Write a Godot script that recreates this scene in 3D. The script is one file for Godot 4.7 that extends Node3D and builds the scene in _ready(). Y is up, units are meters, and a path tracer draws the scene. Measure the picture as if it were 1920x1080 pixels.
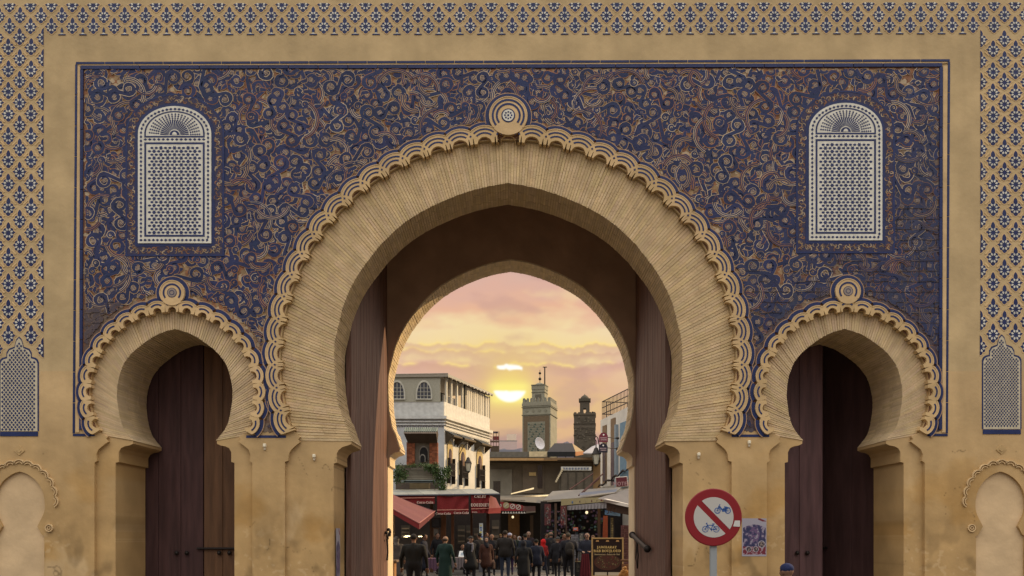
extends Node3D
# A tiled city gate with a market street behind it. Units are metres; the gate's front stands on z = 0.

const U := 1.0 / 130.0      # one unit of the facade survey in metres
var used := {}
var M := {}
var gate: Node3D
var rng := RandomNumberGenerator.new()


class MB:
	var v := PackedVector3Array()
	var n := PackedVector3Array()
	var c := PackedColorArray()
	var uv := PackedVector2Array()
	var col := Color.WHITE
	var facade := false

	func vert(p: Vector3, nn: Vector3) -> void:
		v.append(p)
		n.append(nn)
		c.append(col)
		uv.append(Vector2((p.x + 9.5) / 19.0, 1.0 - p.y / 11.0) if facade else Vector2(p.x + p.z, -p.y))

	func tri(a: Vector3, b: Vector3, d: Vector3) -> void:
		var nn := (b - a).cross(d - a).normalized()
		vert(a, nn)
		vert(d, nn)
		vert(b, nn)

	func quad(a: Vector3, b: Vector3, d: Vector3, e: Vector3) -> void:
		tri(a, b, d)
		tri(a, d, e)

	func quadn(a: Vector3, b: Vector3, d: Vector3, e: Vector3, na: Vector3, nb: Vector3, nd: Vector3, ne: Vector3) -> void:
		vert(a, na)
		vert(d, nd)
		vert(b, nb)
		vert(a, na)
		vert(e, ne)
		vert(d, nd)

	func box(at: Vector3, s: Vector3, b := Basis.IDENTITY) -> void:
		var h := s * 0.5
		var p := []
		for i in 8:
			p.append(at + b * Vector3(h.x if i & 1 else -h.x, h.y if i & 2 else -h.y, h.z if i & 4 else -h.z))
		quad(p[4], p[5], p[7], p[6])
		quad(p[1], p[0], p[2], p[3])
		quad(p[5], p[1], p[3], p[7])
		quad(p[0], p[4], p[6], p[2])
		quad(p[6], p[7], p[3], p[2])
		quad(p[0], p[1], p[5], p[4])

	# a box with cut edges
	func cbox(at: Vector3, s: Vector3, e: float, b := Basis.IDENTITY) -> void:
		var h := s * 0.5
		var f := func(x: float, y: float, z: float) -> Vector3: return at + b * Vector3(x, y, z)
		var i := Vector3(h.x - e, h.y - e, h.z - e)
		for sg in [-1.0, 1.0]:
			var q := [f.call(-i.x, -i.y, sg * h.z), f.call(i.x, -i.y, sg * h.z), f.call(i.x, i.y, sg * h.z), f.call(-i.x, i.y, sg * h.z)]
			_face(q, sg > 0)
			q = [f.call(sg * h.x, -i.y, i.z), f.call(sg * h.x, -i.y, -i.z), f.call(sg * h.x, i.y, -i.z), f.call(sg * h.x, i.y, i.z)]
			_face(q, sg > 0)
			q = [f.call(-i.x, sg * h.y, i.z), f.call(i.x, sg * h.y, i.z), f.call(i.x, sg * h.y, -i.z), f.call(-i.x, sg * h.y, -i.z)]
			_face(q, sg > 0)
			for t in [-1.0, 1.0]:
				_face([f.call(sg * h.x, -i.y, t * i.z), f.call(sg * h.x, i.y, t * i.z), f.call(sg * i.x, i.y, t * h.z), f.call(sg * i.x, -i.y, t * h.z)], sg * t > 0)
				_face([f.call(-i.x, sg * h.y, t * i.z), f.call(i.x, sg * h.y, t * i.z), f.call(i.x, sg * i.y, t * h.z), f.call(-i.x, sg * i.y, t * h.z)], sg * t < 0)
				_face([f.call(sg * h.x, t * i.y, -i.z), f.call(sg * h.x, t * i.y, i.z), f.call(sg * i.x, t * h.y, i.z), f.call(sg * i.x, t * h.y, -i.z)], sg * t < 0)
				for w in [-1.0, 1.0]:
					var a: Vector3 = f.call(sg * h.x, t * i.y, w * i.z)
					var bb: Vector3 = f.call(sg * i.x, t * h.y, w * i.z)
					var cc: Vector3 = f.call(sg * i.x, t * i.y, w * h.z)
					if sg * t * w > 0:
						tri(a, bb, cc)
					else:
						tri(a, cc, bb)

	func _face(q: Array, keep: bool) -> void:
		if keep:
			quad(q[0], q[1], q[2], q[3])
		else:
			quad(q[3], q[2], q[1], q[0])

	func bar(a: Vector3, b: Vector3, w: float, h: float, up := Vector3.UP) -> void:
		var d := b - a
		if d.length() < 1e-5:
			return
		var f := d.normalized()
		if absf(f.dot(up)) > 0.98:
			up = Vector3.RIGHT
		var s := f.cross(up).normalized()
		box((a + b) * 0.5, Vector3(w, h, d.length()), Basis(s, s.cross(f).normalized(), -f))

	static func ccw(p: PackedVector2Array) -> PackedVector2Array:
		var a := 0.0
		for i in p.size():
			a += p[i].cross(p[(i + 1) % p.size()])
		if a < 0:
			p = p.duplicate()
			p.reverse()
		return p

	func cap(p: PackedVector2Array, z: float, front := true) -> void:
		var t := Geometry2D.triangulate_polygon(p)
		for i in range(0, t.size(), 3):
			var a := p[t[i]]
			var b := p[t[i + 1]]
			var d := p[t[i + 2]]
			if ((b - a).cross(d - a) < 0) == front:
				var k := b
				b = d
				d = k
			tri(Vector3(a.x, a.y, z), Vector3(b.x, b.y, z), Vector3(d.x, d.y, z))

	func prism(poly: PackedVector2Array, z0: float, z1: float, back := false) -> void:
		var p := ccw(poly)
		cap(p, z1)
		if back:
			cap(p, z0, false)
		for i in p.size():
			var a := p[i]
			var b := p[(i + 1) % p.size()]
			quad(Vector3(a.x, a.y, z0), Vector3(b.x, b.y, z0), Vector3(b.x, b.y, z1), Vector3(a.x, a.y, z1))

	# flat ring strip between two lines of points, at height z with skirts down to z0
	func strip(l: PackedVector2Array, r: PackedVector2Array, z: float, z0: float) -> void:
		for i in l.size() - 1:
			var a := l[i]
			var b := l[i + 1]
			var d := r[i + 1]
			var e := r[i]
			if (b - a).cross(e - a) < 0:
				var k := a
				a = e
				e = k
				k = b
				b = d
				d = k
			quad(Vector3(a.x, a.y, z), Vector3(b.x, b.y, z), Vector3(d.x, d.y, z), Vector3(e.x, e.y, z))
			quad(Vector3(a.x, a.y, z0), Vector3(b.x, b.y, z0), Vector3(b.x, b.y, z), Vector3(a.x, a.y, z))
			quad(Vector3(d.x, d.y, z0), Vector3(e.x, e.y, z0), Vector3(e.x, e.y, z), Vector3(d.x, d.y, z))

	func tube(pts: Array, rad: Array, sides := 6, caps := true) -> void:
		var rings := []
		var up := Vector3(0.31, 0.9, 0.2)
		for i in pts.size():
			var f: Vector3 = (pts[mini(i + 1, pts.size() - 1)] - pts[maxi(i - 1, 0)]).normalized()
			var s := f.cross(up)
			if s.length() < 0.2:
				s = f.cross(Vector3.RIGHT)
			s = s.normalized()
			var t := s.cross(f)
			var ring := []
			for k in sides:
				var a := TAU * k / sides
				ring.append((s * cos(a) + t * sin(a)))
			rings.append(ring)
		for i in pts.size() - 1:
			for k in sides:
				var k2 := (k + 1) % sides
				var a: Vector3 = rings[i][k]
				var b: Vector3 = rings[i][k2]
				var d: Vector3 = rings[i + 1][k2]
				var e: Vector3 = rings[i + 1][k]
				quadn(pts[i] + b * rad[i], pts[i] + a * rad[i], pts[i + 1] + e * rad[i + 1], pts[i + 1] + d * rad[i + 1], b, a, e, d)
		if caps:
			for k in sides:
				var k2 := (k + 1) % sides
				tri(pts[0], pts[0] + rings[0][k] * rad[0], pts[0] + rings[0][k2] * rad[0])
				var e := pts.size() - 1
				tri(pts[e], pts[e] + rings[e][k2] * rad[e], pts[e] + rings[e][k] * rad[e])

	# profile: Array of Vector2(radius, height)
	func lathe(at: Vector3, prof: Array, sides := 12, b := Basis.IDENTITY) -> void:
		for i in prof.size() - 1:
			var p: Vector2 = prof[i]
			var q: Vector2 = prof[i + 1]
			var nn := Vector2(q.y - p.y, p.x - q.x).normalized()
			for k in sides:
				var a0 := TAU * k / sides
				var a1 := TAU * (k + 1) / sides
				var d0 := Vector3(cos(a0), 0, -sin(a0))
				var d1 := Vector3(cos(a1), 0, -sin(a1))
				quadn(at + b * (d0 * p.x + Vector3.UP * p.y), at + b * (d1 * p.x + Vector3.UP * p.y), at + b * (d1 * q.x + Vector3.UP * q.y), at + b * (d0 * q.x + Vector3.UP * q.y),
					b * (d0 * nn.x + Vector3.UP * nn.y), b * (d1 * nn.x + Vector3.UP * nn.y), b * (d1 * nn.x + Vector3.UP * nn.y), b * (d0 * nn.x + Vector3.UP * nn.y))

	func ball(at: Vector3, r: Vector3, rings := 6, sides := 10, b := Basis.IDENTITY) -> void:
		for i in rings:
			var t0 := PI * i / rings
			var t1 := PI * (i + 1) / rings
			for k in sides:
				var q := []
				var m := []
				for w in [[t0, k], [t0, k + 1], [t1, k + 1], [t1, k]]:
					var a: float = TAU * w[1] / sides
					var d := Vector3(sin(w[0]) * cos(a), cos(w[0]), sin(w[0]) * sin(a))
					q.append(at + b * (d * r))
					m.append((b * (d / r)).normalized())
				quadn(q[0], q[1], q[2], q[3], m[0], m[1], m[2], m[3])

	func arrays() -> Array:
		var a := []
		a.resize(Mesh.ARRAY_MAX)
		a[Mesh.ARRAY_VERTEX] = v
		a[Mesh.ARRAY_NORMAL] = n
		a[Mesh.ARRAY_COLOR] = c
		a[Mesh.ARRAY_TEX_UV] = uv
		if facade:
			a[Mesh.ARRAY_TEX_UV2] = uv
		return a

	func mesh(m: Material) -> ArrayMesh:
		var am := ArrayMesh.new()
		if v.size():
			am.add_surface_from_arrays(Mesh.PRIMITIVE_TRIANGLES, arrays())
			am.surface_set_material(0, m)
		return am


func join(list: Array) -> ArrayMesh:
	var am := ArrayMesh.new()
	for e in list:
		if e[0].v.size():
			am.add_surface_from_arrays(Mesh.PRIMITIVE_TRIANGLES, e[0].arrays())
			am.surface_set_material(am.get_surface_count() - 1, e[1])
	return am


func numbered(called: String, parent: Node) -> String:
	var key := "%d/%s" % [parent.get_instance_id(), called]
	used[key] = used.get(key, -1) + 1
	return called if used[key] == 0 else "%s_%03d" % [called, used[key]]


func part(parent: Node, called: String, mesh: Mesh, label := "", at := Vector3.ZERO, b := Basis.IDENTITY) -> MeshInstance3D:
	var o := MeshInstance3D.new()
	o.name = numbered(called, parent)
	o.mesh = mesh
	o.transform = Transform3D(b, at)
	parent.add_child(o, true)
	if label:
		o.set_meta("label", label)
	return o


func tag(o: Node, label: String, category: String, group := "") -> void:
	o.set_meta("label", label)
	o.set_meta("category", category)
	if group:
		o.set_meta("group", group)


func thing(called: String, label: String, category: String, at := Vector3.ZERO, turn := 0.0, group := "") -> Node3D:
	var o := Node3D.new()
	o.name = numbered(called, self)
	add_child(o, true)
	o.position = at
	o.rotation.y = turn
	tag(o, label, category, group)
	return o


func single(called: String, label: String, category: String, mesh: Mesh, at := Vector3.ZERO, turn := 0.0, group := "") -> MeshInstance3D:
	var o := part(self, called, mesh)
	o.position = at
	o.rotation.y = turn
	tag(o, label, category, group)
	return o


func structure(called: String, mesh: Mesh) -> MeshInstance3D:
	var o := part(self, called, mesh)
	o.set_meta("kind", "structure")
	return o


func stuff(o: Node) -> void:
	o.set_meta("kind", "stuff")


func lin(r: float, g: float, b: float) -> Color:
	return Color(r, g, b).linear_to_srgb()


func F(x: float, y: float) -> Vector2:   # facade survey units to metres on the front plane
	return Vector2((x - 953.0) * U, 1.6 + (1008.0 - y) * U)


func at(x: float, y: float, d: float) -> Vector3:   # a surveyed bearing at a distance d from the survey point
	return Vector3((x - 953.0) * d / 1560.0, 1.6 + (1008.0 - y) * d / 1560.0, 12.0 - d)


func noise_tex(f: float, oct: int, lo: float, hi: float, size := 512, seed_ := 1, kind := FastNoiseLite.TYPE_SIMPLEX_SMOOTH, sx := 1, sy := 1) -> ImageTexture:
	var fn := FastNoiseLite.new()
	fn.seed = seed_
	fn.noise_type = kind
	fn.frequency = f
	fn.fractal_octaves = oct
	var im := fn.get_seamless_image(size / sx, size / sy)
	im.convert(Image.FORMAT_RGB8)
	if sx != 1 or sy != 1:
		im.resize(size, size, Image.INTERPOLATE_CUBIC)
	im.adjust_bcs(1.0, (hi - lo) / (hi + lo), 1.0)
	im.adjust_bcs((hi + lo), 1.0, 1.0)
	return ImageTexture.create_from_image(im)


func material(color: Color, rough := 0.85, tex: Texture2D = null, scale := 1.0, bump: Texture2D = null, depth := 0.3) -> StandardMaterial3D:
	var m := StandardMaterial3D.new()
	m.albedo_color = color
	m.roughness = rough
	m.vertex_color_use_as_albedo = true
	m.metallic_specular = 0.35
	if tex:
		m.albedo_texture = tex
	if bump:
		m.heightmap_enabled = true
		m.heightmap_texture = bump
		m.heightmap_scale = depth
	if tex or bump:
		m.uv1_triplanar = true
		m.uv1_world_triplanar = true
		m.uv1_scale = Vector3.ONE * scale
	return m


func spline(p: Array, per := 6) -> PackedVector2Array:
	var out := PackedVector2Array()
	for i in p.size() - 1:
		var a: Vector2 = p[maxi(i - 1, 0)]
		var b: Vector2 = p[i]
		var c: Vector2 = p[i + 1]
		var d: Vector2 = p[mini(i + 2, p.size() - 1)]
		for k in per:
			out.append(b.cubic_interpolate(c, a, d, float(k) / per))
	out.append(p[-1])
	return out


func resample(p: PackedVector2Array, count: int) -> PackedVector2Array:
	var total := 0.0
	for i in p.size() - 1:
		total += p[i].distance_to(p[i + 1])
	var out := PackedVector2Array([p[0]])
	var gone := 0.0
	var k := 1
	for i in p.size() - 1:
		var l := p[i].distance_to(p[i + 1])
		while k < count and gone + l >= total * k / count:
			out.append(p[i].lerp(p[i + 1], (total * k / count - gone) / l))
			k += 1
		gone += l
	while out.size() < count + 1:
		out.append(p[-1])
	return out


func rect(x0: float, y0: float, x1: float, y1: float) -> PackedVector2Array:
	return PackedVector2Array([Vector2(x0, y0), Vector2(x1, y0), Vector2(x1, y1), Vector2(x0, y1)])


func cut(polys: Array, hole: PackedVector2Array) -> Array:
	var out := []
	for p in polys:
		for q in Geometry2D.clip_polygons(p, hole):
			out.append(q)
	return out


func text_mesh(s: String, h: float, mat: Material, font := "Droid Sans", weight := 700, depth := 0.006, italic := false) -> TextMesh:
	var f := SystemFont.new()
	f.font_names = PackedStringArray([font])
	f.font_weight = weight
	f.font_italic = italic
	var t := TextMesh.new()
	t.text = s
	t.font = f
	t.font_size = 48
	t.pixel_size = h / 36.0
	t.depth = depth
	t.curve_step = 1.0
	t.material = mat
	return t


func sky_color(az: float, el: float, n1: FastNoiseLite, n2: FastNoiseLite) -> Color:
	var a := absf(az)
	var keys := [[-90.0, 0.2, 0.17, 0.15], [-0.2, 0.24, 0.2, 0.18], [0.0, 0.6, 0.46, 0.46], [4.0, 0.62, 0.48, 0.49], [6.3, 0.68, 0.53, 0.52], [7.4, 0.85, 0.67, 0.5], [9.0, 0.87, 0.71, 0.48], [10.6, 0.86, 0.67, 0.53], [11.5, 0.84, 0.65, 0.57], [12.4, 0.93, 0.82, 0.59], [14.0, 0.93, 0.83, 0.63],
		[15.2, 0.89, 0.68, 0.56], [16.6, 0.85, 0.66, 0.59], [19.0, 0.81, 0.67, 0.62], [30.0, 0.76, 0.7, 0.66], [55.0, 0.76, 0.755, 0.75], [90.0, 0.77, 0.775, 0.78]]
	var wob := el + n1.get_noise_2d(az * 3.0, el * 9.0) * 1.1 * clampf(el / 4.0, 0.0, 1.0)
	var c := Color.BLACK
	for i in keys.size() - 1:
		if wob <= keys[i + 1][0] or i == keys.size() - 2:
			var t := clampf((wob - keys[i][0]) / (keys[i + 1][0] - keys[i][0]), 0.0, 1.0)
			c = Color(keys[i][1], keys[i][2], keys[i][3]).lerp(Color(keys[i + 1][1], keys[i + 1][2], keys[i + 1][3]), t)
			break
	# away from the sun the yellow fades to a pale grey pink
	var far := smoothstep(3.0, 14.0, a) * (1.0 - smoothstep(22.0, 40.0, el)) * 0.55 * smoothstep(-0.2, 0.2, el)
	c = c.lerp(Color(0.86, 0.72, 0.67), far)
	# opposite the sunset the haze is a plain pale grey
	c = c.lerp(Color(0.74, 0.745, 0.75), smoothstep(25.0, 75.0, a) * smoothstep(-0.2, 2.0, el) * 0.9)
	# puffs and lit edges of cloud
	if el > 0.0:
		var p := n2.get_noise_2d(az * 2.2, el * 5.5)
		c = c.lerp(Color(0.93, 0.82, 0.6), smoothstep(0.08, 0.45, p) * 0.55 * smoothstep(9.0, 13.0, el) * (1.0 - smoothstep(24.0, 50.0, el) * 0.6))
		c = c.lerp(Color(0.76, 0.58, 0.55), smoothstep(0.1, 0.5, -p) * 0.5)
		for line in [[11.75, 0.28, 5.0], [12.55, 0.3, 0.0], [13.0, 0.25, 9.0]]:
			var y: float = line[0] + n1.get_noise_2d(az * 5.0 + line[2] * 40.0, line[2]) * 0.38 + n2.get_noise_2d(az * 16.0, line[2]) * 0.16
			var d: float = el - y
			var edge := exp(-d * d / 0.014) + 0.35 * smoothstep(0.0, 0.05, d) * exp(-d / 0.35)
			var under := smoothstep(-0.75, -0.05, d) * (1.0 - smoothstep(-0.05, 0.02, d))
			c = c.lerp(Color(0.97, 0.85, 0.5), edge * (0.95 - 0.03 * a) * smoothstep(-0.35, 0.1, n1.get_noise_2d(az * 4.0, line[2] * 7.0 + 3.0)))
			c = c.lerp(Color(0.79, 0.6, 0.52), under * 0.5 * (1.0 - smoothstep(8.0, 16.0, a) * 0.5))
	# the veiled sun behind a band of cloud
	var sx := az - 0.1
	var sy := el - 10.45
	var r := sqrt(sx * sx + sy * sy)
	c = c.lerp(Color(0.95, 0.86, 0.42), 0.8 * exp(-pow(r / 1.6, 2.0)))
	c = c.lerp(Color(0.88, 0.76, 0.5), 0.45 * exp(-pow(r / 4.2, 2.0)))
	var ragged := n1.get_noise_2d(az * 20.0, 50.0) * 0.12
	var gap := maxf(1.0 - smoothstep(-0.5, -0.42, sy + ragged * 0.3), smoothstep(0.92, 1.02, sy + ragged) * (1.0 - smoothstep(1.28, 1.4, sy + ragged + absf(sx) * 0.2)))
	var disc := 1.0 - smoothstep(1.12, 1.28, sqrt(sx * sx * (1.0 if sy < 0.3 else 1.9) + (sy * sy if sy < 0.3 else 0.0)))
	var white := disc * gap
	c = c.lerp(Color(0.98, 0.93, 0.5), clampf(2.0 * exp(-pow(absf(sy + 0.6) / 0.62, 2.0)), 0.0, 1.0) * 0.8 * (1.0 - smoothstep(0.8, 1.9, absf(sx))))
	c = c.lerp(Color(1.0, 1.0, 0.97), white)
	var grey := c.r * 0.4 + c.g * 0.45 + c.b * 0.15
	c = c.lerp(Color(grey, grey, grey), 0.08 * (1.0 - white) * (1.0 - 0.7 * exp(-pow(r / 2.2, 2.0))))
	c = c.srgb_to_linear() * lerpf(1.0, 1.09, smoothstep(2.0, 6.0, el))
	# overhead and behind, the sky is brightened beyond the sunset band to light the facade
	var k := 1.0 + 1.85 * smoothstep(19.0, 60.0, el) + 1.7 * smoothstep(20.0, 90.0, a) * smoothstep(18.5, 32.0, el) * (1.0 - smoothstep(50.0, 85.0, el))
	return Color(c.r * k, c.g * k, c.b * k)


func make_sky() -> ImageTexture:
	var n1 := FastNoiseLite.new()
	n1.seed = 5
	n1.frequency = 0.06
	n1.fractal_octaves = 4
	var n2 := FastNoiseLite.new()
	n2.seed = 9
	n2.frequency = 0.05
	n2.fractal_octaves = 5
	var w := 4096
	var h := 2048
	var low := Image.create(256, 128, false, Image.FORMAT_RGBF)
	for y in 128:
		for x in 256:
			low.set_pixel(x, y, sky_color(wrapf((x + 0.5) / 256.0 * 360.0, -180.0, 180.0), 90.0 - (y + 0.5) / 128.0 * 180.0, n1, n2))
	low.resize(w, h, Image.INTERPOLATE_BILINEAR)
	for y in range(800, 1024):
		for i in range(-200, 200):
			var az := (i + 0.5) / w * 360.0
			var x := posmod(i, w)
			var el := 90.0 - (y + 0.5) / h * 180.0
			var c := sky_color(az, el, n1, n2)
			var t := minf(smoothstep(17.5, 15.0, absf(az)), smoothstep(19.8, 18.5, el))
			low.set_pixel(x, y, low.get_pixel(x, y).lerp(c, t))
	return ImageTexture.create_from_image(low)


func _ready() -> void:
	rng.seed = 77
	var cam := Camera3D.new()
	cam.name = "camera"
	cam.projection = Camera3D.PROJECTION_FRUSTUM
	cam.near = 0.1
	cam.far = 1200.0
	cam.size = 2.0 * 0.1 * 540.0 / 1560.0
	cam.frustum_offset = Vector2(0.1 * 7.0 / 1560.0, 0.1 * 468.0 / 1560.0)
	cam.position = Vector3(0, 1.6, 12)
	cam.current = true
	add_child(cam)
	var env := Environment.new()
	env.background_mode = Environment.BG_SKY
	env.sky = Sky.new()
	var sm := PanoramaSkyMaterial.new()
	sm.panorama = make_sky()
	env.sky.sky_material = sm
	env.background_energy_multiplier = 1.0
	env.tonemap_mode = Environment.TONE_MAPPER_LINEAR
	env.tonemap_exposure = 1.0
	env.sdfgi_enabled = true
	env.ssao_enabled = true
	env.ssil_enabled = true
	var we := WorldEnvironment.new()
	we.name = "world"
	we.environment = env
	add_child(we)
	var sun := DirectionalLight3D.new()
	sun.name = "sun"
	sun.light_energy = 1.5
	sun.light_color = Color(1.0, 0.86, 0.66)
	sun.light_angular_distance = 0.5
	sun.shadow_enabled = true
	sun.look_at_from_position(Vector3(0.86, 0.5, -0.36) * 50.0, Vector3.ZERO, Vector3.UP)
	add_child(sun)
	materials()
	build_ground()
	build_gate()
	build_street()
	build_people()


func materials() -> void:
	var blotch := noise_tex(0.006, 5, 0.87, 1.0, 512, 3)
	var fine := noise_tex(0.05, 4, 0.0, 1.0, 512, 4)
	var grain := noise_tex(0.03, 4, 0.0, 1.0, 512, 8, FastNoiseLite.TYPE_SIMPLEX_SMOOTH, 1, 10)
	var grain_c := noise_tex(0.03, 4, 0.74, 1.0, 512, 8, FastNoiseLite.TYPE_SIMPLEX_SMOOTH, 1, 10)
	M.blotch = blotch
	M.fine = fine
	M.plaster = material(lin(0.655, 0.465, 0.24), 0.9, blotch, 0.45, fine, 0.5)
	M.plaster.heightmap_texture = noise_tex(0.02, 5, 0.0, 1.0, 512, 14)
	M.wall = material(lin(0.655, 0.465, 0.24), 0.92, blotch, 0.33, M.plaster.heightmap_texture, 0.5)
	M.wall.detail_enabled = true
	M.wall.detail_albedo = stain_map()
	M.wall.detail_blend_mode = BaseMaterial3D.BLEND_MODE_MUL
	M.wall.detail_uv_layer = BaseMaterial3D.DETAIL_UV_2
	M.passage = material(lin(0.46, 0.295, 0.185), 0.92, blotch, 0.4, M.plaster.heightmap_texture, 0.5)  # brown plaster, its tone deepened to carry the passage shade
	M.pale2 = material(lin(0.68, 0.495, 0.28), 0.92, blotch, 0.4, M.plaster.heightmap_texture, 0.5)
	M.pale = material(lin(0.76, 0.62, 0.41), 0.92, blotch, 0.33, M.plaster.heightmap_texture, 0.4)
	M.brick = material(Color.WHITE, 0.9, blotch, 0.8, fine, 0.4)
	M.blue = material(lin(0.018, 0.030, 0.105), 0.45, blotch, 1.5, fine, 0.15)
	M.white_tile = material(lin(0.70, 0.68, 0.57), 0.5, blotch, 2.0)
	M.buff_tile = material(lin(0.55, 0.49, 0.35), 0.5, blotch, 2.0)
	M.scroll = material(Color.WHITE, 0.6, blotch, 1.1, fine, 0.2)
	M.wood = material(lin(0.2, 0.108, 0.077), 0.5, grain_c, 0.4, grain, 2.2)
	M.dark_wood = material(lin(0.09, 0.044, 0.04), 0.65, grain_c, 0.5, grain, 0.6)
	M.plum = material(lin(0.135, 0.07, 0.068), 0.55, grain_c, 0.5, grain, 0.6)
	M.brown = material(lin(0.17, 0.085, 0.04), 0.6, grain_c, 0.5, grain, 0.8)
	M.iron = material(lin(0.03, 0.025, 0.022), 0.5)
	M.iron.metallic = 0.6
	M.any = material(Color.WHITE, 0.85, blotch, 0.9)
	M.cloth = material(Color.WHITE, 0.95, fine, 2.0)
	M.cloth.albedo_texture = noise_tex(0.04, 3, 0.75, 1.0, 256, 21)
	M.paint = material(Color.WHITE, 0.45)
	M.sign = material(Color.WHITE, 0.4)
	M.leaf = material(Color.WHITE, 0.6)
	M.leaf.backlight_enabled = true
	M.leaf.backlight = Color(0.3, 0.4, 0.15)
	M.glow = StandardMaterial3D.new()
	M.glow.albedo_color = Color(1.0, 0.95, 0.8)
	M.glow.emission_enabled = true
	M.glow.emission = Color(1.0, 0.93, 0.75)
	M.glow.emission_energy_multiplier = 0.9
	M.white_wall = material(lin(0.62, 0.58, 0.48), 0.9, blotch, 0.5, fine, 0.3)


func stain_map() -> ImageTexture:
	var big := FastNoiseLite.new()
	big.seed = 31
	big.frequency = 0.012
	big.fractal_octaves = 5
	var run := FastNoiseLite.new()
	run.seed = 12
	run.frequency = 0.05
	run.fractal_octaves = 3
	var w := 1140
	var h := 660
	var q := 2.0 / 3.0
	var crack := FastNoiseLite.new()
	crack.seed = 77
	crack.frequency = 0.011
	crack.fractal_octaves = 4
	var im := Image.create(w, h, false, Image.FORMAT_RGB8)
	for y in h:
		var Y := 11.0 * (1.0 - (y + 0.5) / h)
		for x in w:
			var X := 19.0 * (x + 0.5) / w - 9.5
			var a := big.get_noise_2d(x * q, y * q)
			var b := run.get_noise_2d(x * 2.0 * q, y * 0.35 * q)
			var low := smoothstep(3.9, 1.5, Y)
			var s := 0.945 + 0.045 * a + 0.03 * b
			# old washes: more ochre below, a greyer coat above
			var c := Color(s, s, s)
			c = c * Color(1.0 - 0.05 * low, 0.995 - 0.08 * low, 0.98 - 0.14 * low)
			if Y > 4.0:
				c = c * Color(0.975, 1.0, 1.02)
			# worn pale patches where hands and rain have taken the colour off
			var worn := smoothstep(0.22, 0.5, big.get_noise_2d(x * 1.7 * q + 300.0, y * 1.1 * q + b * 8.0)) * low
			c = c.lerp(Color(1.0, 1.0, 1.0), worn * 0.8)
			var ochre := smoothstep(0.1, 0.45, big.get_noise_2d(x * 1.1 * q + 900.0, y * 1.3 * q)) * low
			c = c * Color(1.0 - 0.03 * ochre, 1.0 - 0.07 * ochre, 1.0 - 0.16 * ochre)
			# hairline cracks, scuffs and grime at hand height
			var ck := absf(crack.get_noise_2d(x, y * 0.6))
			if ck < 0.005 and low > 0.4 and big.get_noise_2d(x * 0.8 + 50.0, y * 0.8) > 0.06:
				c = c * lerpf(0.72, 0.9, ck / 0.005)
			var hand_ := smoothstep(2.3, 1.2, Y)
			var sc := run.get_noise_2d(x * 1.9 + 70.0, y * 2.3)
			if sc > 0.30 and hand_ > 0.0 and big.get_noise_2d(x + 700.0, y) > 0.05:
				c = c.lerp(Color(1.0, 1.0, 1.0), 0.6 * hand_)
			c = c * (1.0 - 0.16 * hand_ * smoothstep(0.0, 0.5, run.get_noise_2d(x * 0.7, y * 0.5 + 400.0)))
			c.a = 1.0
			im.set_pixel(x, y, Color(clampf(c.r, 0, 1), clampf(c.g, 0, 1), clampf(c.b, 0, 1)))
	return ImageTexture.create_from_image(im)


const MAIN_LEFT := [Vector2(651, 809.6), Vector2(642.6, 784.4), Vector2(634.7, 768.7), Vector2(627, 726), Vector2(624.4, 690), Vector2(624, 655), Vector2(626, 632.5), Vector2(632, 607.5), Vector2(643.7, 563.7), Vector2(669, 512), Vector2(704, 465), Vector2(720, 447), Vector2(757.5, 413), Vector2(806, 384), Vector2(860, 361), Vector2(907, 347), Vector2(953, 339)]
const SIDE_LEFT := [Vector2(-84, 819), Vector2(-97, 802), Vector2(-104.3, 782), Vector2(-108, 761), Vector2(-110, 741), Vector2(-109, 720.7), Vector2(-104.3, 698.5), Vector2(-97, 680), Vector2(-88, 667), Vector2(-75, 653), Vector2(-45, 631), Vector2(-23, 620), Vector2(0, 613.5)]


func mirrored(p: PackedVector2Array, axis: float) -> PackedVector2Array:
	var out := PackedVector2Array()
	for q in p:
		out.append(Vector2(2.0 * axis - q.x, q.y))
	return out


func surveyed(p: PackedVector2Array) -> PackedVector2Array:
	var out := PackedVector2Array()
	for q in p:
		out.append(F(q.x, q.y))
	return out


func main_curve() -> PackedVector2Array:      # the curve of the left half of the great arch, impost to apex
	var p := PackedVector2Array([Vector2(657.5, 827)])
	p.append_array(spline(MAIN_LEFT, 5))
	return p


func side_curve() -> PackedVector2Array:
	var p := PackedVector2Array([Vector2(-79, 825)])
	p.append_array(spline(SIDE_LEFT, 5))
	return p


func closed_arch(half: PackedVector2Array, foot: PackedVector2Array, axis: float) -> PackedVector2Array:
	var l := foot.duplicate()
	l.append_array(half)
	var r := mirrored(l, axis)
	r.reverse()
	l.append_array(r.slice(1))
	return l


func main_opening() -> PackedVector2Array:
	return closed_arch(main_curve(), PackedVector2Array([Vector2(624, 1230), Vector2(624, 868.5), Vector2(630, 866.5), Vector2(629.5, 850), Vector2(633, 843), Vector2(641, 837), Vector2(650, 834.5), Vector2(657, 832)]), 953)


func side_opening() -> PackedVector2Array:     # about its own axis
	return closed_arch(side_curve(), PackedVector2Array([Vector2(-112, 1230), Vector2(-112, 867), Vector2(-106, 865.5), Vector2(-106, 847), Vector2(-102, 839.5), Vector2(-95, 836), Vector2(-85, 834), Vector2(-79, 831)]), 0)


func niche_outline() -> PackedVector2Array:
	var p := PackedVector2Array([Vector2(-46, 1230), Vector2(-46, 1005), Vector2(-41, 1002), Vector2(-38, 996), Vector2(-33, 987)])
	p.append_array(spline([Vector2(-38, 977), Vector2(-45, 962), Vector2(-47, 945), Vector2(-43, 922), Vector2(-31, 902), Vector2(-14, 889), Vector2(0, 884)], 4))
	return closed_arch(p, PackedVector2Array(), 0)


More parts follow.
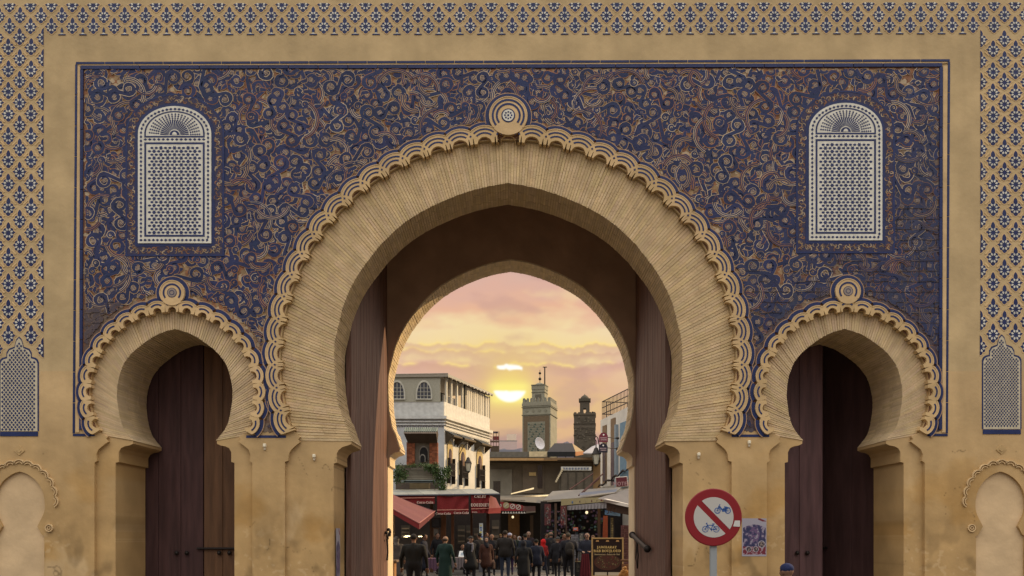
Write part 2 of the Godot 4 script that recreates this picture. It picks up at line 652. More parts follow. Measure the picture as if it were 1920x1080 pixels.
func shifted(p: PackedVector2Array, dx: float) -> PackedVector2Array:
	var out := PackedVector2Array()
	for q in p:
		out.append(q + Vector2(dx, 0))
	return out


func ellipse_arc(cx: float, cy: float, a: float, b: float, a0: float, a1: float, count: int) -> PackedVector2Array:
	var p := PackedVector2Array()
	for i in count + 1:
		var t := deg_to_rad(lerpf(a0, a1, float(i) / count))
		p.append(Vector2(cx + a * cos(t), cy - b * sin(t)))
	return p


# where the front coat of plaster stops: round each arch ring, then down the jambs with a curled corbel
func skin_notch(cx: float, cy: float, a: float, b: float, from: float, tail: PackedVector2Array) -> PackedVector2Array:
	var arc := ellipse_arc(cx, cy, a, b, from, 90.0, 30)
	var left := PackedVector2Array()
	for q in tail:
		left.append(Vector2(cx - q.x, q.y))
	left.append_array(mirrored(arc, cx))
	var r := mirrored(left, cx)
	r.reverse()
	left.append_array(r.slice(1))
	return left


func main_notch() -> PackedVector2Array:
	return skin_notch(953, 675, 428, 413, -18.0, PackedVector2Array([Vector2(419, 1230), Vector2(419, 866), Vector2(413, 864), Vector2(411, 850), Vector2(407, 843), Vector2(400, 836.5), Vector2(390.5, 829), Vector2(394, 824), Vector2(390, 819), Vector2(397, 814)]))


func side_notch(cx: float) -> PackedVector2Array:
	return skin_notch(cx, 738, 158, 158, -27.0, PackedVector2Array([Vector2(148, 1230), Vector2(148, 868), Vector2(143, 864), Vector2(144.5, 852), Vector2(141, 843), Vector2(134, 837), Vector2(122, 828), Vector2(126, 823), Vector2(123, 819), Vector2(131, 815)]))


# one lobe of a scalloped frieze in its own axes: x along the arch, y outwards
func lobe_meshes(w: float, vc: float, ro: float, lines: Array, nr: float, teeth: float, slits: Array, r_knot: float, knot: bool) -> ArrayMesh:
	var body := MB.new()
	var glaze := MB.new()
	var halo := MB.new()
	var rim := MB.new()
	var soil := rng.randf_range(0.88, 1.02)
	body.col = Color(soil, soil * 0.995, soil * rng.randf_range(0.93, 1.0))
	glaze.col = Color.WHITE * rng.randf_range(0.75, 1.3)
	nr *= rng.randf_range(0.95, 1.05)
	var bend := func(q: Vector2) -> Vector2: return Vector2(q.x * (r_knot + q.y) / r_knot, q.y) * U
	var p := PackedVector2Array()
	var lim := asin(w / ro)
	for i in 13:
		var t := lerpf(lim, -lim, i / 12.0)
		p.append(Vector2(sin(t) * ro, vc + cos(t) * ro))
	var bottom := []
	for s in slits:
		if s.x == 0.0:
			bottom.append_array([Vector2(-w, s.y), Vector2(-w + 1.0, teeth)])
		else:
			if bottom.is_empty():
				bottom.append(Vector2(-w, teeth))
			bottom.append_array([Vector2(-w + s.x - 1.5, teeth), Vector2(-w + s.x - 0.4, s.y), Vector2(-w + s.x + 0.4, s.y), Vector2(-w + s.x + 1.5, teeth)])
	var open := acos(clampf((teeth - vc) / nr, -1.0, 1.0))
	var arc := []
	for i in 11:
		var t := lerpf(-open, open, i / 10.0)
		arc.append(Vector2(sin(t) * nr, vc + cos(t) * nr))
	for q in bottom:
		p.append(q)
	for q in arc:
		p.append(q)
	for i in range(bottom.size() - 1, -1, -1):
		p.append(Vector2(-bottom[i].x, bottom[i].y))
	var m := PackedVector2Array()
	for q in p:
		var cut_ := Vector2(rng.randf_range(-0.45, 0.45), rng.randf_range(-0.45, 0.45)) if q.y < 2.0 and absf(q.x) < w - 0.5 else Vector2.ZERO
		m.append(bend.call(q + cut_))
	body.prism(m, -0.055, 0.05)
	# a thin raised rim follows the outer edge
	var band := func(mb: MB, r0: float, r1: float, half: float, z0: float, z1: float) -> void:
		var l := PackedVector2Array()
		var r := PackedVector2Array()
		for i in 11:
			var t := lerpf(-half, half, i / 10.0)
			l.append(bend.call(Vector2(sin(t) * r0, vc + cos(t) * r0)))
			r.append(bend.call(Vector2(sin(t) * r1, vc + cos(t) * r1)))
		mb.strip(l, r, z1, z0)
	body.col = Color(1.06, 1.06, 1.04)
	band.call(body, ro - 1.6, ro - 0.1, lim * 0.99, 0.045, 0.056)
	for k in lines:
		band.call(glaze, k - 1.4, k + 1.4, 0.70, 0.045, 0.0535)
	if knot:
		var d := PackedVector2Array([bend.call(Vector2(w - 2.2, 0)), bend.call(Vector2(w, -2.4)), bend.call(Vector2(w + 2.2, 0)), bend.call(Vector2(w, 2.4))])
		glaze.prism(d, 0.045, 0.0535)
	var l2 := asin(w / (ro + 7.0))
	band.call(halo, ro - 6.0, ro + 6.6, l2, 0.0, 0.027)
	rim.col = Color(0.42, 0.27, 0.15)
	band.call(rim, ro + 6.6, ro + 8.0, l2, 0.0, 0.0275)
	return join([[body, M.plaster], [glaze, M.blue], [halo, M.blue], [rim, M.scroll]])


func frieze(cx: float, cy: float, a: float, b: float, angles: Array, spec: Callable) -> void:
	var cache := {}
	for i in angles.size() - 1:
		var t0 := deg_to_rad(angles[i])
		var t1 := deg_to_rad(angles[i + 1])
		var p := Vector2(cx + a * cos(t0), cy - b * sin(t0))
		var q := Vector2(cx + a * cos(t1), cy - b * sin(t1))
		var w := snappedf(p.distance_to(q) * 0.5, 0.25)
		var key := Vector2(w, i % 5)
		if not cache.has(key):
			cache[key] = spec.call(w)
		var f := F((p.x + q.x) * 0.5, (p.y + q.y) * 0.5)
		var along := (F(p.x, p.y) - F(q.x, q.y)).normalized()
		var x := Vector3(along.x, along.y, 0)
		part(gate, "frieze_lobe", cache[key], "", Vector3(f.x, f.y, rng.randf_range(0.0, 0.003)), Basis(x, Vector3(-x.y, x.x, 0), Vector3.BACK))


# bricks on edge round an arch: the face between two curves and the soffit behind the inner one
func arch_bricks(called: String, inner: PackedVector2Array, outer: PackedVector2Array, count: int, rows: int, zf: float, zb: float, tone: Color) -> void:
	var mb := MB.new()
	var si := resample(inner, count)
	var so := resample(outer, count)
	for i in count:
		var jit := rng.randf_range(-0.004, 0.004)
		var course := rng.randf_range(0.88, 1.05)
		var cuts := [0.0]
		var shift := rng.randf_range(-0.35, 0.35) / rows
		for k in range(1, rows):
			cuts.append(float(k) / rows + shift + rng.randf_range(-0.03, 0.03))
		cuts.append(1.0)
		var s0 := rng.randf_range(0.03, 0.14)
		var s1 := 1.0 - rng.randf_range(0.03, 0.14)
		for k in rows:
			var t0: float = cuts[k] + (0.0012 if k else 0.0)
			var t1: float = cuts[k + 1] - 0.0012
			var a := si[i].lerp(si[i + 1], s0).lerp(so[i].lerp(so[i + 1], s0), t0)
			var b := si[i].lerp(si[i + 1], s1).lerp(so[i].lerp(so[i + 1], s1), t0)
			var c := si[i].lerp(si[i + 1], s1).lerp(so[i].lerp(so[i + 1], s1), t1)
			var d := si[i].lerp(si[i + 1], s0).lerp(so[i].lerp(so[i + 1], s0), t1)
			var s := course * rng.randf_range(0.96, 1.03)
			mb.col = Color(tone.r * s, tone.g * s * rng.randf_range(0.97, 1.02), tone.b * s * rng.randf_range(0.92, 1.05))
			mb.prism(PackedVector2Array([a, b, c, d]), zf - 0.02, zf + 0.009 + jit + rng.randf_range(-0.0012, 0.0012))
		# soffit: three bricks deep, a hair proud of the bed
		var p := si[i].lerp(si[i + 1], s0)
		var q := si[i].lerp(si[i + 1], s1)
		var inward := ((si[i] + si[i + 1]) - (so[i] + so[i + 1])).normalized() * rng.randf_range(0.009, 0.015)
		var zs := [zf + 0.010, lerpf(zf, zb, 0.34 + rng.randf_range(-0.06, 0.06)), lerpf(zf, zb, 0.67 + rng.randf_range(-0.06, 0.06)), zb + 0.01]
		for k in 3:
			var s := rng.randf_range(0.84, 1.05)
			mb.col = Color(tone.r * s, tone.g * s, tone.b * s * rng.randf_range(0.92, 1.05))
			var z0: float = zs[k] - (0.006 if k else 0.0)
			var z1: float = zs[k + 1] + 0.006
			var p2 := p + inward
			var q2 := q + inward
			var o := Vector3(p2.x, p2.y, z0)
			var o2 := Vector3(q2.x, q2.y, z0)
			var e := Vector3(p2.x, p2.y, z1)
			var e2 := Vector3(q2.x, q2.y, z1)
			var nn := (o2 - o).cross(e - o)
			if nn.dot(Vector3(inward.x, inward.y, 0)) < 0:
				mb.quad(o, e, e2, o2)
			else:
				mb.quad(o, o2, e2, e)
			var back := Vector3(inward.x, inward.y, 0) * -1.2
			mb.quad(o, o + back, e + back, e)
			mb.quad(o2, e2, e2 + back, o2 + back)
			mb.quad(o, o2, o2 + back, o + back)
			mb.quad(e, e + back, e2 + back, e2)
	var o := part(gate, called, mb.mesh(M.brick), "narrow buff bricks on edge fanned round the arch")
	stuff(o)


func wall_block(rects: Array, holes: Array, z0: float, z1: float, facade := false) -> MB:
	var mb := MB.new()
	mb.facade = facade
	var polys := rects
	for h in holes:
		polys = cut(polys, h)
	for p in polys:
		mb.prism(p, z0, z1, not facade)
	return mb


func build_gate() -> void:
	gate = thing("city_gate", "monumental ochre city gate with blue tiled front, one great horseshoe arch and two small ones", "gate")
	var holes := []
	var mains := surveyed(main_opening())
	var sl := surveyed(shifted(side_opening(), 325))
	var sr := surveyed(shifted(side_opening(), 1586))
	for h in [surveyed(main_notch()), surveyed(side_notch(325)), surveyed(side_notch(1586)), surveyed(shifted(niche_outline(), 37)), surveyed(shifted(niche_outline(), 1876))]:
		holes.append(h)
	var coat := wall_block([rect(-9.5, 0, 9.5, 11)], holes, -0.06, 0.0, true)
	part(gate, "plaster_front", coat.mesh(M.wall))
	var core := MB.new()
	core.facade = true
	for b in [[rect(-3.3, 0, 3.3, 10.98), mains, 0.85], [rect(-9.48, 0, -3.3, 10.98), sl, 1.05], [rect(3.3, 0, 9.48, 10.98), sr, 1.05]]:
		for p in cut([b[0]], b[1]):
			core.prism(p, -b[2], -0.06, true)
	part(gate, "wall_core", core.mesh(M.wall))
	# the body of the gate: passage walls, ceiling, rear wall with its own arch, and closed sides
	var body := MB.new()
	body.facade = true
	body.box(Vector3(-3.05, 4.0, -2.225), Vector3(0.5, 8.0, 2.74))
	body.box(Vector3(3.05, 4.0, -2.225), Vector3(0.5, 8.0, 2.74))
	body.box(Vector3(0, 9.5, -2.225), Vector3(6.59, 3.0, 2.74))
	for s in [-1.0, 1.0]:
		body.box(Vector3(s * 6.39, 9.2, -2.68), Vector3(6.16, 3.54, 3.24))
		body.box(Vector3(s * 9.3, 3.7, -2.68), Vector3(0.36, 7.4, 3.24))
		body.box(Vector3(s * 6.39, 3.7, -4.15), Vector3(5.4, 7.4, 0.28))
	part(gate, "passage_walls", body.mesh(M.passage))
	var rear := MB.new()
	rear.facade = true
	var far := PackedVector2Array()
	for q in mains:
		far.append(Vector2(q.x * 0.912 + 0.05, lerpf(3.24, 6.81, (q.y - 2.977) / (6.746 - 2.977)) if q.y > 2.7 else q.y + (0.26 if q.y > 0.5 else 0.0)))
	for p in cut([rect(-3.3, 0, 3.3, 10.95)], far):
		rear.prism(p, -4.3, -3.6, true)
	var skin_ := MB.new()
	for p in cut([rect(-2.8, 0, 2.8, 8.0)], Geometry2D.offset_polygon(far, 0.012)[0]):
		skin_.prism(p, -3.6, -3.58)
	part(gate, "passage_shade_plaster", skin_.mesh(M.passage))  # thin brown sheet with the shade of the passage face in its colour
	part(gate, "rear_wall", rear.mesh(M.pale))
	# arch rings of brick on edge
	var tone := Color(0.65, 0.485, 0.27)
	var inner := main_curve()
	var ir := mirrored(inner, 953)
	ir.reverse()
	inner.append_array(ir.slice(1))
	var outer := ellipse_arc(953, 675, 426, 411, 201.5, -21.5, 120)
	arch_bricks("arch_brick", surveyed(inner), surveyed(outer), 270, 4, -0.06, -0.85, tone)
	for cx in [325.0, 1586.0]:
		var si := side_curve()
		var sir := mirrored(si, 0)
		sir.reverse()
		si.append_array(sir.slice(1))
		arch_bricks("arch_brick", surveyed(shifted(si, cx)), surveyed(ellipse_arc(cx, 738, 155, 155, 210, -30, 90)), 124, 2, -0.06, -1.05, Color(0.65, 0.49, 0.285))
	var fi := PackedVector2Array()
	var fo := PackedVector2Array()
	for q in surveyed(inner):
		var w := Vector2(q.x * 0.912 + 0.05, lerpf(3.24, 6.81, (q.y - 2.977) / (6.746 - 2.977)))
		fi.append(w)
		fo.append((w - Vector2(0.05, 4.6)) * 1.16 + Vector2(0.05, 4.6))
	arch_bricks("rear_arch_brick", fi, fo, 170, 2, -3.6, -4.3, Color(0.76, 0.62, 0.40))
	# friezes
	var angles := []
	for k in 17:
		angles.append(-18.96 + 5.86 * k)
	angles.append_array([80.7, 87.3])
	for i in range(angles.size() - 1, -1, -1):
		angles.append(180.0 - angles[i])
	frieze(953, 675, 436, 421, angles, func(w): return lobe_meshes(w, -17.0, 36.0, [28.5, 21.5], 14.7, -15.0, [Vector2(4.2, -4.5)], 430.0, true))
	var sa := []
	for k in 11:
		sa.append(-27.4 + 11.28 * k)
	for i in range(10, -1, -1):
		sa.append(180.0 - sa[i])
	for cx in [325.0, 1586.0]:
		frieze(cx, 738, 162, 162, sa, func(w): return lobe_meshes(w, -8.7, 21.7, [14.8], 8.6, -10.0, [Vector2(0.0, 0.0)], 162.0, false))
	medallion(953, 220.6, 36.0, [[29.0, 1.8], [21.5, 1.8]], 11.5, true)
	medallion(325.6, 551, 23.7, [[15.6, 1.6]], 8.0, false)
	medallion(1587, 548, 23.7, [[15.6, 1.6]], 8.0, false)
	blue_panel()
	frame_lines()
	for w in [[329.0, 201.0, 457.5], [1584.0, 195.0, 452.0]]:
		blind_window(w[0], w[1], w[2])
	border_tiles()
	lattice_panel(36.0, 634.0, 808.5, 34.5, 7.0)
	lattice_panel(1878.0, 630.0, 804.5, 34.5, 5.6)
	small_niche_trim(37.0, 845.0)
	small_niche_trim(1877.0, 843.0)
	for cx in [37.0, 1876.0]:
		var nb := MB.new()
		nb.prism(surveyed(shifted(niche_outline(), cx)), -0.07, -0.045)
		part(gate, "niche_back", nb.mesh(M.pale2))
	for p in [[497, 837], [588, 856], [1404, 831], [1311, 853]]:
		var f := F(p[0], p[1])
		var mb := MB.new()
		mb.col = Color(0.75, 0.68, 0.5)
		mb.cbox(Vector3(0, 0.012, 0.02), Vector3(0.042, 0.05, 0.05), 0.008)
		mb.col = Color(0.5, 0.42, 0.3)
		mb.cbox(Vector3(0, -0.03, 0.012), Vector3(0.03, 0.05, 0.03), 0.006)
		part(gate, "cable_clip", mb.mesh(M.paint), "", Vector3(f.x, f.y, -0.05 if p[0] == 588 or p[0] == 1311 else 0.0))
	build_doors()


func medallion(cx: float, cy: float, r: float, lines: Array, hub: float, star: bool) -> void:
	var f := F(cx, cy)
	var body := MB.new()
	var glaze := MB.new()
	var white := MB.new()
	var rim := MB.new()
	var ring := func(mb: MB, r0: float, r1: float, a0: float, a1: float, z0: float, z1: float) -> void:
		var l := PackedVector2Array()
		var o := PackedVector2Array()
		for i in 37:
			var t := deg_to_rad(lerpf(a0, a1, i / 36.0))
			l.append(Vector2(cos(t), sin(t)) * r0 * U)
			o.append(Vector2(cos(t), sin(t)) * r1 * U)
		mb.strip(l, o, z1, z0)
	var disc := func(mb: MB, rr: float, x: float, y: float, z0: float, z1: float, n: int) -> void:
		var p := PackedVector2Array()
		for i in n:
			p.append(Vector2(x + cos(TAU * i / n) * rr, y + sin(TAU * i / n) * rr) * U)
		mb.prism(p, z0, z1)
	disc.call(body, r, 0, 0, 0.0, 0.058, 40)
	body.col = Color(1.06, 1.06, 1.04)
	ring.call(body, r - 1.8, r - 0.2, -40, 220, 0.05, 0.064)
	for l in lines:
		ring.call(glaze, l[0] - l[1], l[0] + l[1], -38, 218, 0.05, 0.0615)
	ring.call(glaze, r, r + 7.0, -25, 205, 0.0, 0.0285)
	rim.col = Color(0.42, 0.27, 0.15)
	ring.call(rim, r + 7.0, r + 8.4, -18, 198, 0.0, 0.0292)
	if star:
		disc.call(glaze, hub + 1.5, 0, 0, 0.05, 0.0615, 28)
		disc.call(white, hub - 0.8, 0, 0, 0.05, 0.066, 28)
		disc.call(glaze, 1.9, 0, 0, 0.06, 0.069, 10)
		for k in 8:
			disc.call(glaze, 1.75, cos(TAU * k / 8) * 6.2, sin(TAU * k / 8) * 6.2, 0.06, 0.069, 6)
	else:
		white.col = Color(0.42, 0.36, 0.36)
		disc.call(white, hub, 0, 0, 0.05, 0.063, 24)
		ring.call(glaze, hub, hub + 1.0, 0, 360, 0.05, 0.0622)
		ring.call(glaze, hub * 0.45, hub * 0.45 + 1.0, 0, 360, 0.05, 0.0655)
	part(gate, "medallion", join([[body, M.plaster], [glaze, M.blue], [white, M.white_tile], [rim, M.scroll]]), "", Vector3(f.x, f.y, 0.004))


func in_arches(q: Vector2, pad: float) -> bool:
	var d := Vector2((q.x - 953) / (436 + pad), (q.y - 675) / (421 + pad))
	if d.length() < 1.0:
		return true
	for cx in [325.0, 1586.0]:
		if Vector2(q.x - cx, q.y - 738).length() < 162 + pad:
			return true
	return false


func in_windows(q: Vector2, pad: float) -> bool:
	for w in [[329.0, 201.0, 457.5], [1584.0, 195.0, 452.0]]:
		if absf(q.x - w[0]) < 69 + pad and q.y < w[2] + pad and q.y > w[1] + 52:
			return true
		if q.y <= w[1] + 52 and Vector2((q.x - w[0]) / (69.0 + pad), (q.y - w[1] - 52) / (52.0 + pad)).length() < 1.0:
			return true
	return false


func wear(q: Vector2, fn: FastNoiseLite) -> Vector2:   # x: worn to grey brown, y: glaze run over, both 0..1
	var n := fn.get_noise_2d(q.x, q.y)
	var a := smoothstep(0.15, 0.75, (q.y - 560) / 200.0 + (300.0 - q.x) / 420.0 + n * 0.9) * smoothstep(560, 420, q.x)
	a = maxf(a, smoothstep(600, 700, q.y) * 0.75 * float(q.x < 953))
	var b := 0.85 * smoothstep(0.25, 1.1, (q.x - 1380) / 420.0 * 0.75 + (q.y - 330) / 420.0 + n * 0.9) * float(q.x > 1150)
	b = maxf(b, smoothstep(1690, 1745, q.x) * 0.6 * smoothstep(150, 330, q.y))
	return Vector2(a, b)


func ribbon(core: MB, rim: MB, pts: PackedVector2Array, wid: Array, h: float, edge: float, tone: Color, fn: FastNoiseLite, flip: float) -> void:
	var l := PackedVector2Array()
	var r := PackedVector2Array()
	var l2 := PackedVector2Array()
	var r2 := PackedVector2Array()
	var flush := func() -> void:
		if l.size() > 1:
			core.strip(l, r, h, h - 0.002)
			rim.strip(l2, r2, h - 0.0011, h - 0.006)
		l.clear()
		r.clear()
		l2.clear()
		r2.clear()
	for i in pts.size():
		var q := pts[i]
		if flip > 0.0:
			q.x = 2.0 * flip - q.x
		var ok := q.x > 161 and q.x < 1760 and q.y > 131 and q.y < 806 and not in_arches(q, 26.0) and not in_windows(q, 20.0)
		if not ok:
			flush.call()
			continue
		var d := (pts[mini(i + 1, pts.size() - 1)] - pts[maxi(i - 1, 0)]).normalized()
		if flip > 0.0:
			d.x = -d.x
		var s := Vector2(-d.y, d.x)
		var wv := wear(q, fn)
		if l.is_empty():
			var base := Color(0.024, 0.033, 0.092) * rng.randf_range(0.8, 1.2)
			base = base.lerp(Color(0.10, 0.075, 0.07), wv.x * 0.85)
			base = base.lerp(Color(0.05, 0.053, 0.092), wv.y * rng.randf_range(0.2, 0.9))
			base.a = 1.0
			core.col = base
			var t := tone.lerp(Color(0.13, 0.09, 0.075), clampf(wv.x * 0.95 + rng.randf_range(-0.25, 0.2), 0.0, 1.0))
			t = t.lerp(Color(0.06, 0.05, 0.075), clampf(wv.y * 0.95 + rng.randf_range(-0.4, 0.15), 0.0, 1.0))
			t.a = 1.0
			rim.col = t
		var hw: float = wid[i]
		l.append(F(q.x + s.x * hw, q.y + s.y * hw))
		r.append(F(q.x - s.x * hw, q.y - s.y * hw))
		l2.append(F(q.x + s.x * (hw + edge), q.y + s.y * (hw + edge)))
		r2.append(F(q.x - s.x * (hw + edge), q.y - s.y * (hw + edge)))
	flush.call()


func rim_tone() -> Color:
	var t := rng.randf()
	if t < 0.32:
		return Color(0.42, 0.19, 0.085) * rng.randf_range(0.7, 1.1)
	if t < 0.76:
		return Color(0.50, 0.33, 0.17) * rng.randf_range(0.75, 1.1)
	return Color(0.64, 0.5, 0.32)


func blue_panel() -> void:
	var polys := [surveyed(PackedVector2Array([Vector2(154, 127), Vector2(1764, 122.5), Vector2(1764, 808), Vector2(154, 808)]))]
	for h in [ellipse_arc(953, 675, 430, 415, 0, 354, 90), ellipse_arc(325, 738, 158, 158, 0, 352, 50), ellipse_arc(1586, 738, 158, 158, 0, 352, 50)]:
		polys = cut(polys, surveyed(h))
	var bed := MB.new()
	bed.col = Color(0.2, 0.1, 0.055)
	for p in polys:
		bed.prism(p, 0.0, 0.002)
	var panel := part(gate, "tile_panel", bed.mesh(M.scroll), "carved blue and rust tile panel over the arches")
	var fn := FastNoiseLite.new()
	fn.seed = 4
	fn.frequency = 0.012
	fn.fractal_octaves = 4
	# the scraped ground between the glaze: rust, buff and cream by turns
	var gnd := MB.new()
	for gy in range(133, 806, 7):
		for gx in range(163, 1760, 7):
			var c := Vector2(gx + rng.randf_range(-2, 2), gy + rng.randf_range(-2, 2))
			if in_arches(c, 16.0) or in_windows(c, 16.0):
				continue
			var wv := wear(c, fn)
			var tone := (rim_tone() * 0.72).lerp(Color(0.12, 0.085, 0.07), clampf(wv.x * 1.05, 0.0, 1.0)).lerp(Color(0.055, 0.05, 0.08), clampf(wv.y * 1.05, 0.0, 1.0))
			tone.a = 1.0
			gnd.col = tone
			var k := star_poly(c, 5.6, 4.6, 3, rng.randf_range(0, TAU))
			gnd.cap(MB.ccw(surveyed(k)), 0.0026 + rng.randf_range(0.0, 0.0018))
	stuff(part(panel, "scraped_ground", gnd.mesh(M.scroll)))
	var core := MB.new()
	var rim := MB.new()
	var jobs := []
	# scrolls: pairs of spirals joined in an S
	var row := 0
	var y := 118.0
	while y < 830:
		var x := 140.0 + (24.0 if row % 2 else 0.0)
		while x < 965:
			jobs.append([0, Vector2(x + rng.randf_range(-11, 11), y + rng.randf_range(-9, 9))])
			x += 36.0
		y += 22.0
		row += 1
	# commas and vines between
	for i in 2300:
		jobs.append([1, Vector2(rng.randf_range(150, 958), rng.randf_range(125, 812))])
	for i in 330:
		jobs.append([2, Vector2(rng.randf_range(150, 958), rng.randf_range(125, 812))])
	for i in 420:
		jobs.append([3, Vector2(rng.randf_range(150, 958), rng.randf_range(125, 812))])
	for j in jobs:
		var q: Vector2 = j[1]
		if in_arches(q, -20) or in_windows(q, -15):
			continue
		var pts := PackedVector2Array()
		var wid := []
		var edge := rng.randf_range(0.7, 1.25)
		var turn := rng.randf_range(0, TAU)
		var hand := 1.0 if rng.randf() < 0.5 else -1.0
		var hatch := []
		if j[0] == 0:
			var r := rng.randf_range(9.5, 13.5)
			var d := r * rng.randf_range(2.5, 3.1)
			var al := acos(2.0 * r / d)
			var wind := rng.randf_range(1.05, 1.4) * TAU
			var steps := 15
			for i in steps + 1:
				var t := float(i) / steps
				var th := al + wind * (1.0 - t)
				var rr := lerpf(4.8, r, pow(t, 0.55))
				pts.append(Vector2(-d / 2 + cos(th) * rr, sin(th) * rr))
				wid.append(lerpf(1.8, 4.1, t) * (1.0 + 0.25 * sin(i * 1.5)))
			for i in range(1, steps + 1):
				var t := float(i) / steps
				var th := PI + al + wind * t
				var rr := lerpf(r, 4.8, pow(t, 1.7))
				pts.append(Vector2(d / 2 + cos(th) * rr, sin(th) * rr))
				wid.append(lerpf(4.1, 1.8, t) * (1.0 - 0.25 * sin(i * 1.5)))
			hatch = [Vector2(-d / 2, 0), Vector2(d / 2, 0)]
		elif j[0] == 1:     # comma leaf
			var ln := rng.randf_range(8, 17)
			for i in 9:
				var t := i / 8.0
				pts.append(Vector2(t * ln - ln / 2, sin(t * 2.6) * ln * 0.35))
				wid.append(0.6 + 3.8 * pow(sin(PI * pow(t, 0.7)), 1.2) * (0.75 + 0.25 * sin(t * 14.0)))
		elif j[0] == 2:     # thin double vine
			var rr := rng.randf_range(13, 34)
			for i in 19:
				var t := lerpf(-1.1, 1.1, i / 18.0)
				pts.append(Vector2(sin(t) * rr, rr - cos(t) * rr))
				wid.append(0.95)
		else:               # curl
			for i in 19:
				var t := i / 18.0
				var rr := lerpf(6.5, 1.6, t)
				pts.append(Vector2(cos(t * 9.0), sin(t * 9.0)) * rr)
				wid.append(lerpf(2.1, 0.9, t))
		for i in pts.size():
			pts[i] = q + Vector2(pts[i].x, pts[i].y * hand).rotated(turn)
		var base := {0: 0.010, 1: 0.0085, 2: 0.0125, 3: 0.0105}
		for flip in [0.0, 957.5]:
			var h: float = base[j[0]] + rng.randf_range(0.0, 0.009)
			ribbon(core, rim, pts, wid, h, edge, rim_tone(), fn, flip)
			if j[0] == 2:
				var p2 := PackedVector2Array()
				for i in pts.size():
					p2.append(pts[i] + (pts[i] - (q + Vector2(0, 20.0 * hand).rotated(turn))).normalized() * 3.4)
				ribbon(core, rim, p2, wid, h + 0.0005, edge * 0.8, rim_tone(), fn, flip)
			for c in hatch:
				var m: Vector2 = q + Vector2(c.x, c.y * hand).rotated(turn)
				var g := rng.randf_range(0, PI)
				for k in 3:
					var o := Vector2(0, (k - 1) * 2.5).rotated(g)
					ribbon(core, rim, PackedVector2Array([m + o - Vector2(3.4, 0).rotated(g), m + o, m + o + Vector2(3.4, 0).rotated(g)]), [0.5, 0.65, 0.5], h + 0.0012 + k * 0.00013, 0.75, Color(0.55, 0.4, 0.24), fn, flip)
	# where the glaze is worn the courses of the tiles show
	var seam := MB.new()
	for row_ in 22:
		var gy := 392.0 + row_ * 19.5
		var gx := 160.0
		while gx < 1756.0:
			var c := Vector2(gx + 7.0, gy)
			var wv := wear(c, fn)
			if maxf(wv.x, wv.y) > 0.42 and not in_arches(c, 32.0) and not in_windows(c, 30.0):
				var tone := Color(0.045, 0.035, 0.035) if rng.randf() < 0.75 else Color(0.16, 0.12, 0.1)
				seam.col = tone
				var dy := rng.randf_range(-0.5, 0.5)
				seam.prism(surveyed(PackedVector2Array([Vector2(gx, gy + dy - 0.5), Vector2(gx + 14.0, gy + dy - 0.4), Vector2(gx + 14.0, gy + dy + 0.4), Vector2(gx, gy + dy + 0.5)])), 0.018, 0.0208)
				if rng.randf() < 0.28:
					seam.prism(surveyed(PackedVector2Array([Vector2(gx, gy), Vector2(gx + 0.9, gy), Vector2(gx + 0.9, gy + 19.0), Vector2(gx, gy + 19.0)])), 0.018, 0.0204)
			gx += 14.2
	stuff(part(panel, "tile_joint", seam.mesh(M.scroll)))
	var o := part(panel, "arabesque_scrolls", join([[core, M.scroll], [rim, M.scroll]]))
	stuff(o)


func line_run(mb: MB, a: Vector2, b: Vector2, w: float, z: float) -> void:   # a line of glazed bars with thin joints
	var p := F(a.x, a.y)
	var q := F(b.x, b.y)
	var n := int(maxf(1.0, p.distance_to(q) / 0.42))
	var d := (q - p) / n
	for i in n:
		var s := p + d * (i + 0.012)
		var e := p + d * (i + 0.988)
		var o := Vector2(-d.y, d.x).normalized() * w * U * 0.5
		mb.col = Color.WHITE * rng.randf_range(0.8, 1.25)
		mb.prism(PackedVector2Array([s - o, e - o, e + o, s + o]), 0.0, z + rng.randf_range(0.0, 0.0015))


func frame_lines() -> void:
	var outer := MB.new()
	var inner := MB.new()
	line_run(outer, Vector2(142, 118.5), Vector2(1781, 113.5), 4.0, 0.006)
	line_run(outer, Vector2(143.5, 120.6), Vector2(138.5, 813), 4.2, 0.006)
	line_run(outer, Vector2(1779, 115.7), Vector2(1775, 813), 4.2, 0.006)
	line_run(outer, Vector2(136.5, 815.6), Vector2(178, 815.6), 4.6, 0.006)
	line_run(outer, Vector2(1738, 815.6), Vector2(1777, 815.6), 4.6, 0.006)
	line_run(outer, Vector2(461, 818.6), Vector2(537, 818.6), 4.6, 0.006)
	line_run(outer, Vector2(1371, 817), Vector2(1443, 817), 4.6, 0.006)
	line_run(inner, Vector2(152, 127.6), Vector2(1766, 123), 6.4, 0.0225)
	line_run(inner, Vector2(154.5, 131.2), Vector2(152.5, 806), 5.6, 0.0225)
	line_run(inner, Vector2(1763.5, 126.5), Vector2(1762, 806), 5.6, 0.0225)
	part(gate, "glazed_line", outer.mesh(M.blue), "dark blue outer frame line of glazed bars")
	part(gate, "glazed_line", inner.mesh(M.blue), "dark blue inner frame line of glazed bars")
	for b in [[149.0, 1771.0, 124.0, 119.6, 0.018], ]:
		var mb := MB.new()
		mb.prism(surveyed(PackedVector2Array([Vector2(146.5, 123.8), Vector2(1776.5, 119), Vector2(1768, 119.7), Vector2(1768, 119.9), Vector2(151, 124.5)])), 0.0, 0.016)
		part(gate, "raised_fillet", mb.mesh(M.plaster))
	for x in [[146.3, 142.0, 151.0, 149.0], [1776.0, 1772.3, 1767.6, 1766.0]]:
		var mb := MB.new()
		mb.prism(surveyed(PackedVector2Array([Vector2(x[0], 124), Vector2(x[1], 811), Vector2(x[3], 811), Vector2(x[2], 124)])), 0.0, 0.012)
		part(gate, "raised_fillet", mb.mesh(M.plaster))


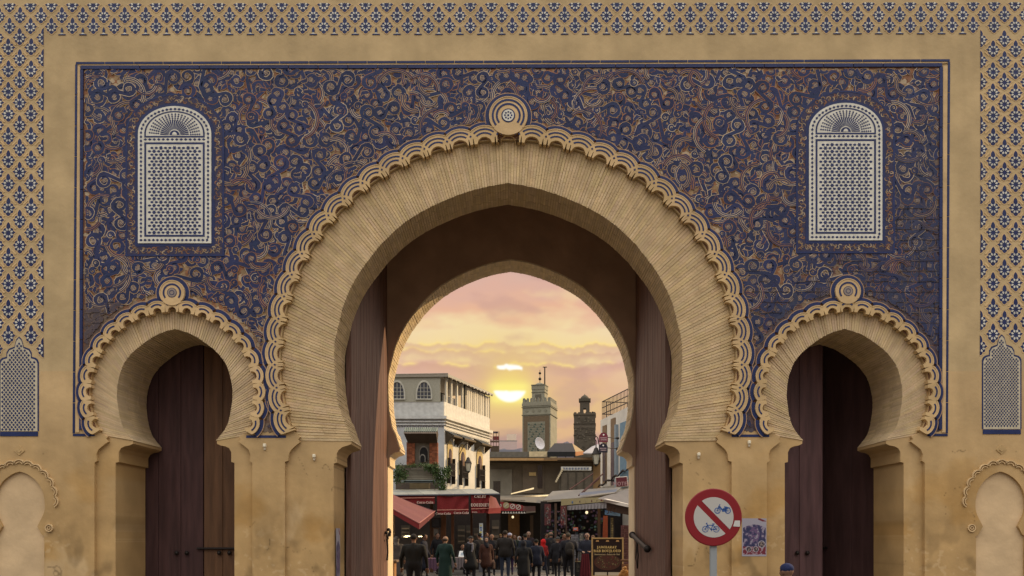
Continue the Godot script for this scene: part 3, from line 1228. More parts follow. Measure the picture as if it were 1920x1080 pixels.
func window_outline(cx: float, top: float, bottom: float, inset: float) -> PackedVector2Array:
	var p := PackedVector2Array([Vector2(cx - 68.5 + inset, bottom - inset), Vector2(cx + 68.5 - inset, bottom - inset)])
	p.append_array(ellipse_arc(cx, top + 52, 68.5 - inset, 52 - inset, 0, 180, 28))
	return p


func star_poly(c: Vector2, r0: float, r1: float, n: int, turn: float) -> PackedVector2Array:
	var p := PackedVector2Array()
	for k in n * 2:
		var a := turn + PI * k / n
		p.append(c + Vector2(cos(a), sin(a)) * (r0 if k % 2 == 0 else r1))
	return p


func blind_window(cx: float, top: float, bottom: float) -> void:
	# surround: a blue band with a small scroll, between two blue lines
	var band := MB.new()
	var bluem := MB.new()
	var a := window_outline(cx, top, bottom, -21.0)
	var b := window_outline(cx, top, bottom, -4.0)
	a.append(a[0])
	b.append(b[0])
	var mid := MB.new()
	band.col = Color(0.045, 0.04, 0.085)
	band.strip(surveyed(a), surveyed(b), 0.0215, 0.0)
	for e in [[-24.0, -20.5, 0.0235], [-6.0, 0.5, 0.0245]]:
		var u := window_outline(cx, top, bottom, e[0])
		var w := window_outline(cx, top, bottom, e[1])
		u.append(u[0])
		w.append(w[0])
		bluem.strip(surveyed(u), surveyed(w), e[2], 0.0)
	var fn := FastNoiseLite.new()
	var walk := resample(window_outline(cx, top, bottom, -13.0) + PackedVector2Array([Vector2(cx - 81.5, bottom + 13)]), 110)
	for i in 110:
		var q := walk[i]
		for k in 3:
			var c := q + Vector2(rng.randf_range(-5, 5), rng.randf_range(-5, 5))
			var t := rng.randf_range(0, TAU)
			var l := PackedVector2Array()
			var r := PackedVector2Array()
			for s in 5:
				var ang := t + s * 0.75
				var d := Vector2(cos(ang), sin(ang))
				var w := 0.25 + 0.55 * sin(PI * s / 4.0)
				l.append(F((c + d * (3.4 + w)).x, (c + d * (3.4 + w)).y))
				r.append(F((c + d * (3.4 - w)).x, (c + d * (3.4 - w)).y))
			var tone := rim_tone() * rng.randf_range(0.5, 0.9)
			tone.a = 1.0
			mid.col = tone
			mid.strip(l, r, 0.023 + rng.randf_range(0.0, 0.002), 0.0215)
	var root := part(gate, "blind_window", bluem.mesh(M.blue), "blue tiled surround of an arched blind window")
	stuff(part(root, "surround_scroll", join([[band, M.scroll], [mid, M.scroll]])))
	# the white screen: three frames with blue lines between
	var white := MB.new()
	var blue := MB.new()
	white.prism(surveyed(window_outline(cx, top, bottom, 0.0)), 0.0, 0.034)
	var frame := part(root, "white_screen", white.mesh(M.white_tile))
	# blue line rings
	var bar_y := top + 60.0
	var tym := func(inset: float) -> PackedVector2Array:
		var p := PackedVector2Array([Vector2(cx - 68.5 + inset, bar_y - inset * 0.0 - (inset - 11.0)), Vector2(cx + 68.5 - inset, bar_y - (inset - 11.0))])
		p.append_array(ellipse_arc(cx, top + 52, 68.5 - inset, 52 - inset * 0.78, 2, 178, 24))
		p.append(p[0])
		return p
	blue.strip(surveyed(tym.call(12.0)), surveyed(tym.call(15.0)), 0.0362, 0.03)
	var lw := 68.5
	var boxl := func(i: float) -> PackedVector2Array:
		return PackedVector2Array([Vector2(cx - lw + i, bar_y + 8 + (i - 12)), Vector2(cx + lw - i, bar_y + 8 + (i - 12)), Vector2(cx + lw - i, bottom - i), Vector2(cx - lw + i, bottom - i), Vector2(cx - lw + i, bar_y + 8 + (i - 12))])
	blue.strip(surveyed(boxl.call(12.0)), surveyed(boxl.call(15.6)), 0.0362, 0.03)
	# lozenges in the frames
	var loz := func(c: Vector2, along: Vector2) -> void:
		var s := Vector2(-along.y, along.x)
		blue.prism(surveyed(PackedVector2Array([c - along * 3.4, c - s * 2.5, c + along * 3.4, c + s * 2.5])), 0.03, 0.0362)
	var ring := resample(window_outline(cx, top, bottom, 5.8) + PackedVector2Array([Vector2(cx - lw + 5.8, bottom - 5.8)]), 90)
	for i in 90:
		loz.call(ring[i], (ring[(i + 1) % 90] - ring[i]).normalized())
	for i in 14:
		loz.call(Vector2(cx + (i - 6.5) * 8.4, bar_y + 2.6), Vector2.RIGHT)
	var glaze := part(frame, "blue_inlay", blue.mesh(M.blue))
	stuff(glaze)
	# star lattice
	var st := MB.new()
	var x0 := cx - lw + 18.5
	var x1 := cx + lw - 18.5
	var y0 := bar_y + 17.0
	var y1 := bottom - 19.0
	var inside := func(q: Vector2) -> bool: return q.x > x0 + 1.5 and q.x < x1 - 1.5 and q.y > y0 and q.y < y1
	var rows := int((y1 - y0) / 6.33)
	for rI in rows + 1:
		for k in range(-5, 6):
			var c := Vector2(cx + k * 25.4 + (12.7 if rI % 2 else 0.0), y0 + 1.5 + rI * 6.33)
			if inside.call(c):
				st.prism(surveyed(star_poly(c, 4.5, 2.4, 6, 0.0)), 0.03, 0.0362 + rng.randf_range(0, 0.001))
			for s in [-1.0, 1.0]:
				var e := c + Vector2(8.6 * s, 0)
				if inside.call(e):
					var p := PackedVector2Array()
					for g in 8:
						p.append(e + Vector2(cos(TAU * g / 8) * 3.1, sin(TAU * g / 8) * 2.15))
					st.prism(surveyed(p), 0.03, 0.0362 + rng.randf_range(0, 0.001))
	stuff(part(frame, "star_lattice", st.mesh(M.blue)))
	# sunburst in the tympanum
	var sb := MB.new()
	var o := Vector2(cx, bar_y - 5.5)
	for k in 21:
		var t := deg_to_rad(4.0 + 172.0 * k / 20.0)
		var d := Vector2(cos(t), -sin(t))
		var s := Vector2(-d.y, d.x)
		sb.prism(surveyed(PackedVector2Array([o + d * 11 - s * 0.5, o + d * 26 - s * 1.35, o + d * 27.5, o + d * 26 + s * 1.35, o + d * 11 + s * 0.5])), 0.03, 0.0362)
		for rr: float in [30.5, 34.5, 38.5, 42.5, 46.5]:
			var c := o + d.rotated(0.035 if int(rr) % 4 == 2 else -0.035) * Vector2(1.0, 0.92) * rr
			if Vector2((c.x - cx) / 51.0, (c.y - top - 52) / 39.0).length() < 0.97 and c.y < o.y + 1:
				sb.prism(surveyed(star_poly(c, 2.1, 1.3, 4, t)), 0.03, 0.0362)
	sb.prism(surveyed(ellipse_arc(o.x, o.y, 9.5, 9.0, 0, 180, 12)), 0.03, 0.0362)
	stuff(part(frame, "sunburst_inlay", sb.mesh(M.blue)))
	var hub := MB.new()
	hub.prism(surveyed(ellipse_arc(o.x, o.y - 0.5, 4.5, 5.5, 0, 180, 8)), 0.03, 0.038)
	part(frame, "sunburst_hub", hub.mesh(M.white_tile))


func rosette_meshes(kind: int, tone: float) -> ArrayMesh:   # 0 whole, 1 lower half, 2 bud on a line, 3 left half, 4 right half
	var dark := MB.new()
	var pale := MB.new()
	var net := MB.new()
	dark.col = Color(tone, tone * 0.97, 0.5 + tone * 0.5)
	pale.col = Color.WHITE * rng.randf_range(0.8, 1.05)
	var k := U
	var clip := func(p: PackedVector2Array) -> Array:
		if kind == 1:
			return Geometry2D.intersect_polygons(p, PackedVector2Array([Vector2(-30, -30), Vector2(30, -30), Vector2(30, 4.5), Vector2(-30, 4.5)]))
		if kind == 3:
			return Geometry2D.intersect_polygons(p, PackedVector2Array([Vector2(-30, -30), Vector2(0.5, -30), Vector2(0.5, 30), Vector2(-30, 30)]))
		if kind == 4:
			return Geometry2D.intersect_polygons(p, PackedVector2Array([Vector2(-0.5, -30), Vector2(30, -30), Vector2(30, 30), Vector2(-0.5, 30)]))
		return [p]
	var put := func(mb: MB, p: PackedVector2Array, z: float) -> void:
		for q in clip.call(p):
			var s := PackedVector2Array()
			for e in q:
				s.append(e * k)
			if s.size() > 2:
				mb.prism(s, 0.0, z)
	if kind == 2:
		put.call(dark, PackedVector2Array([Vector2(-2.6, 1), Vector2(-1.8, 0), Vector2(1.8, 0), Vector2(2.6, 1), Vector2(2.4, 5), Vector2(0, 10), Vector2(-2.4, 5)]), 0.006)
		put.call(dark, PackedVector2Array([Vector2(-7, -5), Vector2(7, -5), Vector2(7, -3.2), Vector2(-7, -3.2)]), 0.006)
		put.call(pale, PackedVector2Array([Vector2(-4, -3), Vector2(4, -3), Vector2(0, 0)]), 0.007)
		return join([[dark, M.blue], [pale, M.white_tile]])
	# outline of the motif, then a raised plaster net round it
	var o := PackedVector2Array([Vector2(0, 20), Vector2(2.6, 17), Vector2(3.9, 13), Vector2(3.6, 8.8), Vector2(5, 9.2), Vector2(8.4, 8.2), Vector2(9.2, 5.2), Vector2(9.2, 4), Vector2(13.4, 1.4), Vector2(9.2, -1.6), Vector2(9.4, -4.5), Vector2(8.2, -8.2), Vector2(4.6, -9), Vector2(3.6, -12), Vector2(0, -14.2)])
	var full := o.duplicate()
	for i in range(o.size() - 2, 0, -1):
		full.append(Vector2(-o[i].x, o[i].y))
	put.call(dark, full, 0.004)
	for e in Geometry2D.offset_polygon(full, 1.5, Geometry2D.JOIN_MITER):
		for q in clip.call(e):
			var mbp := PackedVector2Array()
			for w in q:
				mbp.append(w * k)
			net.col = Color(1.08, 1.06, 1.02)
			net.prism(mbp, 0.0, 0.0028)
	for i in 8:
		var a := TAU * (i + 0.5) / 8.0
		var d := Vector2(cos(a), sin(a))
		var s := Vector2(-d.y, d.x)
		put.call(pale, PackedVector2Array([d * 3.7, d * 6.6 - s * 2.0, d * 9.8, d * 6.6 + s * 2.0]), 0.0085)
	return join([[dark, M.blue], [pale, M.white_tile], [net, M.plaster]])


func border_tiles() -> void:
	var meshes := {}
	for k in 5:
		for t in 4:
			meshes[k * 4 + t] = rosette_meshes(k, [1.0, 0.75, 1.5, 1.15][t])
	var put := func(x: float, y: float, kind: int, sx: float, sy: float) -> void:
		if x < -40 or x > 1960:
			return
		var f := F(x, y)
		var called: String = ["rosette_tile", "half_rosette", "bud_tile", "cut_rosette", "cut_rosette"][kind]
		var o := part(gate, called, meshes[kind * 4 + (rng.randi() % 4)], "", Vector3(f.x, f.y, rng.randf_range(0.0005, 0.002)), Basis.from_scale(Vector3(sx, sy, 1.0)).rotated(Vector3.BACK, rng.randf_range(-0.02, 0.02)))
		o.transform.basis = Basis(Vector3.BACK, rng.randf_range(-0.025, 0.025)) * Basis.from_scale(Vector3(sx, sy, 1.0))
	# the band across the top
	var step := 39.26
	for k in range(-1, 50):
		var x := 37.9 + step * k
		var lean := -x * 0.0012
		put.call(x, 31.5 + lean, 0, 0.97, 0.92)
		put.call(x + step / 2, 51.5 + lean, 0, 0.97, 0.92)
		put.call(x + step / 2, 11.0 + lean, 1, 0.97, 0.92)
		if x > 90 and x < 1830:
			put.call(x, 61.5 + lean, 2, 1.0, 1.0)
	# the bands down the sides
	var ys := [71.8, 111.5, 152.5, 193.8, 236.0, 279.7, 323.7, 368.3, 414.0, 461.0, 509.0, 558.0, 607.0]
	var ye := [90.7, 132.3, 172.7, 215.0, 257.7, 301.7, 345.7, 391.0, 437.3, 485.0, 533.3, 582.7, 630.7]
	for i in 13:
		var sy := 0.95 + 0.012 * i
		for x in [16.0, 58.7, -26.0]:
			put.call(x, ye[i], 0, 1.02, sy)
		put.call(37.3, ys[i], 0, 1.02, sy)
		put.call(-5.0, ys[i], 0, 1.02, sy)
		put.call(81.5, ys[i], 3, 1.02, sy)
		var drift := 4.0 * (1.0 - i / 7.0)
		for x in [1861.7, 1904.0, 1946.0]:
			put.call(x, ye[i] + drift, 0, 1.02, sy)
		put.call(1883.0, ys[i] + drift, 0, 1.02, sy)
		put.call(1925.0, ys[i] + drift, 0, 1.02, sy)
		put.call(1838.5, ys[i] + drift, 4, 1.02, sy)
	put.call(81.5, 655.0, 3, 1.02, 1.1)
	put.call(-7.0, 655.0, 0, 1.02, 1.1)
	put.call(1837.5, 651.0, 4, 1.02, 1.1)
	put.call(1926.0, 651.0, 0, 1.02, 1.1)
	# the plaster net between the rosettes
	var net := MB.new()
	net.col = Color(1.05, 1.03, 0.98)
	for i in 12:
		for x in [[16.0, 37.3], [58.7, 37.3], [58.7, 80.0], [16.0, -5.0], [1861.7, 1883.0], [1904.0, 1883.0], [1861.7, 1839.0], [1904.0, 1925.0]]:
			for s in [0, 1]:
				var a := Vector2(x[0], ys[i] if s == 0 else ys[i + 1])
				var b := Vector2(x[1], ye[i])
				var m := (a + b) * 0.5
				var d := (b - a).normalized()
				var n := Vector2(-d.y, d.x)
				net.prism(surveyed(PackedVector2Array([m - d * 5.0 - n * 1.5, m + d * 5.0 - n * 1.5, m + d * 5.0 + n * 1.5, m - d * 5.0 + n * 1.5])), 0.0, 0.0062 + rng.randf_range(0, 0.001))
	stuff(part(gate, "plaster_net", net.mesh(M.plaster)))


func lattice_panel(cx: float, top: float, bottom: float, hw: float, pitch: float) -> void:
	var half := PackedVector2Array([Vector2(-hw, bottom), Vector2(-hw, top + 48)])
	half.append_array(PackedVector2Array([Vector2(-hw + 2, top + 43), Vector2(-29, top + 40), Vector2(-22, top + 38), Vector2(-22, top + 30), Vector2(-18, top + 23), Vector2(-8, top + 19), Vector2(-6.5, top + 12), Vector2(-4.5, top + 5), Vector2(0, top)]))
	var outline := closed_arch(half, PackedVector2Array(), 0)
	var big := PackedVector2Array()
	var poly := PackedVector2Array()
	for q in outline:
		poly.append(F(cx + q.x, q.y))
		big.append(F(cx + q.x * 1.075, q.y + (-3.0 if q.y < bottom - 5 else 0.0)))
	var line := MB.new()
	line.prism(big, 0.0, 0.004)
	var root := part(gate, "lattice_panel", line.mesh(M.blue), "blue and white lattice tile panel with a stepped ogee head")
	var back := MB.new()
	back.prism(poly, 0.0, 0.006)
	part(root, "tile_ground", back.mesh(M.buff_tile))
	var loz := MB.new()
	var inner: Array = Geometry2D.offset_polygon(poly, -2.6 * U)
	var k := 0
	var y := top + 2.0
	while y < bottom:
		var x := -hw - (pitch * 0.5 if k % 2 else 0.0)
		while x < hw + pitch:
			var c := F(cx + x, y)
			if inner.size() and Geometry2D.is_point_in_polygon(c, inner[0]):
				var r := pitch * 0.33 * U
				loz.prism(PackedVector2Array([c + Vector2(-r, 0), c + Vector2(0, -r * 1.15), c + Vector2(r, 0), c + Vector2(0, r * 1.15)]), 0.0, 0.0085 + rng.randf_range(0, 0.0008))
			x += pitch
		y += pitch * 0.62
		k += 1
	stuff(part(root, "lozenge_inlay", loz.mesh(M.blue)))
	var bar := MB.new()
	bar.prism(PackedVector2Array([F(cx - hw - 1, bottom + 9.5), F(cx + hw + 1, bottom + 9.5), F(cx + hw + 1, bottom + 1), F(cx - hw - 1, bottom + 1)]), 0.0, 0.009)
	part(root, "blue_sill_tile", bar.mesh(M.blue))


func small_niche_trim(cx: float, dia: float) -> void:
	var mb := MB.new()
	var r := 67.0
	var step := 15.2
	for k in range(-6, 7):
		var t := deg_to_rad(90.0 + k * step * 0.98)
		var c := Vector2(cx, 941.0) + Vector2(cos(t) * r, -sin(t) * (r + 6.0))
		for e in [[10.0, 12.0, 0.028], [6.0, 7.6, 0.022]]:
			var l := PackedVector2Array()
			var o := PackedVector2Array()
			for i in 9:
				var a := t + lerpf(-1.15, 1.15, i / 8.0)
				l.append(F(c.x + cos(a) * e[0] - cos(t) * 5.0, c.y - sin(a) * e[0] + sin(t) * 5.0))
				o.append(F(c.x + cos(a) * e[1] - cos(t) * 5.0, c.y - sin(a) * e[1] + sin(t) * 5.0))
			mb.strip(l, o, e[2], 0.0)
	for s in [-1.0, 1.0]:
		for e in [[5.5, 7.5], [2.0, 3.5]]:
			var l := PackedVector2Array()
			var o := PackedVector2Array()
			for i in 13:
				var a := TAU * i / 12.0
				l.append(F(cx + s * 56.0 + cos(a) * e[0], 990.0 + sin(a) * e[0]))
				o.append(F(cx + s * 56.0 + cos(a) * e[1], 990.0 + sin(a) * e[1]))
			mb.strip(l, o, 0.026, 0.0)
	var root := part(gate, "niche_trim", mb.mesh(M.plaster), "scalloped plaster rib round a small blind niche")
	var d := MB.new()
	d.col = Color(0.8, 0.78, 0.7)
	d.prism(PackedVector2Array([F(cx - 10, dia), F(cx, dia + 9), F(cx + 10, dia), F(cx, dia - 9)]), 0.0, 0.012)
	d.prism(PackedVector2Array([F(cx - 5, dia), F(cx, dia + 4.5), F(cx + 5, dia), F(cx, dia - 4.5)]), 0.0, 0.02)
	part(root, "lozenge_boss", d.mesh(M.plaster))


func plank_leaf(root: Node3D, w: float, h: float, n: int, mat: Material, t := 0.09) -> void:
	for i in n:
		var mb := MB.new()
		var s := rng.randf_range(0.8, 1.15)
		mb.col = Color(s, s, s)
		mb.cbox(Vector3((i + 0.5) * w / n, h / 2, rng.randf_range(-0.002, 0.002)), Vector3(w / n - 0.004, h, t), 0.005)
		part(root, "plank", mb.mesh(mat))


func leaf(called: String, label: String, hinge: Vector3, turn: float) -> MeshInstance3D:
	var frame := MB.new()
	var o := part(gate, called, frame.mesh(M.wood), label, hinge, Basis(Vector3.UP, turn))
	return o


func build_doors() -> void:
	# the great leaves stand open along the passage
	for s in [-1.0, 1.0]:
		var ledge := MB.new()
		for y in [0.5, 3.3, 6.1]:
			ledge.cbox(Vector3(1.36, y, -s * -0.075), Vector3(2.66, 0.22, 0.07), 0.012)
		var o := part(gate, "door_leaf", ledge.mesh(M.wood), "tall brown wooden leaf of the great arch, standing open on the %s" % ("left" if s < 0 else "right"), Vector3(s * 2.475, 0.03, -0.89), Basis(Vector3.UP, PI / 2 + s * (0.062 if s < 0 else 0.018)))
		plank_leaf(o, 2.68, 6.85, 9, M.wood)
		var iron := MB.new()
		if s < 0:
			for r in [[2.46, 1.66], [2.66, 1.72]]:
				var ring := []
				var rad := []
				for i in 13:
					var a := TAU * i / 12.0
					ring.append(Vector3(r[0] + cos(a) * 0.06, r[1] - 0.06 + sin(a) * 0.06, 0.1))
					rad.append(0.014)
				iron.tube(ring, rad, 5, false)
				iron.ball(Vector3(r[0], r[1], 0.07), Vector3(0.03, 0.03, 0.04))
			iron.tube([Vector3(2.5, 1.55, 0.08), Vector3(2.52, 1.3, 0.09), Vector3(2.5, 1.15, 0.08)], [0.02, 0.014, 0.02], 6)
			part(o, "door_ring", iron.mesh(M.iron))
		else:
			iron.tube([Vector3(1.1, 1.38, -0.12), Vector3(2.6, 1.62, -0.12)], [0.045, 0.045], 8)
			iron.ball(Vector3(1.1, 1.38, -0.12), Vector3(0.065, 0.065, 0.065))
			iron.ball(Vector3(2.6, 1.62, -0.12), Vector3(0.065, 0.065, 0.065))
			iron.tube([Vector3(2.2, 1.5, -0.1), Vector3(2.22, 1.2, -0.12), Vector3(2.16, 1.02, -0.1), Vector3(2.1, 1.25, -0.1), Vector3(2.2, 1.5, -0.1)], [0.015, 0.015, 0.015, 0.015, 0.015], 5)
			part(o, "door_bolt", iron.mesh(M.iron))
	# small arches: a shut leaf and one ajar in each
	var specs := [[-4.83, -5.86, 1.06, 0.0, M.dark_wood], [-4.83, -3.90, -0.89, 0.0, M.brown], [4.87, 3.84, 1.11, 0.0, M.plum], [4.87, 5.90, -1.6, 1.05, M.dark_wood]]
	var names := ["dark shut door leaf in the left small arch", "brown door leaf ajar at the right of the left small arch", "plum brown shut door leaf in the right small arch", "dark red door leaf swung inwards in the right small arch"]
	for i in 4:
		var d: Array = specs[i]
		var ledge := MB.new()
		var w: float = absf(d[2])
		ledge.cbox(Vector3(w / 2, 3.6, -0.08 * signf(d[2])), Vector3(w - 0.06, 0.16, 0.05), 0.01)
		var turn: float = d[3] if d[2] > 0 else PI - d[3]
		var o := part(gate, "door_leaf", ledge.mesh(d[4]), names[i], Vector3(d[1], 0.03, -1.14), Basis(Vector3.UP, turn))
		plank_leaf(o, w, 5.0, 3, d[4])
		var iron := MB.new()
		var z := 0.075 if d[2] > 0 else -0.075
		if i == 1 or i == 3:
			iron.tube([Vector3(w - 0.62, 1.4, z), Vector3(w + 0.1, 1.4, z)], [0.018, 0.018], 6)
		for k in 2:
			iron.ball(Vector3(w - 0.25 - 0.16 * k, 1.33, z), Vector3(0.035, 0.035, 0.03))
		part(o, "door_bolt", iron.mesh(M.iron))


func build_ground() -> void:
	var g := MB.new()
	g.quad(Vector3(-700, 0, 700), Vector3(700, 0, 700), Vector3(700, 0, -700), Vector3(-700, 0, -700))
	var m := material(lin(0.15, 0.135, 0.115), 0.9, noise_tex(0.01, 5, 0.7, 1.0, 512, 41), 0.12, M.fine, 1.0)
	structure("ground", g.mesh(m))


func slab(mb: MB, x0: float, y0: float, x1: float, y1: float, d: float, t: float, c := Color.WHITE) -> void:   # a block facing the gate: surveyed edges, distance, thickness going back
	var a := at(x0, y0, d)
	var b := at(x1, y1, d)
	mb.col = c
	mb.box(Vector3((a.x + b.x) / 2, (a.y + b.y) / 2, a.z - t / 2), Vector3(absf(b.x - a.x), absf(b.y - a.y), t))


func tint(c: Color, s: float) -> Color:
	return Color(c.r * s, c.g * s, c.b * s)


func arch_outline(x: float, y0: float, y1: float, w: float, pointed := 0.35) -> PackedVector2Array:
	var p := PackedVector2Array([Vector2(x - w / 2, y0), Vector2(x + w / 2, y0)])
	var spring := y1 - w * (0.5 + pointed)
	for i in 9:
		var t := i / 8.0
		p.append(Vector2(x + w / 2 * (1.0 - pow(t, 1.7)), lerpf(spring, y1, sin(t * PI / 2))))
	for i in range(7, -1, -1):
		var t := i / 8.0
		p.append(Vector2(x - w / 2 * (1.0 - pow(t, 1.7)), lerpf(spring, y1, sin(t * PI / 2))))
	return p


func arched_window(root: Node3D, t: Transform3D, x: float, y0: float, y1: float, w: float, frame: Color, glass: Color, bars := 2) -> void:
	var o := arch_outline(x, y0, y1, w)
	var inn := arch_outline(x, y0 + 0.05, y1 - w * 0.12, w * 0.82)
	var ring := MB.new()
	ring.col = frame
	for i in o.size():
		var j := (i + 1) % o.size()
		ring.prism(PackedVector2Array([o[i], o[j], inn[j], inn[i]]), 0.0, 0.07)
	var win := part(root, "window", ring.mesh(M.any), "", t.origin, t.basis)
	var pane := MB.new()
	pane.col = glass
	pane.prism(inn, 0.0, 0.012)
	part(win, "pane", pane.mesh(M.glass))
	if bars:
		var m := MB.new()
		m.col = tint(frame, 0.8)
		for k in range(1, bars + 1):
			m.box(Vector3(x - w * 0.41 + w * 0.82 * k / (bars + 1), (y0 + y1) / 2 - 0.06, 0.03), Vector3(0.03, (y1 - y0) * 0.84, 0.03))
		for k in 3:
			m.box(Vector3(x, lerpf(y0, y1, 0.2 + 0.2 * k), 0.03), Vector3(w * 0.8, 0.025, 0.028))
		part(win, "glazing_bar", m.mesh(M.any))


func leaves(mb: MB, c: Vector3, r: Vector3, n: int, size: float, droop := 0.0) -> void:
	for i in n:
		var d := Vector3(rng.randfn(), rng.randfn(), rng.randfn()).normalized() * pow(rng.randf(), 0.45)
		var p := c + d * r
		p.y -= droop * rng.randf() * r.y
		var a := Vector3(rng.randfn(), rng.randfn() - droop, rng.randfn()).normalized()
		var b := a.cross(Vector3(rng.randfn(), rng.randfn(), rng.randfn())).normalized()
		var s := size * rng.randf_range(0.6, 1.3)
		var g := rng.randf_range(0.5, 1.3)
		mb.col = Color(0.05 * g, 0.085 * g, 0.026 * g)
		mb.tri(p - b * s * 0.4, p + a * s * 1.4, p + b * s * 0.4)
		mb.tri(p - b * s * 0.4, p + b * s * 0.4, p - a * s * 0.7)


func lantern(called: String, label: String, p: Vector3, s: float, arm: Array) -> void:
	var o := thing(called, label, "lantern", p, 0.0)
	var f := MB.new()
	for k in 4:
		var a := PI / 4 + PI / 2 * k
		f.tube([Vector3(cos(a) * 0.12 * s, 0, sin(a) * 0.12 * s), Vector3(cos(a) * 0.21 * s, 0.42 * s, sin(a) * 0.21 * s)], [0.012 * s, 0.012 * s], 4)
	f.lathe(Vector3(0, 0.42 * s, 0), [Vector2(0.235 * s, -0.02 * s), Vector2(0.24 * s, 0.0), Vector2(0.13 * s, 0.16 * s), Vector2(0.1 * s, 0.24 * s), Vector2(0.0, 0.3 * s)], 4, Basis(Vector3.UP, PI / 4))
	f.lathe(Vector3(0, -0.04 * s, 0), [Vector2(0.0, -0.06 * s), Vector2(0.06 * s, -0.01 * s), Vector2(0.13 * s, 0.03 * s), Vector2(0.13 * s, 0.05 * s)], 4, Basis(Vector3.UP, PI / 4))
	part(o, "lantern_frame", f.mesh(M.iron))
	var g := MB.new()
	g.col = Color(0.6, 0.58, 0.45)
	g.lathe(Vector3.ZERO, [Vector2(0.115 * s, 0.0), Vector2(0.2 * s, 0.41 * s)], 4, Basis(Vector3.UP, PI / 4))
	part(o, "lantern_glass", g.mesh(M.any))
	if arm:
		var b := MB.new()
		var rad := []
		for i in arm.size():
			rad.append(0.022 * s)
		b.tube(arm, rad, 5)
		part(o, "bracket", b.mesh(M.iron))


func build_street() -> void:
	M.glass = material(Color.WHITE, 0.2)
	M.glass.metallic_specular = 0.5
	M.sheet = material(Color.WHITE, 0.55, M.blotch, 0.7)
	M.plain = material(Color.WHITE, 0.92, M.blotch, 0.25, M.fine, 0.4)
	white_house()
	loggia()
	left_stalls()
	centre_block()
	minarets()
	right_block()
	right_stalls()
	near_things()
	hills()


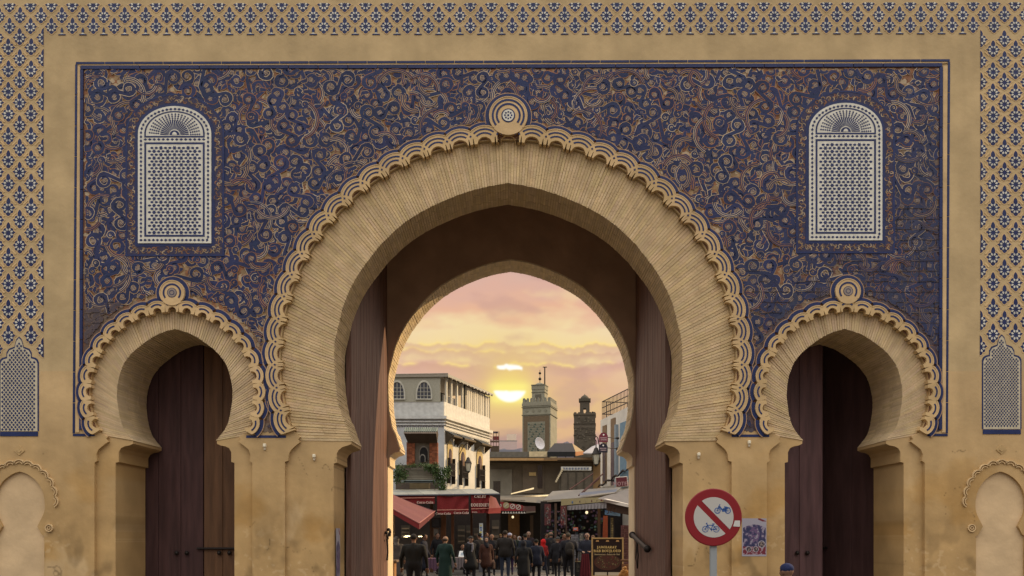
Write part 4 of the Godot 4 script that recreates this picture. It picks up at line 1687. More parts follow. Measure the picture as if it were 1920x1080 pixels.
func white_house() -> void:
	var o := thing("white_house", "tall white house with an open roof terrace and three arched windows on its sunlit side", "house", Vector3(-3.23, 0, -30))
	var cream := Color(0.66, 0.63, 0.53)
	var grey := Color(0.55, 0.56, 0.52)  # cream with shade put in, for trim on the street face
	var foot := PackedVector2Array([Vector2(0, 0), Vector2(2.16, -5.7), Vector2(-2.5, -10.0), Vector2(-8.0, -6.0), Vector2(-8.0, 0)])
	var w := MB.new()
	w.col = cream
	for i in foot.size():
		var a := foot[i]
		var b := foot[(i + 1) % foot.size()]
		w.col = cream if i == 0 else Color(0.47, 0.49, 0.48)  # shade put into the colour: faces away from the sun are greyer
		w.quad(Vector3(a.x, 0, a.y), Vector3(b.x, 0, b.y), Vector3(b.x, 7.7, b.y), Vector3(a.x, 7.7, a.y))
	var top := PackedVector2Array()
	for q in foot:
		top.append(Vector2(q.x, q.y))
	var idx := Geometry2D.triangulate_polygon(top)
	for i in range(0, idx.size(), 3):
		w.tri(Vector3(top[idx[i]].x, 7.7, top[idx[i]].y), Vector3(top[idx[i + 1]].x, 7.7, top[idx[i + 1]].y), Vector3(top[idx[i + 2]].x, 7.7, top[idx[i + 2]].y))
	part(o, "wall", w.mesh(M.plain))
	var u := Vector3(2.16, 0, -5.7).normalized()
	var n := Vector3(5.7, 0, 2.16).normalized()
	var T := Transform3D(Basis(u, Vector3.UP, n), Vector3.ZERO)
	var L := Transform3D(Basis.IDENTITY, Vector3(-8.0, 0, 0))
	# cornices on both faces
	var c := MB.new()
	for e in [[7.66, 0.16, 0.16], [7.45, 0.05, 0.10], [7.3, 0.05, 0.07]]:
		c.col = cream
		c.box(T * Vector3(3.08, e[0], e[2] / 2), Vector3(6.3, e[1], e[2]), T.basis)
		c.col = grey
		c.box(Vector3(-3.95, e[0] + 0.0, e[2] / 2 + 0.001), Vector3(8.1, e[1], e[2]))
	part(o, "cornice", c.mesh(M.any))
	var dn := MB.new()
	for i in 60:
		dn.col = cream
		dn.box(T * Vector3(0.08 + i * 0.1, 7.06, 0.03), Vector3(0.06, 0.08, 0.06), T.basis)
	for i in 40:
		dn.col = Color(0.2, 0.2, 0.22)
		dn.ball(Vector3(-0.1 - i * 0.135, 7.22, 0.02), Vector3(0.05, 0.035, 0.03), 4, 6)
	stuff(part(o, "dentil_row", dn.mesh(M.any)))
	# parapet and roof terrace, sunlit side
	var par := MB.new()
	par.col = cream
	par.box(T * Vector3(3.05, 8.1, -0.06), Vector3(6.1, 0.72, 0.12), T.basis)
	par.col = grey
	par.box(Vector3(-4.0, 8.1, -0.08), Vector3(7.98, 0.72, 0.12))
	part(o, "parapet", par.mesh(M.any))
	for x in [0.35, 0.95, 1.65, 2.35, 2.65]:
		var p := MB.new()
		p.col = Color(0.66, 0.62, 0.5) if x < 2.5 else Color(0.06, 0.06, 0.05)
		p.box(T * Vector3(x, 9.1, -0.06), Vector3(0.11, 1.35, 0.1), T.basis)
		part(o, "terrace_post", p.mesh(M.any))
	for x in [3.3, 4.15, 5.0, 5.75]:
		var p := MB.new()
		p.col = Color(0.68, 0.62, 0.48)
		for k in 5:
			p.box(T * Vector3(x - 0.32 + k * 0.16, 9.05, -0.04 + 0.02 * (k % 2)), Vector3(0.155, 1.2, 0.03), T.basis)
		part(o, "curtain", p.mesh(M.cloth))
		var q := MB.new()
		q.col = Color(0.1, 0.09, 0.07)
		q.box(T * Vector3(x + 0.41, 9.05, -0.04), Vector3(0.05, 1.3, 0.06), T.basis)
		part(o, "terrace_post", q.mesh(M.any))
	var back := MB.new()
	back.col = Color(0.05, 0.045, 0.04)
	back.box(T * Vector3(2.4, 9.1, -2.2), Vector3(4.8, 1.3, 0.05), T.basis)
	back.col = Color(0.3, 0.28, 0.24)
	for k in 3:
		back.box(T * Vector3(0.75 + k * 0.62, 8.75, -0.4), Vector3(0.3, 0.42, 0.06), T.basis)
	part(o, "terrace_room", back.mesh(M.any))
	var fr := MB.new()
	fr.col = Color(0.1, 0.08, 0.06)
	fr.box(T * Vector3(3.05, 9.78, 0.02), Vector3(6.2, 0.05, 0.3), T.basis)
	for i in 26:
		fr.col = Color(0.1, 0.08, 0.06) if i % 2 else Color(0.55, 0.5, 0.4)
		fr.box(T * Vector3(0.1 + i * 0.235, 9.73, 0.19), Vector3(0.12, 0.1, 0.03), T.basis)
	part(o, "awning_fringe", fr.mesh(M.any))
	# tented wall over the street side with two pointed windows
	var tent := MB.new()
	tent.col = Color(0.42, 0.41, 0.32)
	tent.box(Vector3(-4.1, 9.1, -0.03), Vector3(7.8, 1.3, 0.06))
	part(o, "tent_wall", tent.mesh(M.cloth))
	for x in [5.62, 6.98]:
		arched_window(o, L, x, 8.56, 9.54, 0.84, Color(0.5, 0.49, 0.4), Color(0.045, 0.05, 0.055), 3)
	var roof := MB.new()
	roof.col = Color(0.6, 0.5, 0.39)
	var e0 := Vector3(-8.1, 9.72, 0.14)
	var e1 := Vector3(0.2, 9.84, 0.14)
	var e2 := T * Vector3(6.2, 9.84, 0.2)
	var ridge := Vector3(-1.1, 10.5, -3.2)
	var ridge0 := Vector3(-6.5, 10.5, -3.2)
	roof.tri(e1, e2, ridge)
	roof.quad(e0, e1, ridge, ridge0)
	roof.quad(e2, Vector3(-8.1, 9.75, -8.0), ridge0, ridge)
	roof.col = Color(0.55, 0.52, 0.43)
	roof.quad(e0 - Vector3(0, 0.1, 0.05), e1 - Vector3(0, 0.13, 0.05), e1, e0)
	roof.quad(e1 - Vector3(0, 0.13, 0.05), e2 - Vector3(0, 0.1, 0), e2, e1)
	part(o, "tent_roof", roof.mesh(M.cloth))
	var rope := MB.new()
	rope.col = Color(0.3, 0.28, 0.24)
	rope.tube([e0 + Vector3(0, 0.02, 0.01), e1 + Vector3(0, 0.02, 0.01)], [0.02, 0.02], 5)
	part(o, "eave_pole", rope.mesh(M.any))
	# arched windows with hoods and balconies on the sunlit side
	for x in [[0.62, 0.62], [2.2, 0.85], [4.55, 0.85]]:
		var hood := MB.new()
		hood.col = Color(0.05, 0.055, 0.06)
		var hw: float = x[1] * 0.85
		var hx: float = x[0]
		hood.quad(T * Vector3(hx - hw, 6.76, 0.5), T * Vector3(hx + hw, 6.76, 0.5), T * Vector3(hx + hw, 7.02, 0.02), T * Vector3(hx - hw, 7.02, 0.02))
		hood.col = Color(0.13, 0.1, 0.06)
		hood.quad(T * Vector3(hx - hw, 6.7, 0.48), T * Vector3(hx - hw, 6.7, 0.02), T * Vector3(hx + hw, 6.7, 0.02), T * Vector3(hx + hw, 6.7, 0.48))
		hood.box(T * Vector3(hx, 6.73, 0.48), Vector3(hw * 2, 0.08, 0.04), T.basis)
		for s in [-1.0, 1.0]:
			hood.tri(T * Vector3(hx + s * hw, 6.7, 0.48), T * Vector3(hx + s * hw, 7.02, 0.02), T * Vector3(hx + s * hw, 6.3, 0.02))
			hood.tri(T * Vector3(hx + s * hw, 6.7, 0.48), T * Vector3(hx + s * hw, 6.3, 0.02), T * Vector3(hx + s * hw, 7.02, 0.02))
		part(o, "window_hood", hood.mesh(M.any))
		var wf := MB.new()
		wf.col = Color(0.55, 0.43, 0.2)
		wf.prism(arch_outline(hx, 4.9, 6.55, x[1], 0.1), 0.0, 0.05)
		var win := part(o, "window", wf.mesh(M.any), "", T.origin, T.basis)
		var pn := MB.new()
		pn.col = Color(0.05, 0.03, 0.02)
		pn.prism(arch_outline(hx, 4.95, 6.15, x[1] * 0.68, 0.3), 0.0, 0.055)
		pn.col = Color(0.16, 0.1, 0.06)
		pn.prism(PackedVector2Array([Vector2(hx - 0.02, 5.3), Vector2(hx + x[1] * 0.3, 5.3), Vector2(hx + x[1] * 0.3, 5.9), Vector2(hx + 0.04, 6.02)]), 0.0, 0.06)
		part(win, "pane", pn.mesh(M.glass))
		var rail := MB.new()
		for k in 9:
			rail.box(Vector3(hx - x[1] * 0.42 + k * x[1] * 0.105, 5.05, 0.2), Vector3(0.025, 0.62, 0.025))
		for y in [4.75, 5.05, 5.36]:
			rail.box(Vector3(hx, y, 0.2), Vector3(x[1] * 0.95, 0.035, 0.03))
		for s in [-0.46, 0.46]:
			rail.box(Vector3(hx + s * x[1], 5.0, 0.1), Vector3(0.04, 1.3, 0.2))
		part(win, "balcony_rail", rail.mesh(M.iron))
	lantern("wall_lantern", "black street lantern on a scrolled bracket before the white house", at(878, 884, 41.0), 1.0, [Vector3(0, 1.05, 0), Vector3(0.05, 1.25, -0.05), Vector3(-0.08, 1.45, -0.3), Vector3(-0.28, 1.3, -0.7), Vector3(-0.5, 0.95, -1.0), Vector3(-0.5, 0.2, -1.2)])


func loggia() -> void:
	var d := 39.6
	var o := thing("brick_loggia", "loggia of two red brick piers, a tiled hood and a horseshoe niche", "loggia")
	var brick := Color(0.30, 0.105, 0.05)
	for x in [[762.0, 777.5], [805.0, 820.5]]:
		var p := MB.new()
		var y := 872.0
		while y > 831.0:
			for k in 3:
				var w: float = (x[1] - x[0]) / 3.0
				slab(p, x[0] + k * w + 0.15, y, x[0] + (k + 1) * w - 0.15, y - 2.5, d - rng.randf_range(0.0, 0.02), 0.5, tint(brick, rng.randf_range(0.6, 1.1)))
			y -= 2.9
		slab(p, x[0] + 0.4, 872, x[1] - 0.4, 830, d + 0.03, 0.44, Color(0.2, 0.14, 0.1))
		part(o, "brick_pier", p.mesh(M.any))
	var back := MB.new()
	slab(back, 777, 912, 806, 826, d + 0.22, 0.2, Color(0.2, 0.19, 0.15))
	slab(back, 742, 917, 822, 872, d + 0.1, 0.4, Color(0.11, 0.09, 0.07))
	part(o, "back_wall", back.mesh(M.any))
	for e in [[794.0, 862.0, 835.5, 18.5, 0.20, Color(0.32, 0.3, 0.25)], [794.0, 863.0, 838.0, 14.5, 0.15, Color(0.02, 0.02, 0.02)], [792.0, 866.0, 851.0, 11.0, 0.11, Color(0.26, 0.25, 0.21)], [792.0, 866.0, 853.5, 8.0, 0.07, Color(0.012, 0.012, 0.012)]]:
		var a := at(e[0], e[1], d)
		var b := at(e[0], e[2], d)
		var m := MB.new()
		m.col = e[5]
		m.prism(arch_outline(a.x, a.y, b.y, e[3] * d / 1560.0, 0.15), 0.0, 0.03)
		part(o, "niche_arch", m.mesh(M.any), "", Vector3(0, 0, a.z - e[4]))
	var hood := MB.new()
	hood.col = Color(0.16, 0.17, 0.15)
	var h0 := at(757, 809, 38.9)
	var h1 := at(818, 809, 38.9)
	var k0 := at(761, 802.5, 39.9)
	var k1 := at(820, 802.5, 39.9)
	hood.quad(h0, h1, k1, k0)
	slab(hood, 757, 812.5, 818, 809, 38.9, 0.1, Color(0.36, 0.3, 0.24))
	hood.col = Color(0.07, 0.05, 0.035)
	var s0 := at(765, 831, 39.6)
	var s1 := at(820, 831, 39.6)
	hood.quad(s0, s1, at(818, 812.5, 38.95), at(757, 812.5, 38.95))
	hood.quad(s1, at(822, 815, 40.2), k1, at(818, 812.5, 38.95))
	part(o, "hood", hood.mesh(M.any))
	for i in 17:
		var t := MB.new()
		t.col = Color(0.17, 0.2, 0.16) * rng.randf_range(0.7, 1.2)
		var x := lerpf(759, 818, i / 16.0)
		t.tube([at(x, 809.2, 38.88), at(x + 1.5, 802.3, 39.9)], [0.035, 0.035], 5)
		part(o, "roof_tile", t.mesh(M.any))
	for i in 9:
		var s := MB.new()
		s.col = Color(0.17, 0.16, 0.12) * rng.randf_range(0.75, 1.2)
		var y := 878.0 + i * 3.0
		var inset := (8 - i) * 1.7
		slab(s, 757 + inset, y + 2.2, 815 - inset * 0.3, y, 38.9 - i * 0.05, 0.06, s.col)
		part(o, "balcony_slat", s.mesh(M.any))
	var apron := MB.new()
	slab(apron, 752, 904.5, 816, 900, 38.5, 0.08, Color(0.17, 0.2, 0.19))
	slab(apron, 768, 916, 806, 906, 39.2, 0.05, Color(0.3, 0.24, 0.14))
	part(o, "balcony_edge", apron.mesh(M.any))
	var g := MB.new()
	leaves(g, at(750, 884, 38.6), Vector3(0.42, 0.48, 0.3), 620, 0.06, 0.5)
	single("creeper", "green creeper bushing over the left end of the slatted balcony", "plant", g.mesh(M.leaf))
	var g2 := MB.new()
	for q in [[822, 884, 0.35, 0.4], [826, 896, 0.36, 0.5], [816, 876, 0.3, 0.25], [830, 905, 0.2, 0.4], [806, 874, 0.3, 0.15], [838, 880, 0.22, 0.3]]:
		leaves(g2, at(q[0], q[1], 38.5), Vector3(q[2], q[3], 0.25), 230, 0.065, 0.8)
	single("creeper", "long green creeper trailing from the right end of the slatted balcony", "plant", g2.mesh(M.leaf))
	var g3 := MB.new()
	leaves(g3, at(785, 872, 38.7), Vector3(0.65, 0.12, 0.2), 200, 0.05, 0.3)
	single("creeper", "thin row of green leaves along the top of the slatted balcony below the niche", "plant", g3.mesh(M.leaf))


func awning_cloth(mb: MB, a: Vector3, b: Vector3, c: Vector3, d: Vector3, col: Color, sag := 0.06, n := 8) -> void:   # a, b along the wall; c, d along the front edge (c below b)
	for i in n:
		for j in 4:
			var f := func(s: float, t: float) -> Vector3: return a.lerp(b, s).lerp(d.lerp(c, s), t) - Vector3(0, sag * sin(PI * t) * (0.6 + 0.4 * cos(s * 11.0)), 0)
			mb.col = tint(col, 1.0 + 0.06 * sin(i * 2.3 + j))
			mb.quad(f.call(float(i) / n, (j + 1) / 4.0), f.call((i + 1.0) / n, (j + 1) / 4.0), f.call((i + 1.0) / n, j / 4.0), f.call(float(i) / n, j / 4.0))


func letters(parent: Node3D, s: String, p: Vector3, h: float, c: Color, turn := 0.0, font := "Droid Sans", italic := false, weight := 700) -> void:
	var m := material(c, 0.6)
	part(parent, "lettering", text_mesh(s, h, m, font, weight, 0.008, italic), "", p, Basis(Vector3.UP, turn))


func left_stalls() -> void:
	# a low lean-to of metal sheets over the stalls
	var o := thing("stall_roof", "low lean-to roof of pale metal sheets over the red stalls", "roof")
	for i in 7:
		var m := MB.new()
		var s := rng.randf_range(0.85, 1.1)
		m.col = Color(0.25 * s, 0.26 * s, 0.23 * s)
		var x0 := 726.0 + i * 28.5
		var x1 := x0 + 28.0
		var zz := 0.01 * (i % 2)
		var rise := -i * 0.7
		m.quad(at(x0 + 12, 927.5 + rise * 0.5, 36.0 - zz), at(x1 + 12, 927.2 + rise * 0.5, 36.0 - zz), at(x1 - 4, 917.5 + rise * 0.2, 39.2 - zz), at(x0 - 4, 917.5 + rise * 0.2, 39.2 - zz))
		m.col = Color(0.12, 0.13, 0.16)
		m.quad(at(x0 + 12, 929.5 + rise * 0.5, 36.0 - zz), at(x1 + 12, 929.2 + rise * 0.5, 36.0 - zz), at(x1 + 12, 927.2 + rise * 0.5, 36.0 - zz), at(x0 + 12, 927.5 + rise * 0.5, 36.0 - zz))
		part(o, "roof_sheet", m.mesh(M.sheet))
	var red := Color(0.2, 0.026, 0.026)
	var front := thing("shop_front", "dark open cafe front under the red banners with wooden posts", "shop")
	var b := MB.new()
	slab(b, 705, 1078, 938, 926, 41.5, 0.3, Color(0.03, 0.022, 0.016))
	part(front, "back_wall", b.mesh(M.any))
	for x in [[733, 739, 0.2], [806, 812, 0.5], [826, 836, 1.0], [846, 851, 0.9], [882, 886, 0.4], [912, 918, 0.35]]:
		var p := MB.new()
		slab(p, x[0], 1076, x[1], 930, 38.2, 0.22, Color(0.21, 0.095, 0.045) * x[2])
		part(front, "post", p.mesh(M.any))
	for e in [[858, 872, 985, 1020], [874, 884, 985, 1030], [888, 897, 990, 1036], [922, 936, 975, 1030], [752, 768, 985, 1008]]:
		var p := MB.new()
		slab(p, e[0], e[3], e[1], e[2], 40.8, 0.1, Color(0.07, 0.055, 0.04))
		for k in 3:
			slab(p, e[0] + 1, lerpf(e[2], e[3], 0.3 * k + 0.3), e[1] - 1, lerpf(e[2], e[3], 0.3 * k + 0.22), 40.68, 0.05, Color(0.16, 0.12, 0.08))
		part(front, "shelf", p.mesh(M.any))
	# the long awning reaching towards the gate
	var a := thing("red_awning", "faded red awning sloping out towards the gate at the left of the street", "awning")
	var m := MB.new()
	awning_cloth(m, at(700, 934, 29.5), at(728, 922, 36.5), at(816, 958, 36.0), at(786, 981, 28.0), Color(0.17, 0.06, 0.055), 0.07)
	part(a, "canopy", m.mesh(M.cloth))
	var v := MB.new()
	v.col = Color(0.14, 0.035, 0.033)
	var c0 := at(786, 981, 28.0)
	var c1 := at(816, 958, 36.0)
	v.quad(c0 - Vector3(0, 0.21, 0), c1 - Vector3(0, 0.17, 0), c1, c0)
	v.col = red
	var w0 := at(700, 934, 29.5)
	v.quad(w0 - Vector3(0, 0.16, 0), c0 - Vector3(0, 0.21, 0), c0, w0)
	part(a, "valance", v.mesh(M.cloth))
	var side := MB.new()
	side.col = Color(0.3, 0.12, 0.1)
	side.tube([w0, c0], [0.025, 0.025], 5)
	side.tube([c0, c1], [0.025, 0.025], 5)
	part(a, "awning_rail", side.mesh(M.any))
	var yaw := atan2(-(c1.z - c0.z), c1.x - c0.x)
	letters(a, "ITI", (c0 + c1) * 0.5 - Vector3(-0.02, 0.13, -0.02), 0.13, Color(0.6, 0.4, 0.36), yaw)
	# banners hung along the front of the lean-to
	var d := 36.1
	var names := ["red banner with a white script name under the left end of the lean-to", "largest red banner, sagging in folds, under the middle of the lean-to", "red banner with white lettering right of the largest one"]
	for e in [[738.0, 815.0, 930.0, 944.5, 0], [819.5, 878.5, 929.0, 964.0, 1], [883.5, 917.0, 926.5, 962.0, 2]]:
		var t := thing("red_banner", names[e[4]], "banner", Vector3.ZERO, 0.0, "red banners along the lean-to")
		var cloth := MB.new()
		var n := 14
		var rows := 6
		var f := func(i: int, j: int) -> Vector3:
			var s := float(i) / n
			var k := float(j) / rows
			var sag: float = 0.05 * sin(PI * s) * (1.0 - k) * (1.0 if e[4] == 1 else 0.2)
			var fold := 0.035 * sin((s - 0.5) * (9.0 + 14.0 * k) + k * 3.0) * (1.0 if e[4] else 0.3)
			return at(lerpf(e[0], e[1], s), lerpf(e[2], e[3], k), d) + Vector3(0, -sag, fold)
		for i in n:
			for j in rows:
				cloth.col = red * (1.12 if j == rows - 1 else 1.0)
				cloth.quad(f.call(i, j + 1), f.call(i + 1, j + 1), f.call(i + 1, j), f.call(i, j))
		part(t, "cloth", cloth.mesh(M.cloth))
		var hem := MB.new()
		hem.col = Color(0.62, 0.3, 0.22)
		var hy: float = lerpf(e[2], e[3], 0.78) if e[4] else e[2] + 4.0
		hem.bar(at(e[0], hy, d - 0.06), at(e[1], hy - 1.0, d - 0.06), 0.02, 0.03)
		part(t, "hem", hem.mesh(M.cloth))
		var white := Color(0.72, 0.66, 0.6)
		if e[4] == 0:
			letters(t, "Coca-Cola", at(797, 942, d - 0.08), 0.11, white, 0.0, "Droid Serif", true)
		elif e[4] == 1:
			letters(t, "Coca-Cola", at(831, 963, d - 0.08), 0.1, white, 0.0, "Droid Serif", true)
			letters(t, "Coca-Cola", at(865, 961.5, d - 0.08), 0.1, white, 0.0, "Droid Serif", true)
		else:
			letters(t, "CALIU", at(900, 931, d - 0.08), 0.12, white, 0.0, "Droid Serif")
			letters(t, "EOEIDIET", at(900, 947, d - 0.09), 0.135, white, 0.0, "Droid Sans")
			letters(t, "Coca", at(890, 960, d - 0.08), 0.07, white, 0.0, "Droid Serif", true)
	var ea := thing("red_awning", "small red awning with a drooping end right of the lettered banner", "awning")
	var em := MB.new()
	awning_cloth(em, at(917, 928, 36.2), at(930, 934, 39.0), at(939, 952, 38.0), at(917, 953, 35.6), Color(0.2, 0.065, 0.06), 0.04)
	em.col = red
	em.quad(at(915, 963, 35.6), at(939, 962, 38.0), at(939, 952, 38.0), at(917, 953, 35.6))
	part(ea, "canopy", em.mesh(M.cloth))
	# things in the cafe front
	for e in [[757.0, 769.0, "left fluorescent tube lit under the red awning"], [784.0, 801.0, "right fluorescent tube lit under the red awning"]]:
		var p := at((e[0] + e[1]) / 2, 1006.0, 40.4)
		var ln: float = (e[1] - e[0]) * 39.6 / 1560.0
		var t := thing("tube_lamp", e[2], "lamp", p, 0.0, "fluorescent tubes in the cafe")
		var mb := MB.new()
		mb.tube([Vector3(-ln / 2, 0, 0), Vector3(ln / 2, 0.02, 0)], [0.024, 0.024], 8)
		part(t, "tube", mb.mesh(M.glow))
		var cap := MB.new()
		cap.box(Vector3(0, 0.055, -0.04), Vector3(ln + 0.06, 0.05, 0.05))
		part(t, "lamp_holder", cap.mesh(M.iron))
		var l := OmniLight3D.new()
		l.name = "tube_light"
		l.light_energy = 0.25
		l.light_color = Color(1.0, 0.93, 0.75)
		l.light_size = 0.05
		l.omni_range = 20.0
		l.omni_attenuation = 2.0
		l.shadow_enabled = true
		l.position = Vector3(0, -0.03, 0.09)
		t.add_child(l, true)
	var tv := MB.new()
	slab(tv, 809, 989, 826, 971, 37.6, 0.35, Color(0.035, 0.024, 0.02))
	slab(tv, 811, 987, 824, 973, 37.58, 0.02, Color(0.05, 0.045, 0.045))
	single("speaker_box", "dark brown box hung on the post beside the red awning", "box", tv.mesh(M.any))
	var mf := MB.new()
	slab(mf, 812, 1006, 823, 990, 38.0, 0.05, Color(0.2, 0.11, 0.06))
	slab(mf, 813.3, 1004.5, 821.7, 991.5, 37.98, 0.02, Color(0.22, 0.2, 0.17))
	single("framed_print", "small framed print on the cafe post under the brown box", "picture", mf.mesh(M.any))
	for e in [[804.0, 34.0, 0.55, Color(0.16, 0.09, 0.14), "low table under a purple patterned cloth beside the green robe"], [861.0, 35.5, 0.5, Color(0.2, 0.17, 0.17), "low table under a grey striped cloth behind the black coat"]]:
		var q := at(e[0], 1008.0, e[1])
		var t := thing("cafe_table", e[4], "table", Vector3(q.x, 0, q.z), 0.2, "cafe tables on the pavement")
		var top := MB.new()
		top.col = e[3]
		top.cbox(Vector3(0, 0.745, 0), Vector3(1.2, 0.03, 0.8), 0.01)
		for i in 20:
			var aa := -0.6 + i * 0.06
			top.col = e[3] * (1.0 if i % 2 else 0.65)
			top.quad(Vector3(aa, 0.3 + 0.08 * sin(i * 1.3), 0.41), Vector3(aa + 0.06, 0.3 + 0.08 * sin((i + 1) * 1.3), 0.41 + 0.015 * (i % 2)), Vector3(aa + 0.06, 0.745, 0.401), Vector3(aa, 0.745, 0.401))
		part(t, "tablecloth", top.mesh(M.cloth))
		for k in 4:
			var lg := MB.new()
			lg.col = Color(0.06, 0.05, 0.04)
			lg.box(Vector3(0.52 * (1 if k & 1 else -1), 0.365, 0.33 * (1 if k & 2 else -1)), Vector3(0.05, 0.73, 0.05))
			part(t, "leg", lg.mesh(M.any))
		var menu := MB.new()
		menu.col = Color(0.72, 0.74, 0.7)
		var mb := Basis(Vector3.RIGHT, -0.5)
		menu.box(Vector3(0, 0.14, 0), Vector3(0.32, 0.28, 0.012), mb)
		menu.col = Color(0.3, 0.36, 0.4)
		menu.box(Vector3(0, 0.14, 0.008), Vector3(0.16, 0.14, 0.004), mb)
		single("menu_card", "white menu card propped on the table %s" % ("beside the green robe" if e[0] < 830 else "behind the black coat"), "menu", menu.mesh(M.paint), Vector3(q.x + (-0.2 if e[0] < 830 else 0.15), 0.765, q.z + 0.1), -0.3, "menu cards on the cafe tables")
	var ad := thing("advert_banner", "tall narrow white and blue advertising banner standing at the cafe front", "banner")
	var ab := MB.new()
	slab(ab, 898.5, 1056, 905.5, 981, 36.5, 0.04, Color(0.45, 0.5, 0.5))
	for k in 16:
		var y := 984.0 + k * 4.2
		slab(ab, 899.2 + rng.randf() * 2.0, y + 2.6, 903 + rng.randf() * 2.0, y, 36.48 - k * 0.001, 0.02, Color(0.06, 0.12, 0.3) if k % 3 else Color(0.5, 0.45, 0.1))
	part(ad, "printed_face", ab.mesh(M.paint))
	var af := MB.new()
	slab(af, 897.9, 1073, 906.1, 1056, 36.55, 0.1, Color(0.1, 0.1, 0.11))
	part(ad, "stand", af.mesh(M.paint))


func centre_block() -> void:
	var o := thing("flat_roofed_house", "low brown flat roofed house across the end of the street", "house")
	var d := 58.0
	var w := MB.new()
	slab(w, 905, 1046, 1128, 864, d, 12.0, Color(0.15, 0.125, 0.09))
	slab(w, 914, 930, 960, 880, d - 0.1, 0.1, Color(0.22, 0.2, 0.155))
	slab(w, 980, 925, 1020, 870, d - 0.08, 0.08, Color(0.17, 0.135, 0.095))
	slab(w, 1112, 925, 1126, 866, d - 0.12, 0.12, Color(0.3, 0.19, 0.09))
	part(o, "wall", w.mesh(M.plain))
	var e := MB.new()
	slab(e, 910, 864.5, 1128, 857.5, d - 1.3, 1.5, Color(0.09, 0.06, 0.035))
	slab(e, 918, 863.5, 1045, 859, d - 1.36, 0.06, Color(0.42, 0.26, 0.11))
	slab(e, 1020, 862, 1126, 858, d - 1.38, 0.06, Color(0.2, 0.13, 0.07))
	part(o, "eave_beam", e.mesh(M.any))
	var p := MB.new()
	slab(p, 918, 857.4, 992, 847, d - 0.9, 0.3, Color(0.15, 0.14, 0.11))
	slab(p, 992, 856.5, 1027, 846.5, d - 1.0, 0.2, Color(0.6, 0.5, 0.3))
	part(o, "parapet", p.mesh(M.any))
	for q in [[925.0, 938.0, 902.0, 925.0], [1008.0, 1017.0, 872.0, 915.0], [1056.0, 1066.0, 908.0, 920.0]]:
		var m := MB.new()
		slab(m, q[0], q[3], q[1], q[2], d - 0.14, 0.06, Color(0.02, 0.018, 0.016))
		part(o, "window", m.mesh(M.glass))
	var lit := MB.new()
	slab(lit, 992, 892, 1005, 885.5, d - 0.16, 0.05, Color(0.6, 0.45, 0.2))  # a tan panel, brighter than the wall around it
	part(o, "pale_shutter", lit.mesh(M.any))
	var band := MB.new()
	slab(band, 1052, 882, 1109, 875, d - 1.5, 0.1, Color(0.5, 0.5, 0.45))
	for k in 9:
		slab(band, 1055 + k * 5.6, 880.5, 1059 + k * 5.6, 876.5, d - 1.52, 0.03, Color(0.14, 0.16, 0.2))
	part(o, "sign_band", band.mesh(M.paint))
	var st := MB.new()
	for k in 8:
		slab(st, 1041.5 + k * 1.7, 904 - k * 3.2, 1044.5 + k * 1.7, 900.6 - k * 3.2, d - 1.6, 0.5, Color(0.6, 0.52, 0.34))
	part(o, "stair_edge", st.mesh(M.any))
	var sh := MB.new()
	slab(sh, 1048, 925, 1112, 884, d - 1.4, 0.1, Color(0.09, 0.075, 0.055))
	for k in 4:
		slab(sh, 1052 + k * 15, 922, 1063 + k * 15, 886, d - 1.45, 0.04, Color(0.105, 0.09, 0.066))
	part(o, "boarding", sh.mesh(M.any))
	for e2 in [[975.0, 905.0, 960.0, 922.0], [1010.0, 918.0, 975.0, 928.0]]:
		var pl := MB.new()
		pl.col = Color(0.75, 0.62, 0.36)
		pl.quad(at(e2[2] - 2, e2[3] + 5, d - 6.0), at(e2[0] + 26, e2[1] + 12, d - 6.0), at(e2[0] + 26, e2[1] + 9, d - 5.0), at(e2[2] - 2, e2[3] + 3, d - 5.0))
		part(o, "roof_board", pl.mesh(M.sheet))
	# things on the roof
	var shed := thing("roof_shed", "narrow rickety shed with red panels on the flat roof beside the white house", "shed")
	var s := MB.new()
	for k in 4:
		slab(s, 920 + k * 5.0, 857, 921 + k * 5.0, 809, d - 0.6, 0.1, Color(0.12, 0.08, 0.05))
	slab(s, 919, 829, 936, 826, d - 0.7, 0.2, Color(0.13, 0.09, 0.06))
	slab(s, 924, 825, 935, 818, d - 0.5, 0.05, Color(0.3, 0.07, 0.07))
	slab(s, 919, 812, 934, 809, d - 0.6, 0.2, Color(0.1, 0.08, 0.1))
	slab(s, 921, 852, 935, 836, d - 0.5, 0.06, Color(0.16, 0.12, 0.08))
	part(shed, "shed_frame", s.mesh(M.any))
	var rail := thing("roof_railing", "pale metal railing on the flat roof left of the tall minaret", "railing")
	for k in 26:
		var b := MB.new()
		slab(b, 936 + k * 1.3, 846, 936.5 + k * 1.3, 826, d + 3.0, 0.03, Color(0.35, 0.36, 0.34))
		part(rail, "bar", b.mesh(M.paint))
	var rt := MB.new()
	slab(rt, 935, 827.5, 970, 826, d + 3.0, 0.05, Color(0.3, 0.3, 0.3))
	part(rail, "top_rail", rt.mesh(M.paint))
	var rs := MB.new()
	slab(rs, 950, 825.8, 968, 814, d + 4.0, 0.1, Color(0.68, 0.55, 0.42))
	part(rail, "pale_screen", rs.mesh(M.paint))
	var rk := MB.new()
	slab(rk, 935, 848, 975, 843, d + 2.8, 0.3, Color(0.2, 0.21, 0.24))
	part(rail, "kerb", rk.mesh(M.paint))
	var dish := thing("satellite_dish", "white satellite dish on the flat roof before the tall minaret", "satellite dish", at(1011, 832, d - 0.5), 0.5)
	var dm := MB.new()
	dm.col = Color(0.62, 0.6, 0.6)
